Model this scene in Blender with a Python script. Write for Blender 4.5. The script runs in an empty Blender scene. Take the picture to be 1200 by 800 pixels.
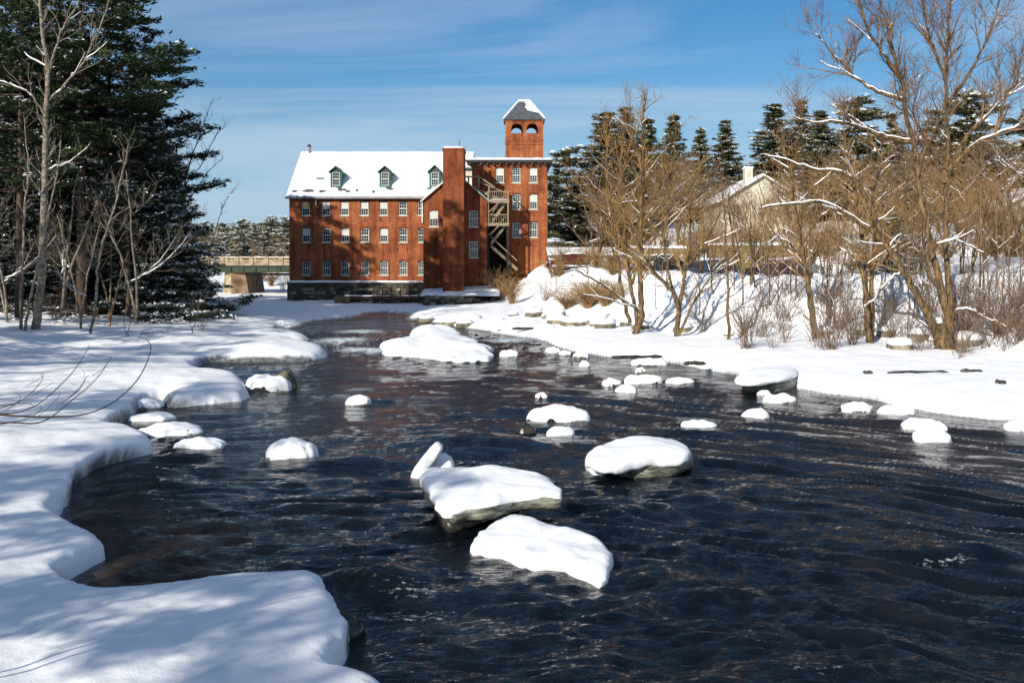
import bpy, math, random
import numpy as np
from mathutils import Vector, Matrix

# ------------------------------------------------------------------ camera, world, sun
FPX = 1200 * 35 / 36.0
CAMH = 5.5
HZ = 300.0
SUN_AZ = 33.0      # the way shadows run, degrees from +Y towards +X
SUN_EL = 25.5
scene = bpy.context.scene
COL = scene.collection
cam_d = bpy.data.cameras.new('camera')
cam = bpy.data.objects.new('camera', cam_d)
COL.objects.link(cam)
cam.location = (0, 0, CAMH)
cam.rotation_euler = (math.radians(90), 0, 0)
cam_d.lens = 35
cam_d.sensor_width = 36
cam_d.shift_y = -(400 - HZ) / 1200.0
cam_d.clip_start = 0.1
cam_d.clip_end = 5000
scene.camera = cam
scene.view_settings.view_transform = 'Standard'
scene.view_settings.look = 'None'
scene.view_settings.gamma = 1
scene.view_settings.exposure = 0.40
scene.cycles.max_bounces = 6
scene.cycles.transparent_max_bounces = 8

world = bpy.data.worlds.new('World')
scene.world = world
world.use_nodes = True
wn, wl = world.node_tree.nodes, world.node_tree.links
wn.clear()
w_out = wn.new('ShaderNodeOutputWorld')
w_bg = wn.new('ShaderNodeBackground')
w_bg.inputs['Strength'].default_value = 0.052
sky = wn.new('ShaderNodeTexSky')
sky.sky_type = 'NISHITA'
sky.sun_disc = False
sky.sun_elevation = math.radians(SUN_EL)
sky.sun_rotation = math.radians(SUN_AZ + 180)
sky.air_density = 1.0
sky.dust_density = 0.0
sky.ozone_density = 4.0
# thin cirrus drawn on the sky direction
geo = wn.new('ShaderNodeTexCoord')
sep = wn.new('ShaderNodeSeparateXYZ'); wl.new(geo.outputs['Generated'], sep.inputs[0])
def wmath(op, a, b=None, clamp=False):
    n = wn.new('ShaderNodeMath'); n.operation = op; n.use_clamp = clamp
    for i, v in enumerate((a, b)):
        if v is None: continue
        if isinstance(v, (int, float)): n.inputs[i].default_value = v
        else: wl.new(v, n.inputs[i])
    return n.outputs[0]
zc = wmath('ADD', wmath('MAXIMUM', sep.outputs[2], 0.0), 0.10)
cx = wmath('DIVIDE', sep.outputs[0], zc); cy = wmath('DIVIDE', sep.outputs[1], zc)
comb = wn.new('ShaderNodeCombineXYZ'); wl.new(cx, comb.inputs[0]); wl.new(cy, comb.inputs[1])
mp = wn.new('ShaderNodeMapping'); wl.new(comb.outputs[0], mp.inputs['Vector'])
mp.inputs['Rotation'].default_value = (0, 0, math.radians(-38)); mp.inputs['Scale'].default_value = (0.42, 0.85, 1)
cn = wn.new('ShaderNodeTexNoise'); cn.inputs['Scale'].default_value = 0.62; cn.inputs['Detail'].default_value = 8
cn.inputs['Roughness'].default_value = 0.56; cn.inputs['Distortion'].default_value = 1.0
wl.new(mp.outputs[0], cn.inputs['Vector'])
cr = wn.new('ShaderNodeValToRGB'); wl.new(cn.outputs['Fac'], cr.inputs[0])
cr.color_ramp.elements[0].position = 0.40; cr.color_ramp.elements[0].color = (0, 0, 0, 1)
cr.color_ramp.elements[1].position = 0.64; cr.color_ramp.elements[1].color = (1, 1, 1, 1)
cfac = wmath('MULTIPLY', cr.outputs[0], 0.80)
hs = wn.new('ShaderNodeHueSaturation'); hs.inputs['Saturation'].default_value = 1.36; hs.inputs['Value'].default_value = 1.34
wl.new(sky.outputs[0], hs.inputs['Color'])
mixc = wn.new('ShaderNodeMixRGB'); wl.new(cfac, mixc.inputs[0]); wl.new(hs.outputs[0], mixc.inputs[1])
mixc.inputs[2].default_value = (9.0, 10.4, 12.0, 1)
# pale blue air low over the horizon, all the way round
hz = wmath('POWER', wmath('SUBTRACT', 1.0, wmath('MAXIMUM', sep.outputs[2], 0.0), True), 7.0)
mixh = wn.new('ShaderNodeMixRGB'); wl.new(wmath('MULTIPLY', hz, 0.85), mixh.inputs[0]); wl.new(mixc.outputs[0], mixh.inputs[1])
mixh.inputs[2].default_value = (5.0, 7.6, 10.6, 1)
wl.new(mixh.outputs[0], w_bg.inputs['Color'])
wl.new(w_bg.outputs[0], w_out.inputs[0])

sun_d = bpy.data.lights.new('sun', 'SUN')
sun = bpy.data.objects.new('sun', sun_d)
COL.objects.link(sun)
sun_d.energy = 5.0
sun_d.angle = math.radians(0.53)
sun_d.color = (1.0, 0.93, 0.82)
a_, e_ = math.radians(SUN_AZ), math.radians(SUN_EL)
SD = Vector((math.sin(a_) * math.cos(e_), math.cos(a_) * math.cos(e_), -math.sin(e_)))   # light travels this way
sun.rotation_euler = SD.to_track_quat('-Z', 'Y').to_euler()

# ------------------------------------------------------------------ small helpers
def W(px, py, Y):
    return np.array([(px - 600) / FPX * Y, Y, CAMH - (py - HZ) / FPX * Y])
def G(px, py, z=0.0):
    Y = (CAMH - z) * FPX / (py - HZ)
    return np.array([(px - 600) / FPX * Y, Y])

def mesh_np(name, verts, quads=None, tris=None, mats=(), qmat=None, tmat=None, smooth=False):
    verts = np.asarray(verts, dtype=np.float32).reshape(-1, 3)
    quads = np.zeros((0, 4), np.int32) if quads is None else np.asarray(quads, np.int32).reshape(-1, 4)
    tris = np.zeros((0, 3), np.int32) if tris is None else np.asarray(tris, np.int32).reshape(-1, 3)
    me = bpy.data.meshes.new(name)
    me.vertices.add(len(verts)); me.vertices.foreach_set('co', verts.ravel())
    nq, nt = len(quads), len(tris)
    me.loops.add(nq * 4 + nt * 3)
    me.loops.foreach_set('vertex_index', np.concatenate([quads.ravel(), tris.ravel()]).astype(np.int32))
    me.polygons.add(nq + nt)
    ls = np.concatenate([np.arange(nq) * 4, nq * 4 + np.arange(nt) * 3]).astype(np.int32)
    me.polygons.foreach_set('loop_start', ls)
    mi = np.concatenate([np.zeros(nq, np.int32) if qmat is None else np.asarray(qmat, np.int32),
                         np.zeros(nt, np.int32) if tmat is None else np.asarray(tmat, np.int32)])
    for m in mats: me.materials.append(m)
    me.polygons.foreach_set('material_index', mi)
    me.polygons.foreach_set('use_smooth', np.full(nq + nt, smooth, dtype=bool))
    me.update(calc_edges=True)
    return me

def link(name, me, parent=None):
    o = bpy.data.objects.new(name, me)
    COL.objects.link(o)
    if parent is not None: o.parent = parent
    return o
def tag(o, label, cat, group=None):
    o['label'] = label; o['category'] = cat
    if group: o['group'] = group
    return o
def thing(name, label, cat, loc=(0, 0, 0), rz=0.0, group=None, scale=None):
    o = link(name, None)
    o.location = loc; o.rotation_euler = (0, 0, rz)
    if scale is not None: o.scale = (scale,) * 3 if isinstance(scale, (int, float)) else scale
    return tag(o, label, cat, group)
def setkind(o, k): o['kind'] = k; return o
def copy_tree(root, loc, rz=0.0, scale=1.0, label=None, group=None):
    r = root.copy(); COL.objects.link(r)
    r.location = loc; r.rotation_euler = (0, 0, rz); r.scale = (scale,) * 3 if isinstance(scale, (int, float)) else scale
    if label: r['label'] = label
    if group: r['group'] = group
    for ch in list(root.children):
        c = ch.copy(); COL.objects.link(c); c.parent = r
        for g in list(ch.children):
            d = g.copy(); COL.objects.link(d); d.parent = c
    return r

class MB:
    """collects quads / boxes into one mesh"""
    def __init__(s): s.v = []; s.q = []; s.t = []; s.qm = []; s.tm = []
    def quad(s, a, b, c, d, m=0):
        n = len(s.v); s.v += [tuple(a), tuple(b), tuple(c), tuple(d)]; s.q.append((n, n+1, n+2, n+3)); s.qm.append(m)
    def tri(s, a, b, c, m=0):
        n = len(s.v); s.v += [tuple(a), tuple(b), tuple(c)]; s.t.append((n, n+1, n+2)); s.tm.append(m)
    def box(s, x0, x1, y0, y1, z0, z1, m=0):
        n = len(s.v)
        for z in (z0, z1):
            s.v += [(x0, y0, z), (x1, y0, z), (x1, y1, z), (x0, y1, z)]
        for f in ((0, 3, 2, 1), (4, 5, 6, 7), (0, 1, 5, 4), (1, 2, 6, 5), (2, 3, 7, 6), (3, 0, 4, 7)):
            s.q.append(tuple(n + i for i in f)); s.qm.append(m)
    def beam(s, p, q, w, h, m=0):
        p = Vector(p); q = Vector(q); d = (q - p).normalized()
        side = d.cross(Vector((0, 0, 1)))
        if side.length < 1e-3: side = Vector((1, 0, 0))
        side.normalize(); up = side.cross(d).normalized()
        n = len(s.v)
        for c in (p, q):
            for a, b in ((-1, -1), (1, -1), (1, 1), (-1, 1)):
                s.v.append(tuple(c + side * (a * w / 2) + up * (b * h / 2)))
        for f in ((0, 3, 2, 1), (4, 5, 6, 7), (0, 1, 5, 4), (1, 2, 6, 5), (2, 3, 7, 6), (3, 0, 4, 7)):
            s.q.append(tuple(n + i for i in f)); s.qm.append(m)
    def cyl(s, c, r, h, n=12, axis='z', m=0, r2=None):
        r2 = r if r2 is None else r2
        b = len(s.v); c = np.array(c, float)
        for k, rr in ((0, r), (1, r2)):
            for i in range(n):
                t = 2 * math.pi * i / n; u, v = rr * math.cos(t), rr * math.sin(t)
                if axis == 'z': p = c + (u, v, k * h)
                elif axis == 'x': p = c + (k * h, u, v)
                else: p = c + (u, k * h, v)
                s.v.append(tuple(p))
        for i in range(n):
            j = (i + 1) % n
            s.q.append((b + i, b + j, b + n + j, b + n + i)); s.qm.append(m)
        for k in (0, 1):
            s.v.append(tuple(c + (np.array([0, 0, h]) if axis == 'z' else np.array([h, 0, 0]) if axis == 'x' else np.array([0, h, 0])) * k))
            cc = len(s.v) - 1
            for i in range(n):
                j = (i + 1) % n
                s.t.append((cc, b + k * n + i, b + k * n + j)); s.tm.append(m)
    def mesh(s, name, mats, smooth=False):
        return mesh_np(name, s.v, s.q or None, s.t or None, mats, s.qm or None, s.tm or None, smooth)
    def build(s, name, mats, parent=None, smooth=False):
        return link(name, s.mesh(name, mats, smooth), parent)

# numpy gradient-ish noise
_rs = np.random.RandomState(7)
_PERM = _rs.permutation(512); _PERM = np.concatenate([_PERM, _PERM, _PERM])
_VAL = _rs.rand(512) * 2 - 1
def vnoise(x, y, seed=0):
    xi = np.floor(x).astype(int); yi = np.floor(y).astype(int)
    fx = x - xi; fy = y - yi
    u = fx * fx * fx * (fx * (fx * 6 - 15) + 10); v = fy * fy * fy * (fy * (fy * 6 - 15) + 10)
    def g(ix, iy, dx, dy):
        h = _PERM[(_PERM[(ix + seed * 37) & 511] + iy) & 511]
        a = _VAL[h] * math.pi
        return np.cos(a) * dx + np.sin(a) * dy
    n00 = g(xi, yi, fx, fy); n10 = g(xi + 1, yi, fx - 1, fy)
    n01 = g(xi, yi + 1, fx, fy - 1); n11 = g(xi + 1, yi + 1, fx - 1, fy - 1)
    return 1.5 * ((n00 * (1 - u) + n10 * u) * (1 - v) + (n01 * (1 - u) + n11 * u) * v)
def fbm(x, y, oct=4, seed=0, gain=0.5):
    s = 0; a = 1; t = 0
    for i in range(oct):
        s = s + a * vnoise(x * 2 ** i + 13.7 * i, y * 2 ** i - 7.3 * i, seed + i); t += a; a *= gain
    return s / t
def sstep(a, b, x):
    t = np.clip((x - a) / (b - a), 0, 1); return t * t * (3 - 2 * t)

# ------------------------------------------------------------------ materials
def mat(name, c1, c2=None, scale=4.0, rough=0.8, bump=0.0, bscale=None, detail=5, spec=0.3, metallic=0.0, coords='Object', pos=(0.35, 0.65), stretch=None, bdist=0.05):
    m = bpy.data.materials.new(name); m.use_nodes = True
    nt = m.node_tree; b = nt.nodes['Principled BSDF']
    b.inputs['Roughness'].default_value = rough; b.inputs['Specular IOR Level'].default_value = spec
    b.inputs['Metallic'].default_value = metallic
    tc = nt.nodes.new('ShaderNodeTexCoord'); src = tc.outputs[coords]
    if stretch:
        mpn = nt.nodes.new('ShaderNodeMapping'); mpn.inputs['Scale'].default_value = stretch
        nt.links.new(src, mpn.inputs['Vector']); src = mpn.outputs[0]
    if c2 is not None:
        n = nt.nodes.new('ShaderNodeTexNoise'); n.inputs['Scale'].default_value = scale; n.inputs['Detail'].default_value = detail
        nt.links.new(src, n.inputs['Vector'])
        r = nt.nodes.new('ShaderNodeValToRGB')
        r.color_ramp.elements[0].position = pos[0]; r.color_ramp.elements[0].color = (*c1, 1)
        r.color_ramp.elements[1].position = pos[1]; r.color_ramp.elements[1].color = (*c2, 1)
        nt.links.new(n.outputs['Fac'], r.inputs[0]); nt.links.new(r.outputs[0], b.inputs['Base Color'])
    else:
        b.inputs['Base Color'].default_value = (*c1, 1)
    if bump:
        n2 = nt.nodes.new('ShaderNodeTexNoise'); n2.inputs['Scale'].default_value = bscale or scale * 3; n2.inputs['Detail'].default_value = 6
        nt.links.new(src, n2.inputs['Vector'])
        bp = nt.nodes.new('ShaderNodeBump'); bp.inputs['Strength'].default_value = bump; bp.inputs['Distance'].default_value = bdist
        nt.links.new(n2.outputs['Fac'], bp.inputs['Height']); nt.links.new(bp.outputs[0], b.inputs['Normal'])
    return m

def brick_mat(name, c1, c2, mortar, stain=(0.16, 0.045, 0.022), rough=0.85):
    m = bpy.data.materials.new(name); m.use_nodes = True
    nt = m.node_tree; N = nt.nodes; L = nt.links; b = N['Principled BSDF']
    b.inputs['Roughness'].default_value = rough; b.inputs['Specular IOR Level'].default_value = 0.2
    tc = N.new('ShaderNodeTexCoord'); s = N.new('ShaderNodeSeparateXYZ'); L.new(tc.outputs['Object'], s.inputs[0])
    ad = N.new('ShaderNodeMath'); L.new(s.outputs[0], ad.inputs[0]); L.new(s.outputs[1], ad.inputs[1])
    cb = N.new('ShaderNodeCombineXYZ'); L.new(ad.outputs[0], cb.inputs[0]); L.new(s.outputs[2], cb.inputs[1])
    br = N.new('ShaderNodeTexBrick'); L.new(cb.outputs[0], br.inputs['Vector'])
    br.inputs['Scale'].default_value = 1.0; br.inputs['Brick Width'].default_value = 0.23; br.inputs['Row Height'].default_value = 0.085
    br.inputs['Mortar Size'].default_value = 0.010; br.inputs['Color1'].default_value = (*c1, 1); br.inputs['Color2'].default_value = (*c2, 1)
    br.inputs['Mortar'].default_value = (*mortar, 1); br.inputs['Bias'].default_value = -0.1
    n = N.new('ShaderNodeTexNoise'); n.inputs['Scale'].default_value = 0.45; n.inputs['Detail'].default_value = 8; n.inputs['Roughness'].default_value = 0.7
    L.new(cb.outputs[0], n.inputs['Vector'])
    r = N.new('ShaderNodeValToRGB'); r.color_ramp.elements[0].position = 0.30; r.color_ramp.elements[1].position = 0.62
    L.new(n.outputs['Fac'], r.inputs[0])
    mx = N.new('ShaderNodeMixRGB'); L.new(r.outputs[0], mx.inputs[0]); mx.inputs[1].default_value = (*stain, 1); L.new(br.outputs['Color'], mx.inputs[2])
    # pale patches of worn pointing
    n3 = N.new('ShaderNodeTexNoise'); n3.inputs['Scale'].default_value = 3.2; n3.inputs['Detail'].default_value = 9; n3.inputs['Roughness'].default_value = 0.8
    L.new(cb.outputs[0], n3.inputs['Vector'])
    r3 = N.new('ShaderNodeValToRGB'); r3.color_ramp.elements[0].position = 0.58; r3.color_ramp.elements[1].position = 0.74
    L.new(n3.outputs['Fac'], r3.inputs[0])
    mm = N.new('ShaderNodeMath'); mm.operation = 'MULTIPLY'; L.new(r3.outputs[0], mm.inputs[0]); mm.inputs[1].default_value = 0.75
    mx2 = N.new('ShaderNodeMixRGB'); L.new(mm.outputs[0], mx2.inputs[0]); L.new(mx.outputs[0], mx2.inputs[1]); mx2.inputs[2].default_value = (*mortar, 1)
    mps = N.new('ShaderNodeMapping'); mps.inputs['Scale'].default_value = (1.6, 0.16, 1); L.new(cb.outputs[0], mps.inputs['Vector'])
    n4 = N.new('ShaderNodeTexNoise'); n4.inputs['Scale'].default_value = 1.0; n4.inputs['Detail'].default_value = 6; L.new(mps.outputs[0], n4.inputs['Vector'])
    r4 = N.new('ShaderNodeValToRGB'); r4.color_ramp.elements[0].position = 0.36; r4.color_ramp.elements[1].position = 0.55
    r4.color_ramp.elements[0].color = (0.55, 0.50, 0.48, 1); r4.color_ramp.elements[1].color = (1, 1, 1, 1); L.new(n4.outputs['Fac'], r4.inputs[0])
    mu_ = N.new('ShaderNodeMixRGB'); mu_.blend_type = 'MULTIPLY'; mu_.inputs[0].default_value = 1.0; L.new(mx2.outputs[0], mu_.inputs[1]); L.new(r4.outputs[0], mu_.inputs[2])
    n5 = N.new('ShaderNodeTexNoise'); n5.inputs['Scale'].default_value = 9; n5.inputs['Detail'].default_value = 3; L.new(cb.outputs[0], n5.inputs['Vector'])
    r5 = N.new('ShaderNodeValToRGB'); r5.color_ramp.elements[0].position = 0.35; r5.color_ramp.elements[1].position = 0.66
    r5.color_ramp.elements[0].color = (0.62, 0.60, 0.60, 1); r5.color_ramp.elements[1].color = (1.25, 1.2, 1.15, 1); L.new(n5.outputs['Fac'], r5.inputs[0])
    mv_ = N.new('ShaderNodeMixRGB'); mv_.blend_type = 'MULTIPLY'; mv_.inputs[0].default_value = 1.0; L.new(mu_.outputs[0], mv_.inputs[1]); L.new(r5.outputs[0], mv_.inputs[2])
    L.new(mv_.outputs[0], b.inputs['Base Color'])
    bp = N.new('ShaderNodeBump'); bp.inputs['Strength'].default_value = 0.5; bp.inputs['Distance'].default_value = 0.012; bp.invert = True
    L.new(br.outputs['Fac'], bp.inputs['Height']); L.new(bp.outputs[0], b.inputs['Normal'])
    return m

def ground_snow_mat(name, use_ice=True):
    m = bpy.data.materials.new(name); m.use_nodes = True
    nt = m.node_tree; N = nt.nodes; L = nt.links; b = N['Principled BSDF']
    tc = N.new('ShaderNodeTexCoord')
    n = N.new('ShaderNodeTexNoise'); n.inputs['Scale'].default_value = 2.2; n.inputs['Detail'].default_value = 5
    n2 = N.new('ShaderNodeTexNoise'); n2.inputs['Scale'].default_value = 28; n2.inputs['Detail'].default_value = 4
    for q in (n, n2): L.new(tc.outputs['Object'], q.inputs['Vector'])
    ad = N.new('ShaderNodeMath'); ad.operation = 'MULTIPLY_ADD'; L.new(n2.outputs['Fac'], ad.inputs[0]); ad.inputs[1].default_value = 0.18; L.new(n.outputs['Fac'], ad.inputs[2])
    bp = N.new('ShaderNodeBump'); bp.inputs['Strength'].default_value = 0.5; bp.inputs['Distance'].default_value = 0.06
    L.new(ad.outputs[0], bp.inputs['Height']); L.new(bp.outputs[0], b.inputs['Normal'])
    r = N.new('ShaderNodeValToRGB'); L.new(n.outputs['Fac'], r.inputs[0])
    r.color_ramp.elements[0].color = (0.80, 0.82, 0.86, 1); r.color_ramp.elements[1].color = (0.90, 0.905, 0.91, 1)
    b.inputs['Roughness'].default_value = 0.75; b.inputs['Specular IOR Level'].default_value = 0.25
    if use_ice:
        at = N.new('ShaderNodeAttribute'); at.attribute_name = 'ice'
        ni = N.new('ShaderNodeTexNoise'); ni.inputs['Scale'].default_value = 6; ni.inputs['Detail'].default_value = 8; ni.inputs['Roughness'].default_value = 0.7
        L.new(tc.outputs['Object'], ni.inputs['Vector'])
        ri = N.new('ShaderNodeValToRGB'); L.new(ni.outputs['Fac'], ri.inputs[0])
        ri.color_ramp.elements[0].position = 0.35; ri.color_ramp.elements[1].position = 0.7
        ri.color_ramp.elements[0].color = (0.02, 0.02, 0.018, 1); ri.color_ramp.elements[1].color = (0.22, 0.24, 0.25, 1)
        mx = N.new('ShaderNodeMixRGB'); L.new(at.outputs['Fac'], mx.inputs[0]); L.new(r.outputs[0], mx.inputs[1]); L.new(ri.outputs[0], mx.inputs[2])
        L.new(mx.outputs[0], b.inputs['Base Color'])
        mr = N.new('ShaderNodeMapRange'); L.new(at.outputs['Fac'], mr.inputs[0]); mr.inputs[3].default_value = 0.75; mr.inputs[4].default_value = 0.3
        L.new(mr.outputs[0], b.inputs['Roughness'])
    else:
        L.new(r.outputs[0], b.inputs['Base Color'])
    return m

M = {}
M['snow_ground'] = ground_snow_mat('snow_ground_mat')
M['snow'] = ground_snow_mat('snow_mat', False)
M['branch_snow'] = mat('branch_snow_mat', (0.82, 0.83, 0.86))
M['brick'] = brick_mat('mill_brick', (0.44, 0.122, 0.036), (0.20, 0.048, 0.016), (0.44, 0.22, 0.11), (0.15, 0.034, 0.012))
M['brick2'] = brick_mat('wing_brick', (0.33, 0.085, 0.026), (0.16, 0.036, 0.013), (0.30, 0.14, 0.07), (0.13, 0.027, 0.009))  # darker copy of the mill brick, deepens the shade beside the chimney
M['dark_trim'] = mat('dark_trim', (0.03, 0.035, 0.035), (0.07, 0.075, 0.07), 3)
M['green_trim'] = mat('green_trim', (0.015, 0.075, 0.055), (0.03, 0.12, 0.085), 5, rough=0.6)
M['white_paint'] = mat('white_paint', (0.50, 0.50, 0.47), (0.62, 0.62, 0.59), 5, rough=0.6)
M['cream_paint'] = mat('cream_paint', (0.46, 0.42, 0.33), (0.58, 0.54, 0.44), 4, rough=0.7)
M['grey_gutter'] = mat('grey_gutter', (0.16, 0.17, 0.18), (0.28, 0.29, 0.3), 3, rough=0.5)
M['slate'] = mat('slate', (0.035, 0.04, 0.048), (0.10, 0.105, 0.12), 7, rough=0.7, bump=0.4)
M['stone'] = mat('field_stone', (0.10, 0.085, 0.055), (0.34, 0.29, 0.20), 1.7, bump=0.6, bscale=8)
M['dark_stone'] = mat('dark_stone', (0.018, 0.016, 0.014), (0.10, 0.085, 0.06), 1.3, bump=0.6, bscale=6)
M['rock'] = mat('river_rock', (0.05, 0.045, 0.035), (0.24, 0.21, 0.14), 3, rough=0.6, bump=0.7, bscale=9)
M['wet_rock'] = mat('wet_rock', (0.012, 0.012, 0.012), (0.05, 0.045, 0.035), 4, rough=0.25, bump=0.6, bscale=7, spec=0.5)
M['ice'] = mat('river_ice', (0.035, 0.035, 0.026), (0.24, 0.24, 0.18), 3.5, rough=0.3, bump=0.5, bscale=10, spec=0.5, stretch=(1, 1, 5))
M['concrete'] = mat('concrete', (0.22, 0.17, 0.10), (0.42, 0.35, 0.24), 1.5, bump=0.3)
M['concrete_stained'] = mat('stained_concrete', (0.09, 0.055, 0.03), (0.26, 0.19, 0.11), 0.9, bump=0.3)
M['green_steel'] = mat('green_steel', (0.012, 0.028, 0.012), (0.035, 0.055, 0.025), 2, rough=0.5)
M['dark_steel'] = mat('dark_steel', (0.02, 0.025, 0.03), (0.05, 0.055, 0.06), 2, rough=0.5)
M['wood'] = mat('weathered_wood', (0.13, 0.10, 0.065), (0.32, 0.25, 0.17), 3, bump=0.3, stretch=(1, 1, 8))
M['black_board'] = mat('blackened_boards', (0.012, 0.010, 0.009), (0.035, 0.028, 0.022), 3, stretch=(3, 3, .4))  # near-black wood that paints in the shade around the stair
M['pine_bark'] = mat('pine_bark', (0.035, 0.022, 0.016), (0.11, 0.065, 0.045), 5, bump=0.9, bscale=9, stretch=(1, 1, 0.25))
M['bark'] = mat('tree_bark', (0.025, 0.017, 0.010), (0.19, 0.120, 0.052), 9, bump=0.9, bscale=12, stretch=(1, 1, 0.25))
M['twig'] = mat('twig_bark', (0.10, 0.06, 0.03), (0.26, 0.16, 0.08), 2)
M['red_twig'] = mat('reddish_twig', (0.09, 0.052, 0.026), (0.26, 0.155, 0.078), 1.5)
M['gold_twig'] = mat('golden_twig', (0.12, 0.07, 0.026), (0.33, 0.20, 0.075), 0.8)
M['brush'] = mat('brush_stems', (0.10, 0.065, 0.045), (0.26, 0.18, 0.12), 1.5)
M['straw_twig'] = mat('straw_twig', (0.18, 0.105, 0.04), (0.36, 0.23, 0.10), 2)
M['birch'] = mat('birch_bark', (0.08, 0.062, 0.045), (0.27, 0.23, 0.175), 4, bump=0.4, stretch=(1, 1, 1.5))
M['needle'] = mat('pine_needles', (0.014, 0.028, 0.012), (0.05, 0.075, 0.022), 0.5, rough=0.7, pos=(0.3, 0.7))
M['needle_dark'] = mat('hemlock_needles', (0.010, 0.020, 0.014), (0.032, 0.050, 0.026), 0.6, rough=0.7, pos=(0.3, 0.7))
M['needle_olive'] = mat('spruce_needles', (0.045, 0.055, 0.020), (0.15, 0.13, 0.048), 0.4, rough=0.7, pos=(0.3, 0.7))
M['glass'] = mat('window_glass', (0.015, 0.02, 0.025), rough=0.08, spec=0.8)
M['shade'] = mat('window_blind', (0.5, 0.5, 0.47), rough=0.5)
M['tan_shade'] = mat('tan_window_blind', (0.40, 0.28, 0.12), rough=0.6)
M['asphalt'] = mat('asphalt', (0.05, 0.05, 0.055), (0.35, 0.35, 0.37), 0.6)
M['tyre'] = mat('tyre_rubber', (0.015, 0.015, 0.015), rough=0.8)
M['rim'] = mat('wheel_rim', (0.35, 0.35, 0.36), rough=0.35, metallic=0.8)
M['lamp'] = mat('headlight_glass', (0.6, 0.6, 0.6), rough=0.15)
M['tail'] = mat('tail_light', (0.35, 0.01, 0.01), rough=0.2)
M['leaf'] = mat('dead_leaf', (0.30, 0.10, 0.02), (0.45, 0.2, 0.05), 3)
M['dark_twig'] = mat('dark_twig', (0.012, 0.009, 0.007), (0.04, 0.028, 0.02), 4)
M['wire'] = mat('wire_black', (0.02, 0.02, 0.02))

# ------------------------------------------------------------------ river outline and ground
LIP = 0.40
lip_px = [(520, 880), (462, 800), (444, 783), (416, 774), (388, 768), (396, 748), (409, 727), (405, 706), (388, 685), (380, 663), (330, 664), (260, 668),
          (200, 677), (150, 683), (100, 683), (74, 677), (61, 663), (82, 650), (105, 637), (119, 631), (126, 628), (117, 621), (98, 612), (80, 601),
          (63, 592), (67, 580), (84, 563), (86, 549), (100, 536), (130, 525), (160, 519), (182, 512), (170, 502), (154, 496), (133, 494), (121, 492), (136, 482),
          (154, 470), (161, 462), (179, 457), (196, 456), (199, 464), (225, 462), (250, 460), (291, 456), (287, 446), (282, 436), (268, 432), (235, 430), (222, 426),
          (226, 419), (245, 414), (305, 415), (364, 414), (382, 409), (377, 401), (350, 396), (335, 394), (362, 392), (354, 387), (318, 385), (322, 377), (345, 377),
          (354, 372), (380, 369), (417, 366), (426, 361), (470, 362), (488, 364), (480, 368), (505, 371), (550, 378), (600, 386), (640, 391), (660, 401), (715, 409),
          (760, 413), (800, 417), (840, 425), (900, 434), (950, 446), (1015, 453), (1075, 466), (1125, 473), (1175, 478), (1210, 474)]
river = [tuple(G(x, y, LIP)) for x, y in lip_px]
river += [(22, 28), (25, 15), (26, -40), (3, -40), (3, 4), (0.8, 8)]
river = np.array(river)
# round the corners of the outline
def chaikin(P, n=2):
    for _ in range(n):
        Q = np.roll(P, -1, axis=0)
        a = 0.75 * P + 0.25 * Q; b = 0.25 * P + 0.75 * Q
        P = np.empty((len(a) * 2, 2)); P[0::2] = a; P[1::2] = b
    return P
river_s = chaikin(river, 1)

def poly_sd(x, y, P):
    """signed distance, positive outside; also the nearest point"""
    x = np.asarray(x, float); y = np.asarray(y, float)
    best = np.full(x.shape, 1e18); nx = np.zeros(x.shape); ny = np.zeros(x.shape)
    inside = np.zeros(x.shape, bool)
    for i in range(len(P)):
        ax, ay = P[i]; bx, by = P[(i + 1) % len(P)]
        dx, dy = bx - ax, by - ay
        t = np.clip(((x - ax) * dx + (y - ay) * dy) / max(dx * dx + dy * dy, 1e-12), 0, 1)
        qx = ax + t * dx; qy = ay + t * dy
        d = (x - qx) ** 2 + (y - qy) ** 2
        k = d < best
        best = np.where(k, d, best); nx = np.where(k, qx, nx); ny = np.where(k, qy, ny)
        c = ((ay > y) != (by > y))
        if by != ay:
            c &= x < (bx - ax) * (y - ay) / (by - ay) + ax
            inside ^= c
    d = np.sqrt(best)
    return np.where(inside, -d, d), nx, ny

foot_px = [(566, 350), (600, 360), (650, 370), (745, 387), (850, 399), (955, 400), (1030, 406), (1105, 413), (1200, 428)]
bank = [tuple(G(x, y, 0.6)) for x, y in foot_px] + [(30, 36), (40, 10), (400, 10), (400, 900), (-3, 900), (-3, 118)]
bank = np.array(bank)

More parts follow.
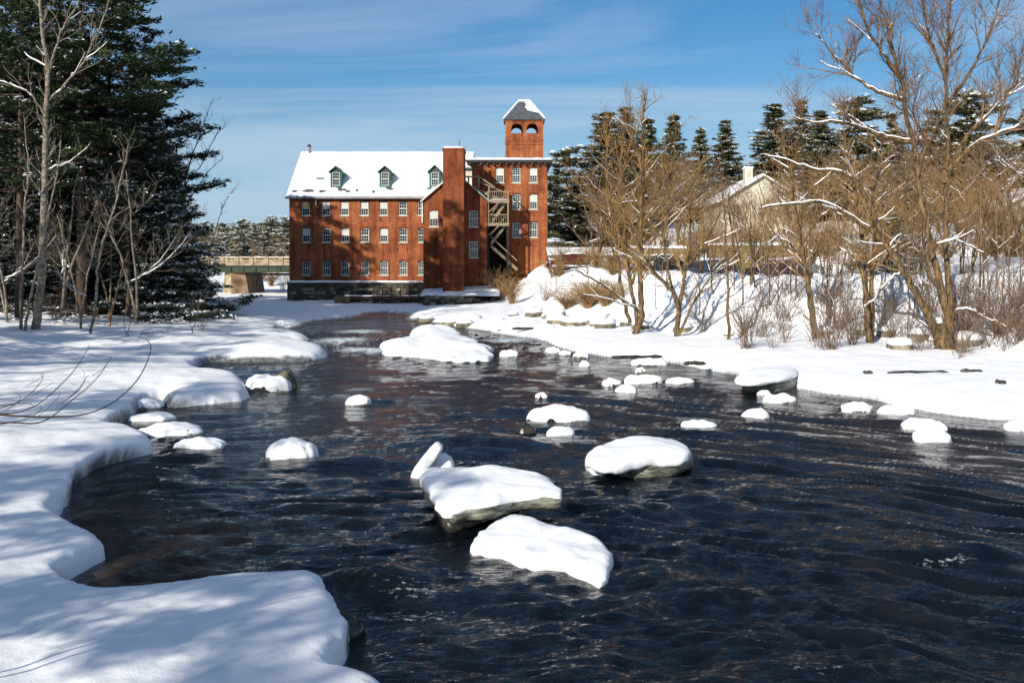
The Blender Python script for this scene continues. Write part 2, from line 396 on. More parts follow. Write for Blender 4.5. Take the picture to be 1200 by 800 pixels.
def land_height(x, y, sd):
    x = np.asarray(x, float); y = np.asarray(y, float)
    sb, _, _ = poly_sd(x, y, bank); sb = -sb           # positive inside the right bank
    z = LIP + 0.55 * (1 - np.exp(-np.maximum(sd, 0) / 5.0))
    z = z + 0.16 * fbm(x * 0.16, y * 0.13, 3, 3) * sstep(0.2, 4, sd)
    z = z + 0.09 * fbm(x * 0.8, y * 0.6, 4, 9) * sstep(0.0, 1.5, sd)
    # left bank: slow rise inland
    left = sstep(4, -6, x)
    z = z + left * (sstep(6, 24, sd) * 1.0 * (1 - sstep(88, 104, y)) - 0.55 * sstep(95, 106, y) * (1 - sstep(150, 165, y)) + sstep(150, 178, y) * 1.6 + sstep(190, 420, y) * 4)
    z = z + left * sstep(-44, -75, x) * 2.5
    # right bank: steep face, road shelf, hill
    wob = 1.2 * fbm(x * 0.12, y * 0.12, 2, 21)
    hi = 3.2 + 1.8 * sstep(24, 38, x)
    rise = hi * sstep(0.0, 7.0, sb + wob)
    rise = rise - 0.55 * sstep(8.0, 9.2, sb + wob) + 0.10 * np.exp(-((sb + wob - 7.6) / 1.0) ** 2)     # ploughed berm above the road
    rise = rise + 0.55 * fbm(x * 0.5, y * 0.5, 5, 5) * sstep(0.0, 3, sb) * (1 - sstep(9, 11, sb))
    hill = sstep(88, 89.2, y) * 1.7 * sstep(16, 19, x) + np.clip(y - 89, 0, 50) * 0.10 * sstep(6, 20, x) + np.clip(y - 105, 0, 50) * 0.07 * (1 - sstep(6, 20, x)) \
        + np.clip(y - 140, 0, 300) * 0.02
    hill = hill * sstep(2, 6, x)
    z = np.where(sb > -3, z + (rise + hill) * (sb > -2), z)
    return z

def ground_z(x, y):
    sd, _, _ = poly_sd(np.atleast_1d(x), np.atleast_1d(y), river_s)
    return float(land_height(np.atleast_1d(x), np.atleast_1d(y), sd)[0])

def hit(px, py, y0=15, y1=260):
    Y = np.linspace(y0, y1, 900)
    x = (px - 600) / FPX * Y
    sd, _, _ = poly_sd(x, Y, river_s)
    h = np.where(sd > 0, land_height(x, Y, sd), 0.0)
    zr = CAMH - (py - HZ) / FPX * Y
    k = np.argmax(h >= zr)
    if not (h >= zr).any(): k = len(Y) - 1
    return np.array([x[k], Y[k], h[k]])

def grid_rows():
    py = np.concatenate([np.arange(900, 520, -2.0), np.arange(520, 440, -0.85), np.arange(440, 345, -0.48), np.arange(345, 308, -0.7)])
    Y = 5.1 * FPX / (py - HZ)
    near = np.linspace(-40, Y[0], 14)[:-1]
    far = np.geomspace(Y[-1] * 1.02, 1500, 26)
    return np.concatenate([near, Y, far])
def grid_cols():
    a = np.arange(-0.62, 0.6201, 0.0027)
    l = -np.geomspace(0.64, 3.2, 26)[::-1]; r = np.geomspace(0.64, 3.2, 26)
    return np.concatenate([l, a, r])

def ice_mask(x, y):
    m = np.zeros_like(x)
    for px, py, rx, ry in ((96, 552, 0.7, 1.6), (140, 528, 1.9, 1.2), (146, 482, 1.6, 2.0), (175, 464, 1.2, 1.3), (193, 462, 1.0, 1.2), (300, 416, 4.5, 1.5), (232, 427, 2.0, 1.5), (330, 381, 4, 2.5), (80, 672, .8, .7), (405, 727, .3, .3),):
        cx_, cy_ = G(px, py, LIP)
        m = np.maximum(m, np.exp(-(((x - cx_) / rx) ** 4 + ((y - cy_) / ry) ** 4)))
    m = np.maximum(m, 0.45 * (x > 2) * sstep(-.1, .2, fbm(x * .3, y * .3, 2, 44)) * (1 - sstep(45, 60, y)))
    return m

def build_ground():
    rows = grid_rows(); cols = grid_cols()
    YY, UU = np.meshgrid(rows, cols, indexing='ij')
    XX = UU * (np.maximum(YY, 6.0) + 4.0)
    x = XX.ravel(); y = YY.ravel()
    sd, nx, ny = poly_sd(x, y, river_s)
    # jitter the shore a little
    sd = sd + (0.10 * fbm(x * 1.3, y * 1.3, 4, 31) + 0.03 * fbm(x * 7, y * 7, 2, 33) * (y < 28)) * (np.abs(sd) < 3)
    top = land_height(x, y, sd)
    # shore profile: rounded lip, undercut face, bed
    z = np.where(sd >= 0, top, 0)
    spc = np.maximum(0.85 * y * y / 6000, 0.01) * (y > 26)
    m_ice = ice_mask(x, y)
    roundr = np.maximum(0.34 - 0.26 * m_ice, 2.0 * spc)
    fw = np.maximum(0.30, 2.0 * spc)
    dropk = 0.30 - 0.24 * m_ice
    lipdrop = np.where((sd >= 0) & (sd < roundr), dropk * (1 - np.sqrt(np.clip(1 - (1 - sd / roundr) ** 2, 0, 1))), 0)
    z = z - lipdrop
    sw = np.clip(-sd / fw, 0, 1)
    face = (LIP - dropk) - sw * (0.85 - dropk)
    bed = -0.25 - 1.6 * sstep(0.3, 7.0, -sd)
    z = np.where(sd < 0, np.where(-sd < fw, face, np.minimum(bed, -0.45)), z)
    # undercut: faces slide back under the snow
    gx = (x - nx); gy = (y - ny); gl = np.hypot(gx, gy) + 1e-9
    sgn = np.where(sd < 0, -1.0, 1.0)
    gx = gx / gl * sgn; gy = gy / gl * sgn             # points to land
    push = np.where((sd < 0) & (sd > -0.5) & (y < 30), np.clip(-sd, 0, 0.30) * (0.62 + 0.36 * m_ice), 0)
    push = push * (gl < 0.6)
    x = x + gx * push; y = y + gy * push
    ice = (sd < 0.02).astype(float) * np.clip((-sd + 0.01) / 0.04, 0, 1) * m_ice + np.clip((-sd - 0.12) / 0.06, 0, 1) * (1 - m_ice) * (sd > -0.8)
    ice = np.where(sd <= -0.8, 1.0, ice)
    nr, nc = YY.shape
    idx = np.arange(nr * nc).reshape(nr, nc)
    q = np.stack([idx[:-1, :-1], idx[:-1, 1:], idx[1:, 1:], idx[1:, :-1]], -1).reshape(-1, 4)
    me = mesh_np('snowy_ground', np.stack([x, y, z], -1), q, None, [M['snow_ground']], smooth=True)
    at = me.attributes.new('ice', 'FLOAT', 'POINT'); at.data.foreach_set('value', ice.astype(np.float32))
    setkind(link('ground', me), 'structure')
build_ground()

# ------------------------------------------------------------------ water
def water_mat():
    m = bpy.data.materials.new('river_water'); m.use_nodes = True
    nt = m.node_tree; N = nt.nodes; L = nt.links; b = N['Principled BSDF']
    b.inputs['IOR'].default_value = 1.333; b.inputs['Specular IOR Level'].default_value = 0.52
    tc = N.new('ShaderNodeTexCoord')
    hs = []
    for sc_, st, w in ((2.2, (0.35, 1.0, 1), 1.0), (6.5, (0.35, 1.0, 1), 0.6), (19, (0.45, 1, 1), 0.30)):
        mpn = N.new('ShaderNodeMapping'); mpn.inputs['Scale'].default_value = st; mpn.inputs['Rotation'].default_value = (0, 0, math.radians(12))
        L.new(tc.outputs['Object'], mpn.inputs['Vector'])
        n = N.new('ShaderNodeTexNoise'); n.inputs['Scale'].default_value = sc_; n.inputs['Detail'].default_value = 4; n.inputs['Distortion'].default_value = 0.7
        n.inputs['Roughness'].default_value = 0.6
        L.new(mpn.outputs[0], n.inputs['Vector'])
        ml = N.new('ShaderNodeMath'); ml.operation = 'MULTIPLY'; L.new(n.outputs['Fac'], ml.inputs[0]); ml.inputs[1].default_value = w
        hs.append(ml.outputs[0])
    a1 = N.new('ShaderNodeMath'); L.new(hs[0], a1.inputs[0]); L.new(hs[1], a1.inputs[1])
    a2 = N.new('ShaderNodeMath'); L.new(a1.outputs[0], a2.inputs[0]); L.new(hs[2], a2.inputs[1])
    bp = N.new('ShaderNodeBump'); bp.inputs['Strength'].default_value = 1.0; bp.inputs['Distance'].default_value = 0.105
    L.new(a2.outputs[0], bp.inputs['Height']); L.new(bp.outputs[0], b.inputs['Normal'])
    at = N.new('ShaderNodeAttribute'); at.attribute_name = 'foam'
    nf = N.new('ShaderNodeTexNoise'); nf.inputs['Scale'].default_value = 11; nf.inputs['Detail'].default_value = 8; nf.inputs['Roughness'].default_value = 0.75
    mpf = N.new('ShaderNodeMapping'); mpf.inputs['Scale'].default_value = (0.5, 1, 1); L.new(tc.outputs['Object'], mpf.inputs['Vector']); L.new(mpf.outputs[0], nf.inputs['Vector'])
    s = N.new('ShaderNodeMath'); s.operation = 'ADD'; L.new(at.outputs['Fac'], s.inputs[0]); L.new(nf.outputs['Fac'], s.inputs[1])
    rf = N.new('ShaderNodeValToRGB'); L.new(s.outputs[0], rf.inputs[0]); rf.color_ramp.elements[0].position = 0.75; rf.color_ramp.elements[1].position = 0.90
    at2 = N.new('ShaderNodeAttribute'); at2.attribute_name = 'shallow'
    mx0 = N.new('ShaderNodeMixRGB'); L.new(at2.outputs['Fac'], mx0.inputs[0]); mx0.inputs[1].default_value = (0.002, 0.0035, 0.006, 1); mx0.inputs[2].default_value = (0.055, 0.034, 0.014, 1)
    mx = N.new('ShaderNodeMixRGB'); L.new(rf.outputs[0], mx.inputs[0]); L.new(mx0.outputs[0], mx.inputs[1]); mx.inputs[2].default_value = (0.62, 0.68, 0.72, 1)
    L.new(mx.outputs[0], b.inputs['Base Color'])
    mr = N.new('ShaderNodeMapRange'); L.new(rf.outputs[0], mr.inputs[0]); mr.inputs[3].default_value = 0.05; mr.inputs[4].default_value = 0.7
    L.new(mr.outputs[0], b.inputs['Roughness'])
    return m
M['water'] = water_mat()

# swells, hollows and broken water: (px, py, radius m across, radius m along, height m, foam)
BUMPS = [(455, 690, 0.9, 0.55, 0.36, 0.0), (470, 722, 1.3, 0.35, -0.10, 0.26), (560, 521, 2.2, 0.8, 0.30, 0.0), (560, 540, 2.6, 0.6, -0.12, 0.22), (420, 541, 1.8, 0.6, 0.22, 0.0), (430, 552, 1.8, 0.5, -0.08, 0.16),
         (1140, 655, 1.0, 0.4, 0.15, 0.0), (1110, 662, 0.9, 0.3, -0.1, 0.22), (400, 401, 2.6, 4.5, 0.05, 0.42), (420, 412, 2.0, 2.0, 0.05, 0.40), (596, 400, 2.6, 2.6, 0.04, 0.40), (625, 390, 3.5, 3, 0.05, 0.42), (440, 413, 1.5, 1.5, 0.05, 0.42), (420, 388, 3, 3, 0, .38),
         (660, 518, 1.8, 0.5, 0.0, 0.25), (490, 700, 0.9, 0.5, 0.0, 0.22), (430, 720, 0.5, 0.25, 0.0, 0.25), (480, 765, 0.6, 0.4, 0.0, 0.15), (440, 770, 0.5, 0.3, 0, 0.2), (970, 790, 0.8, 0.3, 0.1, 0.2),
         (340, 552, 1.2, 0.6, 0, 0.16), (240, 580, 1.3, 0.8, 0, 0.15), (200, 610, 1.0, 0.8, 0, 0.15), (640, 592, 1.2, 0.35, 0.0, 0.12), (600, 663, 1.3, 0.3, 0.0, 0.15), (1090, 474, 3.6, 0.8, 0, 0.28), (1010, 455, 3, 0.8, 0, 0.15), (845, 530, 2, .5, 0, .14)]
def build_water():
    py = np.concatenate([np.arange(900, 620, -1.2), np.arange(620, 470, -0.9), np.arange(470, 352, -0.8)])
    Y = CAMH * FPX / (py - HZ)
    rows = np.concatenate([np.linspace(-38, Y[0], 12)[:-1], Y, [150, 175]])
    cols = np.concatenate([[-2.2, -1.6, -1.1, -0.8], np.arange(-0.62, 0.6201, 0.0022), [0.8, 1.1, 1.6, 2.2]])
    YY, UU = np.meshgrid(rows, cols, indexing='ij')
    XX = UU * (np.maximum(YY, 6) + 2)
    x = XX.ravel(); y = YY.ravel()
    sp = np.maximum(0.0022 * (np.maximum(y, 6) + 2), 0.95 * y * y / 6400 * 1.0)
    z = np.zeros_like(x)
    calm = 1.0
    wB = sstep(-1, 9, x + 0.12 * (y - 16)) * (1 - sstep(34, 55, y))
    wx = x + 0.5 * fbm(x * 0.35, y * 0.35, 2, 51); wy = y + 0.6 * fbm(x * 0.3, y * 0.3, 2, 52)
    for lam, amp, sx, seed in ((3.8, 0.09, 0.65, 61), (1.9, 0.125, 0.5, 62), (0.95, 0.125, 0.36, 63), (0.48, 0.095, 0.34, 64), (0.26, 0.055, 0.36, 65), (0.14, 0.022, 0.4, 66)):
        nA = vnoise((wx * 0.985 + wy * 0.17) / lam * sx, (wy * 0.985 - 0.17 * wx) / lam, seed)
        nB = vnoise((wx * 0.80 - wy * 0.60) / lam * sx * .55, (wy * 0.80 + 0.60 * wx) / lam, seed + 40)
        n = nA * np.sqrt(1 - wB) + nB * np.sqrt(wB)
        n = (1.08 - np.sqrt(n * n + 0.010) * 2.2) * 0.55 if lam < 2.5 else n       # ridged crests
        z += amp * n * np.clip(lam / (3.4 * sp) - 0.7, 0, 1)
    amp = 0.62 + 0.55 * sstep(-0.35, 0.45, fbm(x * 0.09, y * 0.07, 2, 71))
    z = z * amp
    rap = np.exp(-(((x + 9) / 13) ** 2 + ((y - 62) / 9) ** 2))
    z = z + rap * 0.22 * (1 - 2 * np.abs(fbm(x * .8, y * .5, 3, 88)))
    foam = np.zeros_like(x)
    for bx, by, rx, ry, h, fo in BUMPS:
        cx_, cy_ = G(bx, by, 0)
        d = ((x - cx_) / rx) ** 2 + ((y - cy_) / ry) ** 2
        e = np.exp(-d)
        z += h * e; foam = np.maximum(foam, fo * e)
    foam = np.maximum(foam, rap * (0.10 + 0.5 * np.clip(fbm(x * .35, y * .22, 3, 89), 0, 1)))
    crest = np.clip((z - 0.09) / 0.12, 0, 1)
    foam = np.maximum(foam, 0.17 * crest * (y < 60) * (0.6 + 0.8 * fbm(x * .25, y * .25, 2, 77)))
    sd, _, _ = poly_sd(x, y, river_s)
    foam = np.maximum(foam, 0.10 * np.exp(-((sd + 0.35) / 0.35) ** 2) * (x < 0))
    z = z - 0.03
    z = z * sstep(-0.02, -0.8, sd) - 0.01
    sh = np.zeros_like(x)
    c = G(120, 680, 0); sh = 0.9 * np.exp(-(((x - c[0]) / 2.2) ** 2 + ((y - c[1]) / 1.4) ** 2)) * (0.6 + 0.6 * fbm(x * 1.5, y * 1.5, 3, 81))
    c = G(170, 640, 0); sh = np.maximum(sh, 0.5 * np.exp(-(((x - c[0]) / 3) ** 2 + ((y - c[1]) / 2) ** 2)) * (0.5 + 0.8 * fbm(x * 1.5, y * 1.5, 3, 82)))
    sh = np.clip(sh, 0, 1)
    nr, nc = YY.shape
    idx = np.arange(nr * nc).reshape(nr, nc)
    q = np.stack([idx[:-1, :-1], idx[:-1, 1:], idx[1:, 1:], idx[1:, :-1]], -1).reshape(-1, 4)
    keep = (sd[q].min(axis=1) < 0.4)
    me = mesh_np('river_water', np.stack([x, y, z], -1), q[keep], None, [M['water']], smooth=True)
    at = me.attributes.new('foam', 'FLOAT', 'POINT'); at.data.foreach_set('value', foam.astype(np.float32))
    at = me.attributes.new('shallow', 'FLOAT', 'POINT'); at.data.foreach_set('value', sh.astype(np.float32))
    setkind(link('river_water', me), 'structure')

# ------------------------------------------------------------------ walls with openings
def wall(mb, o, u, width, z0, z1, opens=(), thick=0.3, m=0, back=False):
    """o: (x,y) of left end seen from outside; u: unit 2-vector along the wall; the wall's body lies to the left of u (inside)"""
    o = np.array(o, float); u = np.array(u, float); n = np.array([-u[1], u[0]])   # inward
    cuts = {0.0, float(width)}
    for (a, b, c, d, r) in opens:
        cuts |= {a, b}
        if r > 0:
            for k in range(1, 12): cuts.add(a + (b - a) * k / 12)
    cuts = sorted(cuts)
    def P(t, z, dep=0.0):
        q = o + u * t + n * dep; return (q[0], q[1], z)
    def ztop(op, t):
        a, b, c, d, r = op
        if r <= 0: return d
        s = (2 * (t - a) / (b - a) - 1)
        return d - r + r * math.sqrt(max(0, 1 - s * s))
    for t0, t1 in zip(cuts[:-1], cuts[1:]):
        tm = (t0 + t1) / 2
        ops = sorted([op for op in opens if op[0] <= tm <= op[1]], key=lambda q: q[2])
        lo0 = lo1 = z0
        for op in ops:
            zt0, zt1 = ztop(op, t0), ztop(op, t1)
            for dep, on in ((0, True), (thick, back)):
                if on: mb.quad(P(t0, lo0, dep), P(t1, lo1, dep), P(t1, op[2], dep), P(t0, op[2], dep), m)
            mb.quad(P(t0, op[2]), P(t1, op[2]), P(t1, op[2], thick), P(t0, op[2], thick), m)
            mb.quad(P(t0, zt0, thick), P(t1, zt1, thick), P(t1, zt1), P(t0, zt0), m)
            lo0, lo1 = zt0, zt1
        for dep, on in ((0, True), (thick, back)):
            if on: mb.quad(P(t0, lo0, dep), P(t1, lo1, dep), P(t1, z1, dep), P(t0, z1, dep), m)
    for (a, b, c, d, r) in opens:
        mb.quad(P(a, c), P(a, c, thick), P(a, d - r, thick), P(a, d - r), m)
        mb.quad(P(b, c, thick), P(b, c), P(b, d - r), P(b, d - r, thick), m)

# window kit: facing -Y, origin at bottom centre of the opening on the wall face
_win_cache = {}
def window_meshes(w, h, cols=3, rows=4, trim='green_trim'):
    key = (round(w, 2), round(h, 2), cols, rows, trim)
    if key in _win_cache: return _win_cache[key]
    f = MB(); t = 0.05; yo = 0.10
    # outer dark frame then white sash
    for (x0, x1, z0, z1) in ((-w/2, -w/2+t, 0, h), (w/2-t, w/2, 0, h), (-w/2+t, w/2-t, h-t, h), (-w/2+t, w/2-t, 0, t)):
        f.box(x0, x1, yo, yo + 0.12, z0, z1, 1)
    s = 0.065; a, b = -w/2+t, w/2-t; c, d = t, h-t
    for (x0, x1, z0, z1) in ((a, a+s, c, d), (b-s, b, c, d), (a+s, b-s, d-s, d), (a+s, b-s, c, c+s), (a+s, b-s, h/2-0.05, h/2+0.05)):
        f.box(x0, x1, yo + 0.02, yo + 0.10, z0, z1, 0)
    mu = 0.027
    for k in range(1, cols):
        x = a + s + (b - a - 2*s) * k / cols
        for z0, z1 in ((c+s, h/2-0.05), (h/2+0.05, d-s)): f.box(x-mu/2, x+mu/2, yo+0.04, yo+0.08, z0, z1, 0)
    for half in (0, 1):
        z0, z1 = ((c+s, h/2-0.05), (h/2+0.05, d-s))[half]
        for k in range(1, rows // 2):
            z = z0 + (z1 - z0) * k / (rows // 2)
            f.box(a+s, b-s, yo+0.042, yo+0.078, z-mu/2, z+mu/2, 0)
    g = MB(); g.box(a+s*0.5, b-s*0.5, yo+0.055, yo+0.065, c+s*0.5, d-s*0.5)
    si = MB(); si.box(-w/2-0.06, w/2+0.06, -0.07, 0.12, -0.11, 0.0)
    bl = MB(); bl.box(a+s, b-s, yo+0.050, yo+0.053, h*0.52, d-s)
    ar = MB()
    n = 8; rr = 0.14
    for k in range(n):
        s0, s1 = -1 + 2*k/n, -1 + 2*(k+1)/n
        x0, x1 = s0*(w/2+0.04), s1*(w/2+0.04)
        z0, z1 = h - 0.12 + rr*math.sqrt(max(0, 1-(s0*0.98)**2)), h - 0.12 + rr*math.sqrt(max(0, 1-(s1*0.98)**2))
        for (ya,) in ((-0.03,),):
            ar.quad((x0, ya, z0), (x1, ya, z1), (x1, ya, z1+0.16), (x0, ya, z0+0.16))
            ar.quad((x0, ya, z0+0.16), (x1, ya, z1+0.16), (x1, 0.05, z1+0.16), (x0, 0.05, z0+0.16))
            ar.quad((x0, ya, z0), (x0, 0.05, z0), (x1, 0.05, z1), (x1, ya, z1))
    r = dict(frame=f.mesh('window', [M['white_paint'], M[trim]]), glass=g.mesh('glass', [M['glass']]), sill=si.mesh('sill', [M['cream_paint']]),
             blind=bl.mesh('blind', [M['shade']]), lintel=ar.mesh('lintel', [M['brick2']]))
    _win_cache[key] = r
    return r
def window(parent, x, y, z, w, h, cols=3, rows=4, blind=0, sill=True, lintel=True, trim='green_trim'):
    k = window_meshes(w, h, cols, rows, trim)
    o = link('window', k['frame'], parent); o.location = (x, y, z)
    link('glass', k['glass'], o)
    if sill: link('sill', k['sill'], o)
    if lintel: link('lintel', k['lintel'], o)
    if blind:
        b = link('blind', k['blind'], o)
        if blind == 2:
            me = k['blind'].copy(); me.materials[0] = M['tan_shade']; b.data = me
    return o

def snow_slab(name, pts_fn, nu, nv, thick, parent, m=None, seed=0, edge=0.25):
    """a soft snow sheet over a parametric surface pts_fn(u,v)->xyz; thickness fades at the edge"""
    u, v = np.meshgrid(np.linspace(0, 1, nu), np.linspace(0, 1, nv), indexing='ij')
    P = pts_fn(u, v)
    e = np.minimum(np.minimum(u, 1-u) * nu, np.minimum(v, 1-v) * nv)
    prof = np.sqrt(np.clip(1 - (1 - np.clip(e / 1.5, 0, 1)) ** 2, 0, 1))
    th = thick * prof * (1 + 0.35 * fbm(P[..., 0] * 0.8, P[..., 1] * 0.8 + P[..., 2] * 0.8, 3, seed))
    P = P.copy(); P[..., 2] += th + 0.004
    idx = np.arange(nu * nv).reshape(nu, nv)
    q = np.stack([idx[:-1, :-1], idx[1:, :-1], idx[1:, 1:], idx[:-1, 1:]], -1).reshape(-1, 4)
    return link(name, mesh_np(name, P.reshape(-1, 3), q, None, [m or M['snow']], smooth=True), parent)

# ------------------------------------------------------------------ the mill
def build_mill():
    mill = thing('brick_mill', 'large red brick mill with snowy roof, chimney stack and square belfry tower beside the river', 'building')
    YM, YG, YC, YB = 115.0, 110.0, 107.4, 114.0
    X = lambda px, Y: (px - 600) / FPX * Y
    Z = lambda py, Y: CAMH - (py - HZ) / FPX * Y
    # ---- main block
    x0, x1 = X(339, YM), X(553, YM) + 1.0
    z0, z1 = Z(331.5, YM), Z(229, YM)
    depth = 15.0
    cols = [358.3, 381.9, 403.9, 427.1, 449.4, 472.0, 494.0]
    rows = [244.2, 275.6, 314.0]
    ww, wh = 0.98, 1.62
    opens = []; wins = []
    rb = random.Random(3)
    for j, ry in enumerate(rows):
        for i, cxp in enumerate(cols):
            cx_ = X(cxp + (0.6 if j else 0), YM); cz = Z(ry, YM)
            opens.append((cx_ - ww/2 - x0, cx_ + ww/2 - x0, cz - wh/2, cz + wh/2, 0.0))
            wins.append((cx_, cz - wh/2, i, j))
    mb = MB()
    wall(mb, (x0, YM), (1, 0), x1 - x0, z0, z1, opens, 0.35)
    mb.quad((x0, YM + depth, z0), (x0, YM, z0), (x0, YM, z1), (x0, YM + depth, z1))
    mb.quad((x1, YM, z0), (x1, YM + depth, z0), (x1, YM + depth, z1), (x1, YM, z1))
    mb.quad((x1, YM + depth, z0), (x0, YM + depth, z0), (x0, YM + depth, z1), (x1, YM + depth, z1))
    zr = Z(182, YM + depth/2)
    for xx, s in ((x0, 1), (x1, -1)):
        mb.tri((xx, YM, z1), (xx, YM + depth, z1), (xx, YM + depth/2, zr - 0.15))
    # floor band + corbel course under the eave
    mb.box(x0 - 0.03, X(495, YM), YM - 0.06, YM - 0.001, z1 - 0.55, z1 - 0.42)
    mb.box(x0 - 0.05, X(495, YM), YM - 0.10, YM - 0.001, z1 - 0.28, z1 - 0.02)
    mb.build('brick_wall', [M['brick']], mill)
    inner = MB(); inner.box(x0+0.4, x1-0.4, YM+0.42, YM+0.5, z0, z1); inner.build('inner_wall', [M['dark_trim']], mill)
    for (cx_, zb, i, j) in wins:
        bl = 1 if (j, i) in {(0, 1), (0, 2), (0, 3), (0, 4), (1, 2), (1, 4), (1, 0)} else 0
        if (j, i) in {(0, 0)}: bl = 2
        window(mill, cx_, YM, zb, ww, wh, 3, 4 if j < 2 else 6, bl)
    # iron tie plates
    for cxp in (380, 404, 427.5, 446, 457, 466, 477):
        for cyp in (257, 293):
            if rb.random() < 0.7:
                t = MB(); zc_ = Z(cyp, YM); t.box(X(cxp, YM) - 0.04, X(cxp, YM) + 0.04, YM - 0.05, YM - 0.002, zc_ - 0.28, zc_ + 0.22); t.build('tie_plate', [M['dark_steel']], mill)
    # roof deck
    ov = 0.45; yr = YM + depth/2
    slope = (zr - z1) / (depth/2)
    rf = MB()
    xa, xb = x0 - 0.3, X(556, yr) 
    ze = z1 - ov * slope + 0.12
    def roof_pt(x, y): return (x, y, ze + (y - (YM - ov)) * slope)
    rf.quad(roof_pt(xa, YM - ov), roof_pt(xb, YM - ov), roof_pt(xb, yr), roof_pt(xa, yr))
    zt = roof_pt(0, yr)[2]
    rf.quad((xa, yr, zt), (xb, yr, zt), (xb, YM + depth + ov, ze), (xa, YM + depth + ov, ze))
    for yy, ya in ((YM - ov, YM),):
        rf.box(xa, xb, YM - ov, YM - 0.11, ze - 0.16, ze - 0.012)
    rf.quad((xa, YM - ov, ze), (xa, yr, zt), (xa, yr, zt - 0.22), (xa, YM - ov, ze - 0.22))
    rf.quad((xa, YM + depth + ov, ze), (xa, yr, zt), (xa, yr, zt - 0.22), (xa, YM + depth + ov, ze - 0.22))
    roof = rf.build('roof', [M['slate']], mill)
    gt = MB(); gt.box(xa - 0.05, X(497, YM), YM - ov - 0.16, YM - ov - 0.01, ze - 0.20, ze + 0.02); gt.build('gutter', [M['grey_gutter']], roof)
    dp = MB(); dp.box(X(370, YM), X(370, YM) + 0.1, YM - 0.22, YM - 0.12, z1 - 1.1, z1 - 0.1); dp.build('downpipe', [M['white_paint']], mill)
    # snow on the roof: thick sheet with bare patches melted at the eave
    nu, nv = 420, 60
    u, v = np.meshgrid(np.linspace(0, 1, nu), np.linspace(0, 1, nv), indexing='ij')
    xs = xa + (xb - xa) * u; ys = (YM - ov + 0.02) + (yr - YM + ov - 0.02) * v
    zs = ze + (ys - (YM - ov)) * slope
    hole = np.zeros_like(xs)
    def patch(cxp, cyp, wpx, hpx):
        nonlocal hole
        # find the roof point for a pixel
        best = None
        for yy in np.linspace(YM - ov, yr, 400):
            zz = ze + (yy - (YM - ov)) * slope
            e = abs((CAMH - zz) / yy * FPX + HZ - cyp)
            if best is None or e < best[0]: best = (e, yy, zz)
        xx = X(cxp, best[1]); rx = wpx / FPX * best[1] / 1.6; ry = max(hpx / FPX * best[1] / slope / 1.2 / 2, 0.36)
        d = ((xs - xx) / rx) ** 2 + ((ys - best[1]) / ry) ** 2
        hole = np.maximum(hole, np.clip(1.35 - d + 0.7 * fbm(xs * 2.5, ys * 4, 3, 17), 0, 1))
        return xx, best[1], best[2]
    for p in ((346, 224, 8, 1.2), (362, 223.5, 15, 3), (378, 224, 9, 2.2), (401, 222.5, 12, 3), (398, 220, 5, 7), (408, 224, 6, 1.2), (419, 223, 4, 1.5), (457, 221.5, 9, 2.5), (503, 221, 5, 1.5), (438, 224.5, 5, 0.8), (353, 186, 1.5, 1)):
        patch(*p)
    sky_xyz = patch(376.5, 210.5, 10.5, 3.0)
    th = (0.10 + 0.2 * sstep(0.05, 0.35, v) + 0.05 * fbm(xs * 0.5, ys * 0.7, 3, 18)) * (1 - hole) * np.clip(np.minimum(u * nu / 2.0, (1 - u) * nu / 2.0), 0, 1) * np.sqrt(np.clip((v + 0.004) * nv / 2.5, 0.2, 1))
    zz = zs + th - 0.03 * (hole > 0.6)
    idx = np.arange(nu * nv).reshape(nu, nv)
    q = np.stack([idx[:-1, :-1], idx[1:, :-1], idx[1:, 1:], idx[:-1, 1:]], -1).reshape(-1, 4)
    Pm = np.stack([xs, ys, zz], -1).reshape(-1, 3)
    Pb = np.stack([xs[:, -1], 2 * yr - ys[:, 0] * 0 - (YM - ov), zs[:, 0]], -1)
    me = mesh_np('roof_snow', Pm, q, None, [M['snow']], smooth=True)
    link('roof_snow', me, roof)
    bk = MB(); bk.quad((xa + .05, yr, zt + 0.28), (xb - .05, yr, zt + 0.28), (xb - .05, YM + depth + ov, ze + 0.25), (xa + .05, YM + depth + ov, ze + 0.25)); bk.build('back_snow', [M['snow']], roof)
    sk = MB(); sx, sy, sz = sky_xyz; sk.box(sx - 0.5, sx + 0.5, sy - 0.12, sy + 0.16, sz - 0.1, sz + 0.22); sk.build('skylight', [M['green_trim']], roof)
    # ridge vent
    vx = X(362.8, yr); vt = MB(); vt.cyl((vx, yr - 0.2, zt - 0.2), 0.20, 1.15); vt.build('vent_pipe', [M['grey_gutter']], roof)
    vc = MB(); vc.cyl((vx, yr - 0.2, zt + 0.93), 0.34, 0.30, r2=0.04); vc.build('vent_cap', [M['dark_steel']], roof)
    # dormers
    for cxp, tp in ((393.6, 195.5), (451.0, 195.3), (509.5, 194.3)):
        yf = YM + 1.0; cx_ = X(cxp, yf); w = 1.28
        zb = Z(218.6, yf); zp = Z(tp, yf); zsd = Z(201.3, yf)
        d = MB()
        # front wall with window opening, side cheeks running back to the roof
        wd, wdh = 0.94, 1.66
        wall(d, (cx_ - w/2, yf), (1, 0), w, zb - 0.3, zsd, [(w/2 - wd/2, w/2 + wd/2, zb + 0.06, zb + 0.06 + wdh, 0)], 0.2)
        d.tri((cx_ - w/2, yf, zsd), (cx_ + w/2, yf, zsd), (cx_, yf, zp - 0.1), 1)
        yk = YM - ov + (zsd - ze) / slope + 0.4
        for sx_ in (-1, 1):
            xx = cx_ + sx_ * w/2
            d.tri((xx, yf, zb - 0.3), (xx, yk, zsd), (xx, yf, zsd))
        dm = d.build('dormer', [M['green_trim'], M['dark_trim']], roof)
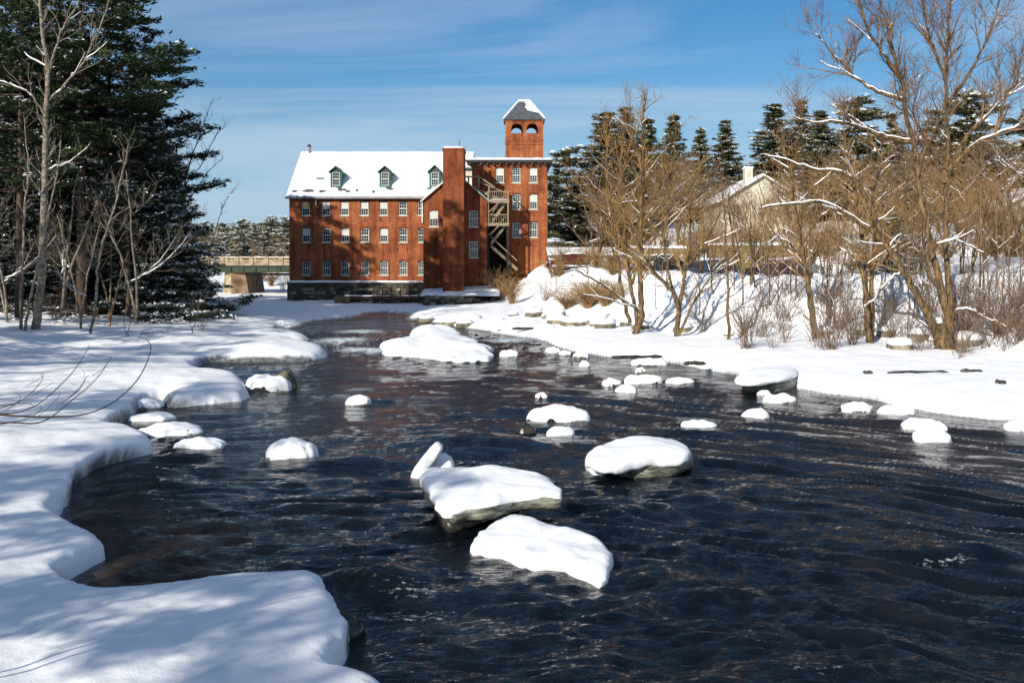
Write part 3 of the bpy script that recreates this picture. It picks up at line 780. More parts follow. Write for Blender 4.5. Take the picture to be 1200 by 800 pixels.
        # window is a sub-part (roof > dormer would be too deep with it, so it hangs on the roof)
        k = window_meshes(wd, wdh, 3, 4)
        o = link('dormer_window', k['frame'], roof); o.location = (cx_, yf - 0.06, zb + 0.06)
        o = link('dormer_glass', k['glass'], roof); o.location = (cx_, yf - 0.06, zb + 0.06)
        dr = MB(); ypk = YM - ov + (zp - ze) / slope + 0.5
        for sx_ in (-1, 1):
            xe = cx_ + sx_ * (w/2 + 0.22); zl = zsd - 0.12
            yke = YM - ov + (zl - ze) / slope + 0.2
            a, b_, c, e = (cx_, yf - 0.25, zp), (xe, yf - 0.25, zl), (xe, yke, zl), (cx_, ypk, zp)
            dr.quad(a, b_, c, e, 0)
            up = lambda p: (p[0], p[1] + (0.06 if p[1] < yf else 0), p[2] + 0.13)
            dr.quad(up(a), up(b_), up(c), up(e), 1 if sx_ == 1 else 1)
            dr.quad(a, b_, (b_[0], b_[1], b_[2] + 0.11), (a[0], a[1], a[2] + 0.11), 0)
            dr.quad(b_, c, (c[0], c[1], c[2] + 0.11), (b_[0], b_[1], b_[2] + 0.11), 1)
        dr.build('dormer_roof', [M['green_trim'], M['snow']], roof)
    # cream shed dormer near the block
    yf = YM + 1.4
    d = MB(); xl, xr_ = X(540, yf), X(553.5, yf); zt2 = Z(198.8, yf); zb2 = Z(224, yf)
    d.box(xl, xr_, yf, yf + 3, zb2, zt2)
    d.build('shed_dormer', [M['cream_paint']], roof)
    d = MB(); d.box(xl - 0.2, xr_ + 0.25, yf - 0.3, yf + 3.2, zt2, zt2 + 0.22); d.build('shed_dormer_roof', [M['green_trim']], roof)
    d = MB(); d.box(xl + 0.9, xl + 1.1 + 0.75, yf - 0.05, yf - 0.002, zb2, Z(205, yf)); d.build('dormer_door', [M['white_paint']], roof)
    snow_slab('dormer_snow', lambda u, v: np.stack([xl - 0.2 + (xr_ - xl + 0.45) * u, yf - 0.3 + 3.5 * v, np.full_like(u, zt2 + 0.22)], -1), 10, 10, 0.2, roof)

    # ---- gabled wing
    gx0, gx1 = X(496, YG), X(570.5, YG); gz0 = Z(349, YG); gze = Z(235.5, YG); gzp = Z(203.5, YG); gxc = (gx0 + gx1) / 2
    wd, wdh = 1.05, 1.80
    op = []
    wl_ = [(508.2, 256.0, 0), (555.0, 256.2, 0), (555.0, 292.0, 1)]
    for cxp, cyp, _ in wl_:
        op.append((X(cxp, YG) - wd/2 - gx0, X(cxp, YG) + wd/2 - gx0, Z(cyp, YG) - wdh/2, Z(cyp, YG) + wdh/2, 0))
    g = MB(); wall(g, (gx0, YG), (1, 0), gx1 - gx0, gz0, gze, op, 0.3)
    g.tri((gx0, YG, gze), (gx1, YG, gze), (gxc, YG, gzp))
    g.quad((gx0, YM, gz0), (gx0, YG, gz0), (gx0, YG, gze), (gx0, YM, gze)); g.quad((gx1, YG, gz0), (gx1, YM, gz0), (gx1, YM, gze), (gx1, YG, gze))
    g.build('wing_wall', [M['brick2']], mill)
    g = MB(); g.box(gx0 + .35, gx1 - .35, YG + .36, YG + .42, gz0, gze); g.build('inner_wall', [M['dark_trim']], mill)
    for cxp, cyp, k in wl_: window(mill, X(cxp, YG), YG, Z(cyp, YG) - wdh/2, wd, wdh, 3, 6, 1 if cxp < 520 else 0, lintel=True, trim='dark_trim' if cxp < 520 else 'green_trim')
    g = MB(); ovh = 0.35; sl = (gzp - gze) / (gx1 - gxc)
    for s in (-1, 1):
        xe = gxc + s * (gx1 - gxc + 0.3); zl = gze - 0.3 * sl
        a, b_ = (gxc, YG - ovh, gzp + 0.05), (xe, YG - ovh, zl + 0.05)
        c, e = (xe, YM + 0.2, zl + 0.05), (gxc, YM + 4.2, gzp + 0.05)
        g.quad(a, b_, c, e, 0)
        up = lambda p, h=0.2: (p[0], p[1], p[2] + h)
        g.quad(up(a), up(b_), up(c), up(e), 1 if s > 0 else 1)
        g.quad(a, b_, up(b_, 0.16), up(a, 0.16), 2 if s > 0 else 3)
        g.quad(up(a, 0.16), up(b_, 0.16), up(b_), up(a), 1)
        g.quad(b_, c, up(c), up(b_), 2)
    g.build('wing_roof', [M['slate'], M['snow'], M['green_trim'], M['cream_paint']], mill)
    g = MB(); g.box(gx0 - 0.16, gx0 - 0.03, YG - 0.2, YG - 0.06, gze - 2.4, gze - 0.1); g.build('downpipe', [M['white_paint']], mill)
    # ---- chimney stack
    cx0, cx1 = X(519, YC), X(543.5, YC); cz0 = Z(344, YC); cz1 = Z(174, YC)
    g = MB(); g.box(cx0, cx1, YC, YG + 1.6, cz0, cz1)
    g.box(cx0 - 0.06, cx1 + 0.06, YC - 0.06, YG + 1.66, cz1 - 0.001 - 0.18, cz1 + 0.05)
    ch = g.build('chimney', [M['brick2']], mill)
    snow_slab('chimney_snow', lambda u, v: np.stack([cx0 - .05 + (cx1 - cx0 + .1) * u, YC - .05 + (YG + 1.7 - YC) * v, np.full_like(u, cz1 + 0.05)], -1), 10, 12, 0.2, ch)
    g = MB(); g.cyl((X(537.5, YC + 1.5), YC + 1.5, cz1), 0.13, 1.05); g.build('flue_pipe', [M['grey_gutter']], ch)
    # ---- square block with flat roof
    bx0, bx1 = X(553, YB), X(641.5, YB); bz0 = Z(330, YB); bz1 = Z(191, YB)
    wd, wdh = 0.98, 1.72
    op = []; wl2 = []
    for cyp, xs_ in ((205.3, (585.8, 605.2, 625.1)), (236.3, (605.2, 625.1)), (269.3, (585.8, 605.2, 625.1)), (236.3, (585.8,))):
        for cxp in xs_:
            a = X(cxp, YB); zc_ = Z(cyp, YB)
            op.append((a - wd/2 - bx0, a + wd/2 - bx0, zc_ - wdh/2, zc_ + wdh/2, 0)); wl2.append((a, zc_ - wdh/2))
    g = MB(); wall(g, (bx0, YB), (1, 0), bx1 - bx0, bz0, bz1, op, 0.3)
    bd = 17
    g.quad((bx1, YB, bz0), (bx1, YB + bd, bz0), (bx1, YB + bd, bz1), (bx1, YB, bz1)); g.quad((bx0, YB + bd, bz0), (bx0, YB, bz0), (bx0, YB, bz1), (bx0, YB + bd, bz1))
    g.quad((bx1, YB + bd, bz0), (bx0, YB + bd, bz0), (bx0, YB + bd, bz1), (bx1, YB + bd, bz1))
    g.box(bx0, bx1, YB - 0.10, YB - 0.002, bz1 - 0.34, bz1 - 0.02)
    g.build('block_wall', [M['brick']], mill)
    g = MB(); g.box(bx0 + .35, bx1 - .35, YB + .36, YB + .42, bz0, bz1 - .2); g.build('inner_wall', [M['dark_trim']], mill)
    for k, (a, zb) in enumerate(wl2): window(mill, a, YB, zb, wd, wdh, 3, 6, 1 if k in (0, 2, 4) else 0)
    g = MB(); g.box(bx0 - 0.5, bx1 + 0.45, YB - 0.55, YB + bd + 0.5, bz1, bz1 + 0.16, 0); g.box(bx0 - 0.7, bx1 + 0.6, YB - 0.7, YB + bd + 0.6, bz1 + 0.16, bz1 + 0.26, 1)
    cor = g.build('cornice', [M['dark_trim'], M['dark_trim']], mill)
    for k in range(12):
        bxk = bx0 + 0.3 + (bx1 - bx0 - 0.6) * k / 11
        b_ = MB(); b_.box(bxk - 0.07, bxk + 0.07, YB - 0.5, YB - 0.105, bz1 - 0.3, bz1 - 0.003); b_.build('bracket', [M['dark_trim']], cor)
    snow_slab('block_roof_snow', lambda u, v: np.stack([bx0 - .7 + (bx1 - bx0 + 1.3) * u, YB - .7 + (bd + 1.3) * v, np.full_like(u, bz1 + 0.30)], -1), 60, 40, 0.28, mill)
    # ---- belfry tower
    YT = 116.0
    tx0, tx1 = X(592.3, YT), X(636.6, YT); tz0 = bz1; tz1 = Z(139.8, YT); tw = tx1 - tx0
    def op_t(px0, px1, pt, pb): return (X(px0, YT) - tx0, X(px1, YT) - tx0, Z(pb, YT), Z(pt, YT), (X(px1, YT) - X(px0, YT)) / 2 * 0.95)
    ops = [op_t(598.9, 612.4, 144.8, 156.3), op_t(616.9, 630.4, 144.8, 156.3)]
    g = MB()
    wall(g, (tx0, YT), (1, 0), tw, tz0, tz1, ops, 0.35, back=True)
    wall(g, (tx1, YT), (0, 1), tw, tz0, tz1, ops, 0.35, back=True)
    wall(g, (tx1, YT + tw), (-1, 0), tw, tz0, tz1, ops, 0.35, back=True)
    wall(g, (tx0, YT + tw), (0, -1), tw, tz0, tz1, ops, 0.35, back=True)
    zf = ops[0][2] - 0.25
    for zz in (Z(168.5, YT), Z(164.5, YT)):
        g.box(tx0 - 0.07, tx1 + 0.07, YT - 0.07, YT - 0.002, zz - 0.09, zz + 0.09)
    g.box(tx0 - 0.08, tx1 + 0.08, YT - 0.08, YT - 0.002, tz1 - 0.22, tz1 - 0.003)
    tower = g.build('belfry_tower', [M['brick']], mill)
    g = MB(); g.box(tx0 + .36, tx1 - .36, YT + .36, YT + tw - .36, zf - 2.2, zf - 2.0); g.box(tx0 + .36, tx1 - .36, YT + .36, YT + tw - .36, tz1 - .05, tz1 + .05); g.build('belfry_floor', [M['dark_trim']], tower)
    e = 0.22; zp = Z(118.6, YT + tw/2); zb_ = tz1 + 0.02
    rx0, rx1 = X(608.3, YT + tw/2), X(620.5, YT + tw/2); ym = YT + tw/2
    A, B, C, D = (tx0 - e, YT - e, zb_), (tx1 + e, YT - e, zb_), (tx1 + e, YT + tw + e, zb_), (tx0 - e, YT + tw + e, zb_)
    P0, P1 = (rx0, ym, zp), (rx1, ym, zp)
    g = MB(); g.quad(A, B, P1, P0); g.tri(B, C, P1); g.quad(C, D, P0, P1); g.tri(D, A, P0); g.quad(A, D, C, B)
    g.box(tx0 - e, tx1 + e, YT - e, YT + tw + e, zb_ - 0.10, zb_ - 0.004)
    g.build('tower_roof', [M['slate']], tower)
    # snow left on the tower roof: right part of the front face and the other faces
    def lerp(a, b, t): return tuple(a[i] + (b[i] - a[i]) * t for i in range(3))
    g = MB(); up = lambda p, h=0.10: (p[0], p[1] - 0.02, p[2] + h)
    rj = random.Random(5)
    n = 14; prevL = None
    for k in range(n + 1):
        t = 0.28 + 0.74 * k / n
        L_, R_ = lerp(A, P0, t), lerp(B, P1, t)
        fx = 0.56 + 0.05 * rj.uniform(-1, 1)
        if t < 0.40: fx = 0.95 - (t - 0.28) * 2.2
        q0 = up(lerp(L_, R_, min(fx, 0.98))); q1 = up(lerp(L_, R_, 1.0))
        if prevL: g.quad(prevL[0], prevL[1], q1, q0)
        prevL = (q0, q1)
    g.tri(up(lerp(A, P0, 0), 0.1), up(D, 0.1), up(P0, 0.12)); g.tri(up(B, 0.1), up(C, 0.1), up(P1, 0.12)); g.quad(up(C), up(D), up(P0), up(P1))
    g.beam(lerp(A, P0, 0.02), up(P0, 0.05), 0.16, 0.2); g.beam(lerp(B, P1, 0.02), up(P1, 0.05), 0.16, 0.2); g.beam(up(P0, 0.04), up(P1, 0.04), 0.2, 0.2)
    g.build('tower_snow', [M['snow']], tower)
    # ---- foundation plinth, and the low terrace before it
    px0, px1 = X(336.5, 114.2), X(497, 114.2); pz1 = Z(331, 114.2)
    g = MB(); g.box(px0, px1, 114.2, 115.0 - 0.01, 0.2, pz1); pl = g.build('plinth', [M['dark_stone']], mill)
    snow_slab('ledge_snow', lambda u, v: np.stack([px0 - .1 + (px1 - px0 + .1) * u, 114.05 + 0.93 * v, np.full_like(u, pz1)], -1), 60, 6, 0.2, pl)
    rs = random.Random(11)
    zrow = 0.35; sm = []
    for k in range(6):
        b_ = MB()
        w, h, dpt = rs.uniform(0.45, 0.95), rs.uniform(0.28, 0.42), 0.14
        n = len(b_.v); b_.box(-w/2, w/2, -dpt, 0.05, 0, h)
        b_.v = [(x + rs.uniform(-.05, .05), y + (rs.uniform(-.04, .04) if y < 0 else 0), z + rs.uniform(-.03, .03)) for x, y, z in b_.v]
        sm.append((w, h, b_.mesh('stone', [M['stone'] if k % 2 else M['dark_stone']])))
    while zrow < pz1 - 0.4:
        xx = px0 + 0.3
        while xx < px1 - 0.4:
            w, h, me = rs.choice(sm)
            if rs.random() < 0.62:
                o = link('stone', me, pl); o.location = (xx + w/2, 114.2, zrow)
            xx += w + 0.03
        zrow += 0.4
    return mill
mill = build_mill()

def cube_stone_meshes(n, mats, seed, w=(0.4, 0.9), h=(0.25, 0.45), d=0.5):
    rs = random.Random(seed); out = []
    for k in range(n):
        b = MB(); ww, hh = rs.uniform(*w), rs.uniform(*h); b.box(-ww/2, ww/2, -d/2, d/2, 0, hh)
        b.v = [(x + rs.uniform(-.07, .07), y + rs.uniform(-.1, .1), z + rs.uniform(-.05, .05)) for x, y, z in b.v]
        out.append((ww, hh, b.mesh('stone', [M[rs.choice(mats)]])))
    return out
def stone_wall(name, label, x0, x1, y, z0, z1, seed, mats, snow=True, slant=0.0, core='dark_stone'):
    t = thing(name, label, 'wall')
    rs = random.Random(seed); S = cube_stone_meshes(9, mats, seed)
    core_b = MB(); core_b.box(x0 + .1, x1 - .1, y + .1, y + 1.2, z0, z1 - .1); core_b.build('core', [M[core]], t)
    z = z0; r = 0
    while z < z1 - 0.12:
        x = x0 + rs.uniform(0, .3)
        while x < x1 - .2:
            w, h, me = rs.choice(S)
            o = link('stone', me, t); o.location = (x + w/2, y + rs.uniform(-.12, .08), z); o.rotation_euler = (0, 0, rs.uniform(-.12, .12)); o.scale = (1, 1, 0.36 / h)
            x += w + rs.uniform(0.0, .05)
        z += 0.36; r += 1
    if snow:
        snow_slab('wall_snow', lambda u, v: np.stack([x0 - .2 + (x1 - x0 + .4) * u, y - .35 + 1.9 * v, np.full_like(u, z1 - 0.05) + 0.15 * fbm(u * 5, v * 2, 2, seed)], -1), 50, 10, 0.28, t)
    return t
def XZ(px, py, Y): p = W(px, py, Y); return p[0], p[2]
# terrace of the mill race with a rusty edge beam
tx0, tz = XZ(402, 346.5, 110); tx1, _ = XZ(497, 346.5, 110)
stone_wall('stone_terrace', 'low stone terrace with snow on top running along the foot of the long mill wall', tx0, tx1, 110, 0.0, tz - 0.25, 4, ['stone', 'stone', 'dark_stone'], True)
t = thing('edge_beam', 'rust brown steel edge beam under the snow of the mill terrace', 'beam')
b = MB(); b.box(tx0, tx1, 109.2, 109.5, tz - 0.30, tz - 0.02); b.build('beam_web', [mat('rust', (0.10, 0.035, 0.02), (0.2, 0.07, 0.03), 3)], t)
for k in range(9):
    xx = tx0 + (tx1 - tx0) * (k + .5) / 9
    b = MB(); b.box(xx - .06, xx + .06, 109.12, 109.19, tz - 0.9, tz + .9 if k > 3 else tz - 0.1); b.build('rail_post', [M['dark_steel']], t)
b = MB(); xx, _ = XZ(403, 350, 109); b.box(xx - 1.0, xx + 0.6, 108.6, 109.1, 0.2, tz - 0.05); o = b.build('pier_block', [M['concrete_stained']], t)
x0_, z1_ = XZ(497, 348, 106); x1_, _ = XZ(558, 348, 106)
stone_wall('rubble_wall', 'tumbled rubble stone wall under the chimney wing at the water edge', x0_, x1_, 105.2, -0.1, 1.35, 8, ['stone', 'stone', 'rock', 'dark_stone'])
# snow apron behind the rubble wall
apron_x0, apron_x1 = x0_ - 0.5, x1_ + 2.5
apron = snow_slab('apron', lambda u, v: np.stack([apron_x0 + (apron_x1 - apron_x0) * u, 105.8 + 5 * v, 1.25 + 0.5 * v + 0.5 * u * v], -1), 40, 20, 0.2, None)
apron.name = 'snow_bank'
setkind(apron, 'structure')

# ------------------------------------------------------------------ wooden outside stair
def build_stairs():
    YB, YF = 113.9, 110.3
    X = lambda px, Y=YF: (px - 600) / FPX * Y
    Z = lambda py, Y=YF: CAMH - (py - HZ) / FPX * Y
    t = thing('fire_escape', 'weathered wooden outside stair with railed landings on the square brick block', 'stairs')
    xl, xr = X(571.5), X(595.3)
    def part(name, fn, m='wood'):
        b = MB(); fn(b); return b.build(name, [M[m]], t)
    for px in (572, 595.3):
        for yy in (YF, YB - 0.3):
            x = X(px); part('post', lambda b: b.box(x - .08, x + .08, yy - .08, yy + .08, Z(264), Z(224))); part('post', lambda b: b.box(x - .08, x + .08, yy - .08, yy + .08, ground_z(x, yy) - .2, Z(264)), 'black_board')  # lower half of each post coloured black as if in shade
    for zt in (Z(235), Z(262)):
        dk = part('landing', lambda b: b.box(xl - .1, xr + .1, YF - .1, YB - .1, zt - .10, zt))
        for s in range(8):
            b = MB(); yy = YF - .05 + (YB - YF - .2) * s / 8; b.box(xl - .12, xr + .12, yy, yy + .38, zt + .004, zt + .05); b.build('deck_board', [M['wood']], dk)
        part('joist', lambda b: b.box(xl - .15, xr + .15, YF - .16, YF - .104, zt - .28, zt + .06))
        rl = part('railing', lambda b: (b.box(xl, xr, YF - .07, YF + .03, zt + .95, zt + 1.05), b.box(xr - .05, xr + .05, YF + .04, YB, zt + .95, zt + 1.05)))
        for k in range(1, 9):
            x = xl + (xr - xl) * k / 9; b = MB(); b.box(x - .025, x + .025, YF - .045, YF - .005, zt + .055, zt + .945); b.build('baluster', [M['wood']], rl)
        for k in range(1, 7):
            yy = YF + (YB - YF) * k / 7; b = MB(); b.box(xr - .02, xr + .02, yy - .025, yy + .025, zt + .055, zt + .945); b.build('baluster', [M['wood']], rl)
        part('brace', lambda b: b.beam((xl + .1, YF - .03, zt - 1.3), (xl + 1.2, YF - .03, zt - .3), .1, .12))
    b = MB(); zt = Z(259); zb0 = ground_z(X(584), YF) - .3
    n = 9; ec = t
    for k in range(n):
        xa, xb = xl - .1 + (xr - xl) * k / n, xl - .1 + (xr - xl) * (k + 1) / n
        q = MB(); q.box(xa + .01, xb - .01, YB - .12 + .01 * (k % 2), YB - .02, zb0, Z(250)); q.build('board', [M['black_board']], t)  # black backing added where the wing's shade darkens the brick
    for k in range(12):
        ya, yb = YF + .42 + (YB - YF - .5) * k / 12, YF + .42 + (YB - YF - .5) * (k + 1) / 12
        q = MB(); q.box(xr - .2, xr - .13 + .01 * (k % 2), ya + .01, yb - .01, zb0, zt - .12); q.build('board', [M['black_board']], t)  # dark side boards added to shade the brick and read as shadow
    # flights between landings and up to the top walkway
    def flight(p, q, n=12):
        st = part('stair_stringer', lambda b: (b.beam((p[0], YF + .5, p[1]), (q[0], YF + .5, q[1]), .08, .3), b.beam((p[0], YF + 1.6, p[1]), (q[0], YF + 1.6, q[1]), .08, .3)))
        for k in range(n):
            f = (k + .5) / n; x = p[0] + (q[0] - p[0]) * f; z = p[1] + (q[1] - p[1]) * f
            b = MB(); b.box(x - .14, x + .14, YF + .55, YF + 1.55, z + .13, z + .17); b.build('tread', [M['wood']], st)
        part('handrail', lambda b: b.beam((p[0], YF + .45, p[1] + 1.0), (q[0], YF + .45, q[1] + 1.0), .08, .12))
    flight((X(558), Z(222)), (X(592), Z(236)))
    flight((X(575), Z(262)), (X(593), Z(236)))
    flight((X(593), Z(263)), (X(575), Z(286)))
    flight((X(575), Z(288)), (X(606), Z(316)))
    # top walkway to the shed dormer
    zt = Z(221)
    wk = part('walkway', lambda b: b.box(X(544), X(562), YF + .2, YB + 2, zt - .12, zt))
    part('railing', lambda b: (b.box(X(543), X(561), YF + .2, YF + .3, zt + 1.25, zt + 1.4), b.beam((X(561), YF + .25, zt + 1.35), (X(580), YF + .25, Z(229) + .9), .1, .14)))
    for px in (549, 561, 573):
        x = X(px); zz = zt if px < 562 else Z(226); part('post', lambda b: b.box(x - .08, x + .08, YF + .15, YF + .31, zz - (1.2), zz + (1.45 if px < 562 else .7)))
    snow_slab('stair_snow', lambda u, v: np.stack([xl + (xr - xl) * u, YF + 3 * v, np.full_like(u, Z(235) + .05)], -1), 12, 8, 0.15, t)
build_stairs()

# ------------------------------------------------------------------ bridge
def build_bridge():
    Y0, Y1 = 134.0, 143.0
    X = lambda px: (px - 600) / FPX * Y0
    Z = lambda py: CAMH - (py - HZ) / FPX * Y0
    br = thing('road_bridge', 'concrete and green steel road bridge running behind the left end of the mill', 'bridge')
    xa, xb = X(120), X(420)
    b = MB(); b.box(xa, xb, Y0 + .1, Y1 - .1, Z(312.5), Z(310.8)); b.build('deck', [M['asphalt']], br)
    for yy in (Y0, Y1):
        b = MB(); b.box(xa, xb, yy - .25, yy + .05, Z(319), Z(311.2)); b.box(xa, xb, yy - .4, yy - .26, Z(311.9), Z(311.2)); b.box(xa, xb, yy - .4, yy - .26, Z(319), Z(318.3))
        g = b.build('girder', [M['green_steel']], br)
        for px in np.arange(126, 420, 14.5):
            s = MB(); s.box(X(px) - .06, X(px) + .06, yy - .36, yy - .262, Z(318.2), Z(312)); s.build('stiffener', [M['green_steel']], g)
        for nm, t0, t1, off in (('coping', 302.6, 301.2, .06), ('rail_beam', 306.9, 304.3, 0), ('kerb', 311.1, 308.0, .02)):
            b = MB(); b.box(xa, xb, yy - .12 - off, yy + .15 + off, Z(t0), Z(t1)); b.build(nm, [M['concrete']], br)
        for px in np.arange(122, 420, 17.3):
            b = MB(); b.box(X(px) - .28, X(px) + .28, yy - .22, yy + .25, Z(311.0), Z(300.8)); b.build('parapet_post', [M['concrete']], br)
    b = MB(); x0, x1, x2 = X(259.5), X(271), X(289)
    zb, zt = 0.3, Z(318.5)
    n = len(b.v)
    b.quad((x0, Y0 + .5, zb), (x1, Y0 - .1, zb), (x1, Y0 - .1, zt), (x0 + .3, Y0 + .5, zt)); b.quad((x1, Y0 - .1, zb), (x2 + .25, Y0 + .3, zb), (x2 - .3, Y0 + .3, zt), (x1, Y0 - .1, zt), 1)
    b.quad((x2 + .25, Y0 + .3, zb), (x2 + .25, Y1, zb), (x2 - .3, Y1, zt), (x2 - .3, Y0 + .3, zt), 1); b.quad((x0, Y1, zb), (x0, Y0 + .5, zb), (x0 + .3, Y0 + .5, zt), (x0 + .3, Y1, zt))
    b.quad((x0 + .3, Y0 + .5, zt), (x1, Y0 - .1, zt), (x2 - .3, Y0 + .3, zt), (x2 - .3, Y1, zt))
    b.build('pier', [M['concrete'], M['concrete_stained']], br)  # right-hand faces of the pier in the browner concrete
    b = MB(); b.box(X(286), xb, Y0 + .6, Y0 + .9, Z(322.6), Z(320.2)); b.build('pipe_run', [M['dark_steel']], br)
    snow_slab('bridge_snow', lambda u, v: np.stack([xa + (xb - xa) * u, Y0 - .1 + .3 * v, np.full_like(u, Z(301.2))], -1), 60, 4, 0.06, br)
build_bridge()

# ------------------------------------------------------------------ tubes and trees
def tubes(branches, sides=None):
    """branches: list of (pts Nx3, radii N). Vectorised by group; returns verts, quads, tris"""
    groups = {}
    for p, r in branches:
        k = sides or (8 if r[0] > 0.12 else 5 if r[0] > 0.035 else 3)
        groups.setdefault((len(p), k), []).append((p, r))
    V = []; Q = []; off = 0
    for (n, k), lst in groups.items():
        P = np.array([a for a, _ in lst]); R = np.array([b for _, b in lst])      # B,n,3 / B,n
        T = np.empty_like(P); T[:, 1:-1] = P[:, 2:] - P[:, :-2]; T[:, 0] = P[:, 1] - P[:, 0]; T[:, -1] = P[:, -1] - P[:, -2]
        T /= np.linalg.norm(T, axis=2, keepdims=True) + 1e-9
        ref = np.where(np.abs(T[:, :1, 2:3]) > 0.8, np.array([[[1.0, 0, 0]]]), np.array([[[0, 0, 1.0]]]))
        A = np.cross(T, np.broadcast_to(ref, T.shape)); A /= np.linalg.norm(A, axis=2, keepdims=True) + 1e-9
        B = np.cross(T, A)
        th = np.arange(k) * 2 * math.pi / k
        ring = P[:, :, None, :] + R[:, :, None, None] * (A[:, :, None, :] * np.cos(th)[None, None, :, None] + B[:, :, None, :] * np.sin(th)[None, None, :, None])
        nb = len(lst)
        idx = off + np.arange(nb * n * k).reshape(nb, n, k)
        nx = np.roll(idx, -1, axis=2)
        q = np.stack([idx[:, :-1], nx[:, :-1], nx[:, 1:], idx[:, 1:]], -1).reshape(-1, 4)
        V.append(ring.reshape(-1, 3)); Q.append(q); off += nb * n * k
    if not V: return np.zeros((0, 3)), np.zeros((0, 4), int)
    return np.concatenate(V), np.concatenate(Q)

def snow_on(branches, rmin=0.02, rng=None, cover=0.8, fat=0.8):
    out = []
    for p, r in branches:
        if r[0] < rmin: continue
        if rng is not None and rng.rand() > cover: continue
        d = p[1:] - p[:-1]; sl = np.abs(d[:, 2]) / (np.linalg.norm(d, axis=1) + 1e-9)
        sl = np.concatenate([sl[:1], sl])
        f = np.clip((0.88 - sl) / 0.3, 0, 1)
        if f.max() < 0.15: continue
        q = p.copy(); q[:, 2] += r * 0.45 + 0.012
        rr = np.maximum(r * fat + 0.012, 0.012) * f
        out.append((q, np.maximum(rr, 0.0005)))
    return out

def rot_about(v, axis, ang):
    axis = axis / (np.linalg.norm(axis) + 1e-9)
    return v * math.cos(ang) + np.cross(axis, v) * math.sin(ang) + axis * np.dot(axis, v) * (1 - math.cos(ang))

def sub_branches(rng, pts, rad, depth, out, pr):
    """children along a parent polyline"""
    L = np.linalg.norm(pts[1:] - pts[:-1], axis=1).sum()
    n = max(1, int(pr['dens'][min(depth, len(pr['dens']) - 1)] * L * rng.uniform(0.8, 1.2)))
    n = min(n, pr.get('maxkids', 60))
    for i in range(n):
        t = rng.uniform(pr.get('start', 0.25) if depth == 0 else 0.15, 1.0)
        s = t * (len(pts) - 1); k = min(int(s), len(pts) - 2); f = s - k
        p = pts[k] * (1 - f) + pts[k + 1] * f; r0 = rad[k] * (1 - f) + rad[k + 1] * f
        d = pts[k + 1] - pts[k]; d = d / (np.linalg.norm(d) + 1e-9)
        ax = rng.normal(size=3)
        nd = rot_about(d, np.cross(d, ax), math.radians(rng.uniform(*pr['ang'])))
        nd[2] += pr['up'] * rng.uniform(0.3, 1.0); nd /= np.linalg.norm(nd)
        ln = pr['len'][min(depth, len(pr['len']) - 1)] * rng.uniform(0.5, 1.2) * (1.1 - 0.5 * t)
        r = max(min(r0 * 0.6, pr['rad'][min(depth, len(pr['rad']) - 1)] * rng.uniform(0.7, 1.2)), pr['rmin'])
        seg = 5 if depth < 1 else 4
        P = [p]; dd = nd.copy()
        for q in range(seg):
            dd = dd + rng.normal(size=3) * pr['wig'] + np.array([0, 0, pr['bend'][min(depth, len(pr['bend']) - 1)]])
            dd /= np.linalg.norm(dd); P.append(P[-1] + dd * ln / seg)
        P = np.array(P); R = np.linspace(r, max(r * 0.35, pr['rmin'] * 0.6), seg + 1)
        out.append((P, R))
        if depth + 1 < pr['levels']: sub_branches(rng, P, R, depth + 1, out, pr)

PR = dict(dens=[1.6, 2.2, 3.0], len=[2.4, 1.2, 0.6], rad=[0.05, 0.022, 0.012], ang=(28, 62), up=0.35, wig=0.13, bend=[0.04, 0.03, 0.0], rmin=0.009, levels=3)

def resample(P, R, n):
    P = np.array(P, float); R = np.array(R, float)
    # Catmull-Rom through the points
    m = len(P); t = np.linspace(0, m - 1, n); out = []
    for s in t:
        i = min(int(s), m - 2); f = s - i
        p0 = P[max(i - 1, 0)]; p1 = P[i]; p2 = P[i + 1]; p3 = P[min(i + 2, m - 1)]
        out.append(0.5 * ((2 * p1) + (-p0 + p2) * f + (2 * p0 - 5 * p1 + 4 * p2 - p3) * f * f + (-p0 + 3 * p1 - 3 * p2 + p3) * f ** 3))
    return np.array(out), np.interp(t, np.arange(m), R)

def tree_from_limbs(name, label, cat, limbs, pr, seed, bark='bark', twig='twig', snow=True, group=None, base=None, cover=0.8, twig_snow=0.02):
    """limbs: list of (pts world, radii, kids?) built into trunk (thick limbs), crown (branches), snow"""
    rng = np.random.RandomState(seed)
    base = np.array(limbs[0][0][0]) if base is None else np.array(base)
    thick = []; thin = []
    for L in limbs:
        P, R = resample(L[0], L[1], max(8, len(L[0]) * 4))
        P = P + 0.03 * rng.normal(size=P.shape) * (np.arange(len(P))[:, None] > 0)
        thick.append((P - base, R))
        if L[2]:
            p2 = dict(pr); 
            if isinstance(L[2], dict): p2.update(L[2])
            sub_branches(rng, P - base, R, 0, thin, p2)
    t = thing(name, label, cat, tuple(base), group=group)
    v, q = tubes(thick); link('trunk', mesh_np('trunk', v, q, None, [M[bark]], smooth=True), t)
    if thin:
        v, q = tubes(thin); link('crown', mesh_np('crown', v, q, None, [M[twig]], smooth=True), t)
    if snow:
        s = snow_on(thick, 0.02, rng, 1.0, 0.75) + snow_on(thin, twig_snow, rng, cover, 0.8)
        if s:
            v, q = tubes(s, 5); setkind(link('snow_cover', mesh_np('snow_cover', v, q, None, [M['branch_snow']], smooth=True), t), 'stuff')
    return t

def px_limb(pts, Y, r0, r1, dY=None, kids=True):
    """pixel polyline -> world limb at depth Y (dY: depth offset per point)"""
    n = len(pts); dY = [0] * n if dY is None else dY
    P = [W(p[0], p[1], Y + dY[i]) for i, p in enumerate(pts)]
    return (P, list(np.linspace(r0, r1, n)), kids)

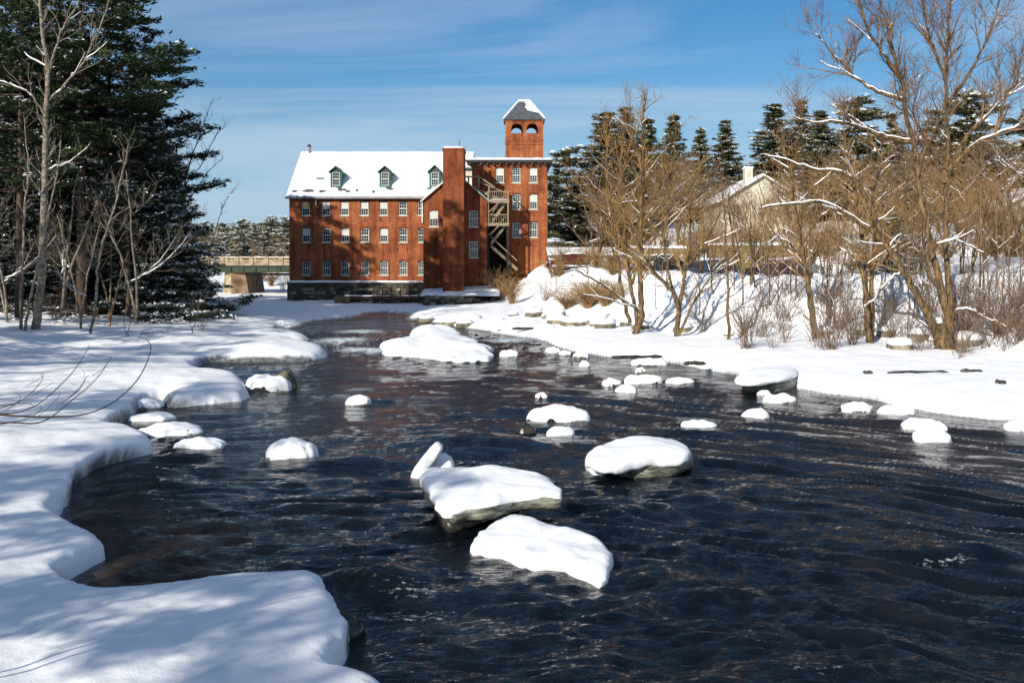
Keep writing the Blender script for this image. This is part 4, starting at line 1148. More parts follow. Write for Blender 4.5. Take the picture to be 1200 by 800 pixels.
# --- right bank hero trees
def hero_trees():
    b = hit(1106, 409); Y = b[1]
    up = dict(PR, dens=[2.6, 3.6, 3.6], len=[2.9, 1.5, 0.75], rad=[0.045, 0.020, 0.011], up=0.45, start=0.3)
    low = dict(dens=[1.0, 2.0, 2.2], len=[1.8, 0.9, 0.5], start=0.35)
    limbs = [
        px_limb([(1108, 413), (1098, 396), (1087, 368), (1072, 342), (1057, 317), (1036, 284), (1009, 261), (966, 238), (928, 239), (894, 243)], Y, 0.25, 0.04, [0, 0, -.2, -.4, -.6, -.9, -1.1, -1.4, -1.6, -1.8], low),
        px_limb([(1108, 413), (1112, 380), (1103, 344), (1090, 285), (1079, 231), (1075, 188), (1063, 140), (1057, 97), (1047, 59), (1036, 20)], Y, 0.23, 0.05, [0, 0, .1, .2, .3, .3, .2, 0, -.2, -.3], dict(start=0.45)),
        px_limb([(1108, 413), (1116, 385), (1112, 345), (1109, 290), (1109, 231), (1111, 183), (1109, 124), (1109, 70), (1112, 27), (1117, -15)], Y, 0.19, 0.045, [.1, .3, .6, .9, 1.1, 1.2, 1.2, 1.0, .9, .8], dict(start=0.45)),
        ([W(1108, 416, Y), W(1107, 405, Y), W(1104, 392, Y), W(1099, 378, Y)], [.62, .50, .42, .25], False),
        px_limb([(1036, 284), (1022, 245), (1004, 215), (988, 203), (950, 197), (918, 187), (892, 181)], Y, 0.13, 0.03, [-.9, -1, -1.1, -1.3, -1.5, -1.7, -1.9], dict(dens=[1.5, 2.2, 2.2], len=[1.6, .9, .5])),
        px_limb([(1071, 167), (1041, 161), (1014, 152), (982, 143), (950, 144), (930, 136)], Y, 0.14, 0.03, [.3, 0, -.4, -.8, -1.2, -1.4]),
        px_limb([(1060, 118), (1030, 108), (1005, 92), (985, 72), (965, 50), (955, 38)], Y, 0.11, 0.025, [.2, .5, .9, 1.2, 1.5, 1.7]),
        px_limb([(1057, 97), (1040, 70), (1020, 40), (1008, 10), (1000, -20)], Y, 0.10, 0.03, [0, -.4, -.8, -1, -1.2]),
        px_limb([(1111, 200), (1138, 172), (1170, 156), (1205, 142), (1240, 120)], Y, 0.13, 0.04, [1.1, .6, .2, -.2, -.5]),
        px_limb([(1107, 215), (1133, 161), (1165, 126), (1200, 92), (1235, 60)], Y, 0.13, 0.04, [1.1, 1.4, 1.7, 2, 2.2]),
        px_limb([(1109, 124), (1130, 95), (1150, 60), (1165, 25), (1175, -10)], Y, 0.10, 0.03, [1.2, 1.4, 1.6, 1.8, 2]),
        px_limb([(1109, 95), (1095, 60), (1085, 25), (1080, -15)], Y, 0.09, 0.03, [1, .8, .6, .4]),
        px_limb([(1111, 200), (1085, 165), (1070, 130), (1078, 95)], Y, 0.06, 0.02, [1.1, .8, .6, .4]),
        px_limb([(1075, 200), (1088, 170), (1100, 140)], Y, 0.06, 0.02, [.3, 0, -.3]),
        px_limb([(1103, 344), (1085, 310), (1098, 288), (1115, 281), (1135, 288), (1152, 296)], Y, 0.10, 0.03, [0, -.4, -.7, -.9, -1.0, -1.1], low),
        px_limb([(1116, 372), (1124, 362), (1140, 364), (1158, 374), (1178, 383)], Y, 0.09, 0.03, [0, -.3, -.6, -.8, -1], low),
        px_limb([(1057, 317), (1040, 330), (1025, 350), (1012, 360)], Y, 0.07, 0.025, [-.5, -.9, -1.2, -1.4], low),
        px_limb([(1062, 352), (1078, 375), (1092, 385)], Y, 0.04, 0.05, [1.5, 1, .4], low)]
    tree_from_limbs('willow_tree', 'huge bare many stemmed riverside tree at right with forked trunk and snowy limbs reaching left', 'tree', limbs, up, 101, 'bark', 'red_twig', cover=0.45, twig_snow=0.03)
    b = hit(1018, 402); Y = b[1]
    pr = dict(PR, dens=[3.2, 3.4, 3.2], len=[1.9, 1.1, 0.6], up=0.4, start=0.3)
    tree_from_limbs('riverside_tree', 'twin trunked bare tree with ragged bark just left of the huge forked tree', 'tree', [
        px_limb([(1020, 403), (1016, 370), (1013, 325), (1010, 280), (1003, 240), (1000, 205), (990, 170)], Y, 0.20, 0.04),
        px_limb([(1021, 403), (1023, 360), (1021, 320), (1026, 280), (1022, 240), (1030, 200), (1036, 165)], Y, 0.16, 0.03, [0.3] * 7),
        px_limb([(1013, 325), (1000, 300), (985, 290), (972, 270)], Y, 0.06, 0.02),
        px_limb([(1010, 280), (1025, 260), (1042, 250), (1060, 225)], Y, 0.05, 0.02)], pr, 102, 'bark', 'straw_twig', cover=.4)
    b = hit(955, 397); Y = b[1]
    tree_from_limbs('riverside_tree', 'bare trunk leaning left on the bank just left of the twin trunked tree', 'tree', [
        px_limb([(956, 398), (951, 360), (946, 325), (939, 288), (931, 242), (926, 204), (918, 170)], Y, 0.20, 0.04),
        px_limb([(939, 288), (955, 262), (968, 240), (975, 205)], Y, 0.08, 0.02), px_limb([(942, 305), (925, 285), (908, 275), (895, 262)], Y, 0.07, 0.02),
        px_limb([(931, 242), (912, 225), (898, 205)], Y, 0.06, 0.02)], pr, 103, 'bark', 'straw_twig', cover=.4)
    b = hit(855, 398); Y = b[1]
    tree_from_limbs('slender_tree', 'slender straight bare tree on snowy bank in front of the cream house', 'tree', [
        px_limb([(854, 399), (853, 360), (853, 324), (851, 290), (850, 255), (847, 225), (848, 195)], Y, 0.10, 0.02)], dict(pr, dens=[2.2, 2, 2], len=[1.0, .6, .35]), 104, 'bark', 'twig', cover=.3)
    b = hit(794, 394); Y = b[1]
    pr2 = dict(PR, dens=[3.4, 3.4, 3.2], len=[2.0, 1.1, 0.55], up=0.4, start=0.3)
    tree_from_limbs('vase_tree', 'bare vase shaped tree with three stems spreading from one snowy base mid bank', 'tree', [
        px_limb([(793, 395), (795, 366), (788, 342), (764, 316), (752, 294), (738, 262), (728, 236)], Y, 0.17, 0.03, [0, 0, -.2, -.6, -.9, -1.2, -1.4]),
        px_limb([(795, 366), (800, 340), (803, 315), (809, 276), (808, 240), (815, 200)], Y, 0.13, 0.03, [0, .3, .5, .8, 1, 1.2]),
        px_limb([(795, 394), (803, 375), (813, 355), (828, 332), (844, 312), (856, 288)], Y, 0.10, 0.02, [0, -.2, -.5, -.8, -1.2, -1.5]),
        px_limb([(788, 342), (782, 310), (778, 275), (785, 240), (782, 200)], Y, 0.09, 0.02, [-.2, .2, .5, .8, 1]),
        px_limb([(803, 315), (822, 290), (838, 262), (845, 235)], Y, 0.07, 0.02, [.5, .2, 0, -.3])], pr2, 105, 'bark', 'gold_twig', cover=.4)
    b = hit(745, 391); Y = b[1]
    pr3 = dict(PR, dens=[3.6, 3.4, 3.0], len=[2.1, 1.1, 0.55], up=0.55, start=0.3)
    droop = dict(dens=[1.6, 2, 2], len=[1.1, .6, .3], up=0.0)
    tree_from_limbs('clump_tree', 'clump of tall straight bare stems with snowy drooping side limbs, nearest the mill', 'tree', [
        px_limb([(744, 392), (752, 366), (750, 324), (751, 260), (753, 200), (754, 140), (757, 118)], Y, 0.22, 0.04),
        px_limb([(746, 388), (745, 360), (739, 335), (734, 292), (731, 240), (729, 180), (735, 130)], Y, 0.15, 0.03, [.2, .4, .6, .8, 1, 1.2, 1.3]),
        px_limb([(738, 378), (730, 345), (722, 292), (715, 236), (710, 180), (712, 140)], Y, 0.13, 0.03, [.3, .7, 1.1, 1.4, 1.6, 1.8]),
        px_limb([(752, 366), (729, 350), (700, 330), (676, 317), (668, 318)], Y, 0.10, 0.03, [0, -.4, -.9, -1.4, -1.6], droop),
        px_limb([(750, 362), (720, 352), (700, 348), (684, 346)], Y, 0.06, 0.02, [0, -.8, -1.4, -1.8], droop),
        px_limb([(750, 324), (770, 300), (785, 285)], Y, 0.06, 0.02, [0, -.3, -.6]),
        px_limb([(751, 260), (770, 225), (788, 190), (792, 150)], Y, 0.08, 0.02, [0, .3, .5, .8]),
        px_limb([(753, 200), (742, 165), (738, 125)], Y, 0.06, 0.02, [0, -.3, -.6])], pr3, 106, 'bark', 'gold_twig', cover=.4)
hero_trees()

# --- left bank slim trees
def left_trees():
    pr = dict(PR, dens=[1.5, 2.0, 2.0], len=[2.2, 1.1, 0.5], up=0.25, start=0.25, rmin=0.008)
    Y = hit(44, 386)[1]
    tree_from_limbs('grey_tree', 'thickest pale grey straight trunk at front of the dark woods on left', 'tree', [
        px_limb([(42, 388), (46, 350), (50, 300), (51, 250), (53, 200), (54, 140), (56, 90), (50, 40), (46, -20)], Y, 0.27, 0.09, None, dict(start=.4)),
        px_limb([(54, 140), (40, 115), (15, 100), (-12, 92)], Y, 0.07, 0.02), px_limb([(55, 120), (80, 95), (105, 60), (125, 10), (140, -30)], Y, 0.08, 0.03),
        px_limb([(56, 90), (70, 40), (90, 5), (100, -30)], Y, 0.08, 0.03), px_limb([(52, 200), (80, 190), (105, 170)], Y, 0.05, 0.02)], pr, 110, 'birch', 'birch', cover=.4, twig_snow=.03)
    Y = hit(25, 387)[1]
    tree_from_limbs('thin_birch', 'thin upright birch, leftmost of the pale stems at the wood edge', 'tree', [
        px_limb([(25, 388), (25, 340), (27, 290), (30, 232), (33, 190), (28, 140)], Y, 0.10, 0.03, None, dict(start=.5))], dict(pr, len=[1.1, .6, .4]), 111, 'birch', 'birch', snow=False)
    tree_from_limbs('leaning_birch', 'thin pale birch leaning right across the thick grey trunk', 'tree', [
        px_limb([(29, 388), (34, 355), (42, 318), (51, 280), (60, 238), (68, 200), (72, 165)], Y, 0.09, 0.03, [-.3] * 7, dict(start=.4))], dict(pr, len=[1.0, .6, .4]), 112, 'birch', 'birch', snow=False)
    Y = hit(106, 391)[1]
    tree_from_limbs('curved_birch', 'pale crooked birch bending right in front of the dark pine trunk', 'tree', [
        px_limb([(106, 392), (112, 350), (116, 310), (124, 272), (135, 243), (140, 215), (148, 185), (150, 165)], Y, 0.10, 0.025, None, dict(start=.3))], dict(pr, len=[1.6, .8, .4]), 113, 'birch', 'birch', snow=False)
    Y = hit(127, 382)[1]
    tree_from_limbs('broken_snag', 'short leaning dark dead stem right of the crooked birch', 'tree', [
        px_limb([(127, 383), (132, 360), (138, 336), (144, 308)], Y, 0.11, 0.04, None, dict(start=.5))], dict(pr, dens=[1, 1.5], levels=2, len=[1.2, .6]), 114, 'bark', 'birch', snow=False)
    for k, (px, py, lab) in enumerate([(149, 394, 'small forked leafless sapling standing in snow below the broken dead stem'), (112, 380, 'tiny bare sapling just behind the crooked birch'), (62, 372, 'bare sapling behind the grey trunk at the wood edge'), (226, 390, 'lone thin sapling on the snowy point right of the woods')]):
        b = hit(px, py); Y = b[1]
        tree_from_limbs('sapling', lab, 'sapling', [px_limb([(px, py + 1), (px + 3, py - 16), (px + 8, py - 34)], Y, 0.035, 0.012), px_limb([(px, py + 1), (px - 3, py - 12), (px - 4, py - 25)], Y, 0.025, 0.01)],
                        dict(pr, len=[.7, .4, .2], dens=[2.5, 3, 2]), 120 + k, 'bark', 'twig', snow=False)
        rf = np.random.RandomState(66)
    spots = [(20, 366), (60, 362), (95, 372), (140, 374), (170, 369), (35, 378), (120, 383), (200, 378), (75, 380), (8, 372), (150, 362), (185, 392), (110, 366), (50, 370)]
    for k, (px, py) in enumerate(spots):
        b = hit(px, py); L = rf.uniform(1.5, 4.5); a = rf.uniform(-.5, .5); n = 7; tt = np.linspace(-.5, .5, n)
        P = np.stack([b[0] + np.cos(a) * L * tt, b[1] + np.sin(a) * L * tt, b[2] + .10 + .25 * rf.rand() * (tt + .5) + .05 * rf.normal(size=n)], -1)
        tree_from_limbs('fallen_branch', ['long dead branch', 'short dead branch', 'forked dead stick'][k % 3] + ' lying on snow at the edge of the left woods', 'branch', [(P, list(np.linspace(.05, .015, n)), dict(dens=[1.2, 2, 1], len=[.8, .4, .2], start=.3))], dict(pr, levels=2, up=.3), 200 + k, 'bark', 'twig', group='dead branches lying under the left woods', cover=.7)
    # snow-laden leaning limb by the hemlock
    Y = hit(186, 350)[1] - 1
    tree_from_limbs('leaning_tree', 'fallen looking snow topped trunk leaning right out of the hemlocks toward the bridge', 'tree', [
        px_limb([(160, 352), (172, 335), (185, 322), (200, 310), (220, 300), (245, 291), (267, 282)], Y, 0.20, 0.04), px_limb([(200, 310), (225, 309), (245, 306), (256, 303)], Y, 0.10, 0.03),
        px_limb([(245, 291), (255, 262), (262, 240), (272, 225), (279, 214)], Y, 0.07, 0.02)], dict(pr, dens=[1.6, 2, 2], len=[1.1, .6, .3]), 130, 'pine_bark', 'bark', cover=.6)
    Y = 84
    tree_from_limbs('bare_tree', 'leafless tree whose fan of twigs shows against the sky right of the hemlocks', 'tree', [
        px_limb([(205, 345), (208, 300), (213, 250), (218, 205), (232, 165), (248, 118)], Y, 0.14, 0.02, None, dict(start=.4)), px_limb([(213, 250), (228, 225), (245, 200), (262, 185)], Y, 0.06, 0.02),
        px_limb([(218, 215), (238, 190), (252, 160), (262, 150)], Y, 0.05, 0.02)], dict(pr, dens=[2, 2.4, 2], len=[1.5, .9, .5], up=.6), 131, 'bark', 'twig', snow=False)
left_trees()

# ------------------------------------------------------------------ conifers
def tufts(rng, C, D, size, n_per, spread, flat=0.5, droop=0.0):
    """quads round centres C (N,3) with branch direction D"""
    N = len(C)
    c = np.repeat(C, n_per, axis=0) + rng.normal(size=(N * n_per, 3)) * spread * np.array([1, 1, flat])
    d = np.repeat(D, n_per, axis=0) + rng.normal(size=(N * n_per, 3)) * 0.6 * np.array([1, 1, flat])
    d[:, 2] -= droop
    d /= np.linalg.norm(d, axis=1, keepdims=True) + 1e-9
    s = np.cross(d, rng.normal(size=d.shape) * np.array([0.5, 0.5, 1.0]) + np.array([0, 0, 0.6])); s /= np.linalg.norm(s, axis=1, keepdims=True) + 1e-9
    L = size * rng.uniform(0.6, 1.3, size=(len(c), 1)); Wd = L * rng.uniform(0.22, 0.40, size=(len(c), 1))
    a = c - d * L * .5; b = c + s * Wd * .5; e = c + d * L * .5; f = c - s * Wd * .5
    V = np.stack([a, b, e, f], 1).reshape(-1, 3)
    return V

def conifer_meshes(seed, h, base, rad, whorls, per, kind='spruce', tuft=0.32, n_per=5, droop=0.25, snow=0.35, needle='needle', irregular=0.25, lean=0.0, trunk_r=None, snow_size=1.0, step=0.34):
    rng = np.random.RandomState(seed)
    tr = trunk_r or h * 0.013
    nT = 12
    tp = np.stack([np.cumsum(rng.normal(size=nT) * 0.03) + lean * np.linspace(0, 1, nT), np.cumsum(rng.normal(size=nT) * 0.03), np.linspace(0, h, nT)], -1)
    trunk = [(tp, np.linspace(tr, 0.02, nT))]
    brs = []; C = []; D = []
    for w in range(whorls):
        f = (w + rng.uniform(-.3, .3)) / whorls; f = min(max(f, 0), 0.985)
        z = base + (h - base) * f
        if kind == 'pine': prof = (1 - f) ** 0.55 * (0.55 + 0.45 * math.sin(min(f * 3.0 + 0.35, 1.57)))
        else: prof = 0.05 + 0.95 * (1 - f) ** 0.9
        k = per + rng.randint(-1, 2)
        a0 = rng.uniform(0, 6.28)
        wscale = 1 + irregular * rng.uniform(-1, 1)
        for j in range(max(k, 2)):
            a = a0 + j * 2 * math.pi / max(k, 1) + rng.uniform(-.45, .45)
            z = base + (h - base) * min(max(f + rng.uniform(-1.1, 1.1) / whorls, 0), .99)
            L = max(rad * prof * wscale * (1 + irregular * rng.uniform(-1, 1)), 0.25)
            cx_ = np.interp(z, tp[:, 2], tp[:, 0]); cy_ = np.interp(z, tp[:, 2], tp[:, 1])
            n = 6; t = np.linspace(0, 1, n)
            if kind == 'pine': zz = z + L * (0.10 * t + 0.10 * t ** 3 - 0.06)
            else: zz = z + L * (0.12 * t * (1 - f) * 0 - droop * t + droop * 0.75 * t ** 3 + 0.25 * f * t)
            P = np.stack([cx_ + np.cos(a) * L * t, cy_ + np.sin(a) * L * t, zz], -1)
            P[1:] += rng.normal(size=(n - 1, 3)) * 0.02 * L
            brs.append((P, np.linspace(max(0.02, L * 0.014), 0.008, n)))
            start = 0.42 if kind == 'pine' else 0.15
            m = max(2, int(L * (1 - start) / step))
            ts = start + (1 - start) * (np.arange(m) + rng.uniform(0, 1, m)) / m
            wdt = (0.30 if kind == 'pine' else 0.26) * L
            for tt in ts:
                p = np.array([np.interp(tt, t, P[:, i]) for i in range(3)])
                side = np.array([-math.sin(a), math.cos(a), 0]); fwd = np.array([math.cos(a), math.sin(a), 0])
                ww = wdt * (1.15 - tt * 0.75) if kind != 'pine' else wdt * (0.6 + 0.5 * math.sin(tt * 3))
                ns = max(1, int(ww / step))
                for sg in (-1, 1):
                    for q in range(ns + 1):
                        o = (q + rng.uniform(0, .8)) / (ns + 1)
                        pp = p + side * sg * ww * o + fwd * ww * o * 0.5
                        pp[2] -= (0.10 if kind != 'pine' else -0.03) * ww * o
                        C.append(pp); dd = fwd * 0.8 + side * sg * 0.7; dd[2] = -0.15 if kind != 'pine' else 0.15; D.append(dd)
    # leader
    for q in range(6): C.append([tp[-1, 0], tp[-1, 1], h - q * 0.15]); D.append([0, 0, 1])
    C = np.array(C, float); D = np.array(D, float)
    V = tufts(rng, C, D, tuft, n_per, tuft * 0.45, 0.45, 0.1 if kind != 'pine' else -0.1)
    Q = np.arange(len(V)).reshape(-1, 4)
    crown = mesh_np('crown', V, Q, None, [M[needle]])
    v, q = tubes(trunk + brs)
    tm = mesh_np('trunk', v, q, None, [M['pine_bark']], smooth=True)
    sm = None
    if snow > 0:
        # snow lies on tufts with open sky above: coherent patches
        sel = (rng.rand(len(C)) < snow) & (np.array([vnoise(np.array([c[0] * 1.1 + 5]), np.array([c[1] * 1.1 + c[2] * 1.7]), 3)[0] for c in C]) >-0.25)
        Cs = C[sel] + np.array([0, 0, tuft * 0.42]); Ds = D[sel] * np.array([1, 1, 0.4])
        if len(Cs):
            Vs = tufts(rng, Cs, Ds, tuft * 0.85 * snow_size, 5, tuft * 0.42, 0.35, 0.05)
            # fatten into clumps: two crossing faces
            sm = mesh_np('snow_cover', Vs, np.arange(len(Vs)).reshape(-1, 4), None, [M['branch_snow']])
    return tm, crown, sm
def conifer(meshes, name, label, loc, rz=0, scale=1.0, group=None):
    t = thing(name, label, 'tree', loc, rz, group, scale)
    link('trunk', meshes[0], t); link('crown', meshes[1], t)
    if meshes[2]: setkind(link('snow_cover', meshes[2], t), 'stuff')
    return t

pineA = conifer_meshes(1, 31, 12, 6.8, 21, 4, 'pine', 0.50, 10, snow=0.2, needle='needle', trunk_r=0.40, step=0.50, irregular=.35)
pineB = conifer_meshes(2, 28, 10, 5.4, 19, 4, 'pine', 0.50, 9, snow=0.12, needle='needle', trunk_r=0.32, step=0.52, irregular=.4)
pineC = conifer_meshes(8, 24, 6, 5.6, 19, 4, 'pine', 0.50, 9, snow=0.4, needle='needle_dark', trunk_r=0.28, step=0.52, irregular=.4)
hemA = conifer_meshes(3, 14, 0.6, 5.0, 34, 6, 'spruce', 0.42, 6, droop=0.30, snow=0.5, needle='needle_dark', step=0.40, irregular=.4)
hemT = conifer_meshes(14, 23, 2, 5.6, 44, 6, 'spruce', 0.5, 6, droop=0.27, snow=0.2, needle='needle_dark', step=0.5, irregular=.4)
hemT2, hemT3 = 'hemT2', 'hemT3'
pineS = conifer_meshes(15, 30, 12, 5.2, 26, 6, 'pine', 0.6, 8, snow=0.15, needle='needle_dark', trunk_r=0.36, step=0.55, irregular=.35)
hemB = conifer_meshes(4, 20, 1.2, 4.8, 40, 5, 'spruce', 0.44, 6, droop=0.27, snow=0.42, needle='needle_dark', step=0.44, irregular=.4)
spruceA = conifer_meshes(5, 17, 0.8, 3.3, 46, 6, 'spruce', 0.38, 8, droop=0.42, snow=0.42, needle='needle_olive', step=0.38, irregular=.35)
spruceB = conifer_meshes(6, 15, 0.6, 3.2, 42, 6, 'spruce', 0.38, 8, droop=0.40, snow=0.3, needle='needle_olive', step=0.38, irregular=.35)
pineD = conifer_meshes(9, 20, 4.5, 5.5, 13, 4, 'pine', 0.50, 7, snow=0.0, needle='needle', trunk_r=0.25, step=0.55, irregular=.5)
spineC = conifer_meshes(7, 14, 0.6, 4.5, 26, 6, 'pine', 0.55, 8, snow=0.5, needle='needle_olive', irregular=0.5, step=0.42, snow_size=1.2)

def at_px(px, Y, z=None):
    x = (px - 600) / FPX * Y
    return (x, Y, ground_z(x, Y) - 0.1 if z is None else z)
def top_scale(mesh_h, px, py_top, Y):
    p = at_px(px, Y); ztop = CAMH - (py_top - HZ) / FPX * Y
    return (ztop - p[2]) / mesh_h

LG = 'dark conifers of the left bank woods'
lt = [  # meshes, h, px, Y, top, label
    (pineA, 31, 95, 70, -150, 'tallest dark white pine with thick trunk and layered boughs against the sky, left bank'),
    (pineB, 28, 128, 76, -30, 'white pine with reddish trunk directly behind the tallest pine'),
    (pineB, 28, 22, 64, -60, 'white pine at the left photo edge rising out of frame'),
    (pineC, 24, 62, 74, -20, 'white pine deep in the woods between the edge pine and tallest pine'),
    (pineC, 24, 150, 72, 60, 'bushy white pine whose boughs spread right over the hemlocks'),
    (pineB, 28, -12, 83, -8, 'white pine half cut by the left photo edge'),
    (pineC, 24, 48, 86, -5, 'white pine standing far back behind the grey trunk'),
    (hemA, 14, 182, 76, 160, 'broad snow dusted hemlock at right end of the left woods, boughs reaching the ground'),
    (hemA, 14, 150, 79, 205, 'dark hemlock tucked between tallest pine and the broad right hemlock'),
    (hemB, 20, 205, 86, 180, 'hemlock behind the leaning snowy trunk, nearest the bridge'),
    (hemB, 20, 70, 84, 110, 'hemlock behind the thick grey trunk'),
    (hemB, 20, 8, 72, 100, 'snow dusted hemlock at the left photo edge'),
    (hemB, 20, 120, 86, 120, 'hemlock standing in the shade behind the tall pines'),
    (hemA, 14, 40, 71, 230, 'low snowy hemlock right behind the pale birch stems'),
    (hemA, 14, 222, 79, 275, 'small hemlock with low boughs over the snowy limb'),
    (hemA, 14, 100, 82, 190, 'low dark hemlock filling the gap behind the tallest pine trunk'),
    (hemA, 14, 160, 92, 150, 'hemlock showing above the broad one from behind'),
    (hemB, 20, 170, 84, 118, 'tall narrow hemlock rising behind the broad snow dusted one'),
    (pineC, 24, 30, 82, 8, 'pine whose top shows left of the grey trunk, set back in the woods'),
    (hemB, 20, 190, 95, 150, 'shaded hemlock behind the broad snow dusted one, deep in the woods'),
    (pineC, 24, 176, 80, 35, 'pine with boughs standing out to the right over the hemlocks'),
    (pineC, 24, 78, 90, 30, 'shaded pine between the thick grey trunk and the tallest pine, far back'),
    (hemA, 14, 5, 70, 250, 'low hemlock filling the left photo edge'),
    (hemA, 14, 75, 78, 215, 'low hemlock between grey trunk and tallest pine'),
]
for i, (ms, h, px, Y, top, lab) in enumerate(lt):
    p = at_px(px, Y); conifer(ms, 'pine_tree' if ms in (pineA, pineB, pineC) else 'hemlock_tree', lab, p, i * 1.7, top_scale(h, px, top, Y), LG)
# woods going on to the left of the frame, whose shadows cross the bank
r_ = random.Random(21)
off = [(-49.5, 79, pineS), (-45.5, 82, pineS), (-41.5, 86, pineS), (-49, 84, hemT), (-43.5, 85, hemT2), (-40.5, 87, hemT3), (-37.8, 88, hemT3), (-48, 66, hemB), (-58, 78, pineC), (-60, 62, pineB), (-52, 94, hemA), (-54, 54, hemB), (-62, 100, hemA), (-44, 104, hemA), (-42, 60, pineC), (-58, 46, hemB), (-44, 44, hemB)]
for i, (x, y, ms) in enumerate(off):
    fs = {'hemT2': .96, 'hemT3': .88}.get(ms if isinstance(ms, str) else '', 1.1)
    if isinstance(ms, str): ms = hemT
    conifer(ms, 'hemlock_tree' if ms in (hemA, hemB, hemT) else 'pine_tree', 'dark evergreen standing deeper in the left bank woods', (x, y, ground_z(x, y) - .1), i * 2.1, {79: .93, 82: .85, 86: .78}.get(y, 1) if ms is pineS else fs if ms is hemT else r_.uniform(.85, 1.1), 'evergreens deeper in the left woods')

RG = 'snow dusted conifers on the hillside right of the mill'
rt = [
    (spineC, 14, 664, 172, 176, 'broad snowy pine directly right of the mill block'),
    (spineC, 14, 694, 165, 200, 'smaller snowy pine second right of the mill block'),
    (spruceA, 17, 712, 124, 132, 'spruce with pale snowy boughs, mostly hidden by the clump of tall stems'),
    (spruceB, 15, 758, 140, 138, 'dark pointed spruce behind the clump of tall stems'),
    (spruceB, 15, 789, 150, 134, 'pointed dark spruce, left one of three sharp tips on the skyline'),
    (spruceB, 15, 822, 150, 150, 'pointed spruce, middle and lowest of three sharp tips on the skyline'),
    (spruceA, 17, 850, 134, 141, 'snow dusted spruce, right of three sharp tips, left of the cream house'),
    (spruceA, 17, 909, 122, 122, 'wide olive spruce rising above the cream house roof'),
    (spruceA, 17, 962, 116, 130, 'olive spruce right of the cream house behind the long snowy limb'),
    (spineC, 14, 1005, 120, 118, 'broad olive conifer behind the left side of the huge forked tree'),
    (spruceB, 15, 1050, 110, 150, 'conifer directly behind the twin trunks and forked tree'),
    (spineC, 14, 1135, 112, 108, 'dark round topped pine behind the right limbs of forked tree'),
    (spineC, 14, 1175, 118, 165, 'pine above the far right house roof'),
    (spruceB, 15, 1090, 118, 160, 'spruce behind the main fork of the huge tree'),
    (spruceB, 15, 735, 150, 160, 'dark spruce behind the brown twigs, left of the skyline tips'),
    (hemA, 14, 1049, 76, 250, 'small snow covered evergreen on the bank left of the forked trunk'),
    (spineC, 14, 1225, 105, 120, 'pine at the right photo edge'),
    (spruceB, 15, 874, 158, 195, 'shaded spruce left behind the cream house chimney'),
    (hemB, 20, 775, 160, 200, 'shaded evergreen low behind the leafless hillside trees'),
    (hemB, 20, 835, 165, 215, 'shaded evergreen behind the right skyline spruce'),
    (spruceA, 17, 1045, 125, 135, 'olive conifer between the two main stems of the forked tree and the twin trunks'),
    (spruceA, 17, 940, 132, 118, 'tall olive spruce immediately right of the wide one above the cream house'),
    (spruceA, 17, 735, 128, 126, 'tall snowy spruce right beside the mostly hidden one behind the clump'),
    (spineC, 14, 1100, 130, 140, 'broad olive conifer seen through the top of the forked tree'),
]
for i, (ms, h, px, Y, top, lab) in enumerate(rt):
    p = at_px(px, Y); sc_ = top_scale(h, px, top, Y); wf = {712: 2.0, 909: 1.9, 962: 1.7, 664: 1.5, 850: 1.6, 1005: 1.4, 1135: 1.3, 694: 1.4}.get(px, 1.35); conifer(ms, 'spruce_tree' if ms in (spruceA, spruceB) else 'snowy_conifer', lab, p, i * 1.3 + 1, (sc_ * wf, sc_ * wf, sc_), RG)

# ------------------------------------------------------------------ background leafless trees (copied)
def bare_meshes(seed, h, spread, pr, stems=1, bark='bark', twig='twig', snow=True):
    rng = np.random.RandomState(seed); thick = []; thin = []
    for s in range(stems):
        a = rng.uniform(0, 6.28); n = 9; t = np.linspace(0, 1, n)
        P = np.stack([np.cos(a) * spread * t ** 1.4 * .5 + np.cumsum(rng.normal(size=n)) * .06, np.sin(a) * spread * t ** 1.4 * .5 + np.cumsum(rng.normal(size=n)) * .06, h * t * (1 - .15 * s / max(stems, 1))], -1)
        P[0] = (rng.uniform(-.1, .1), rng.uniform(-.1, .1), -.2)
        R = np.linspace(h * .011, .02, n); thick.append((P, R))
        for k in range(int(h * .7)):
            tt = rng.uniform(.25, .9); p = np.array([np.interp(tt, t, P[:, i]) for i in range(3)])
            b = rng.uniform(0, 6.28); L = spread * rng.uniform(.5, 1.0) * (1.15 - tt); m = 6; u = np.linspace(0, 1, m)
            Q_ = p + np.stack([np.cos(b) * L * u, np.sin(b) * L * u, L * (.35 * u + .55 * u ** 2)], -1) + np.cumsum(rng.normal(size=(m, 3)) * .05 * L / 2, axis=0) * np.array([[1], *[[1]] * (m - 1)])
            r = np.linspace(max(.018, L * .016), .012, m); thin.append((Q_, r)); sub_branches(rng, Q_, r, 1, thin, pr)
    v, q = tubes(thick); tm = mesh_np('trunk', v, q, None, [M[bark]], smooth=True)
    v, q = tubes(thin, 3); cm = mesh_np('crown', v, q, None, [M[twig]], smooth=True)
    sm = None
    if snow:
        s = snow_on(thin, .024, rng, .5, .7)
        if s: v, q = tubes(s, 4); sm = mesh_np('snow_cover', v, q, None, [M['branch_snow']], smooth=True)
    return tm, cm, sm
prb = dict(PR, dens=[2, 3.4, 3.6], len=[2, 1.6, .9], rad=[.04, .02, .013], up=.35, rmin=.011, levels=3, maxkids=14)
bareA = bare_meshes(31, 11, 5.5, prb, 1, 'bark', 'red_twig')
bareB = bare_meshes(32, 9, 5.5, prb, 2, 'bark', 'brush')
bareC = bare_meshes(33, 7, 4.5, prb, 3, 'bark', 'straw_twig')
bareD = bare_meshes(34, 12, 4.5, prb, 1, 'birch', 'twig', False)
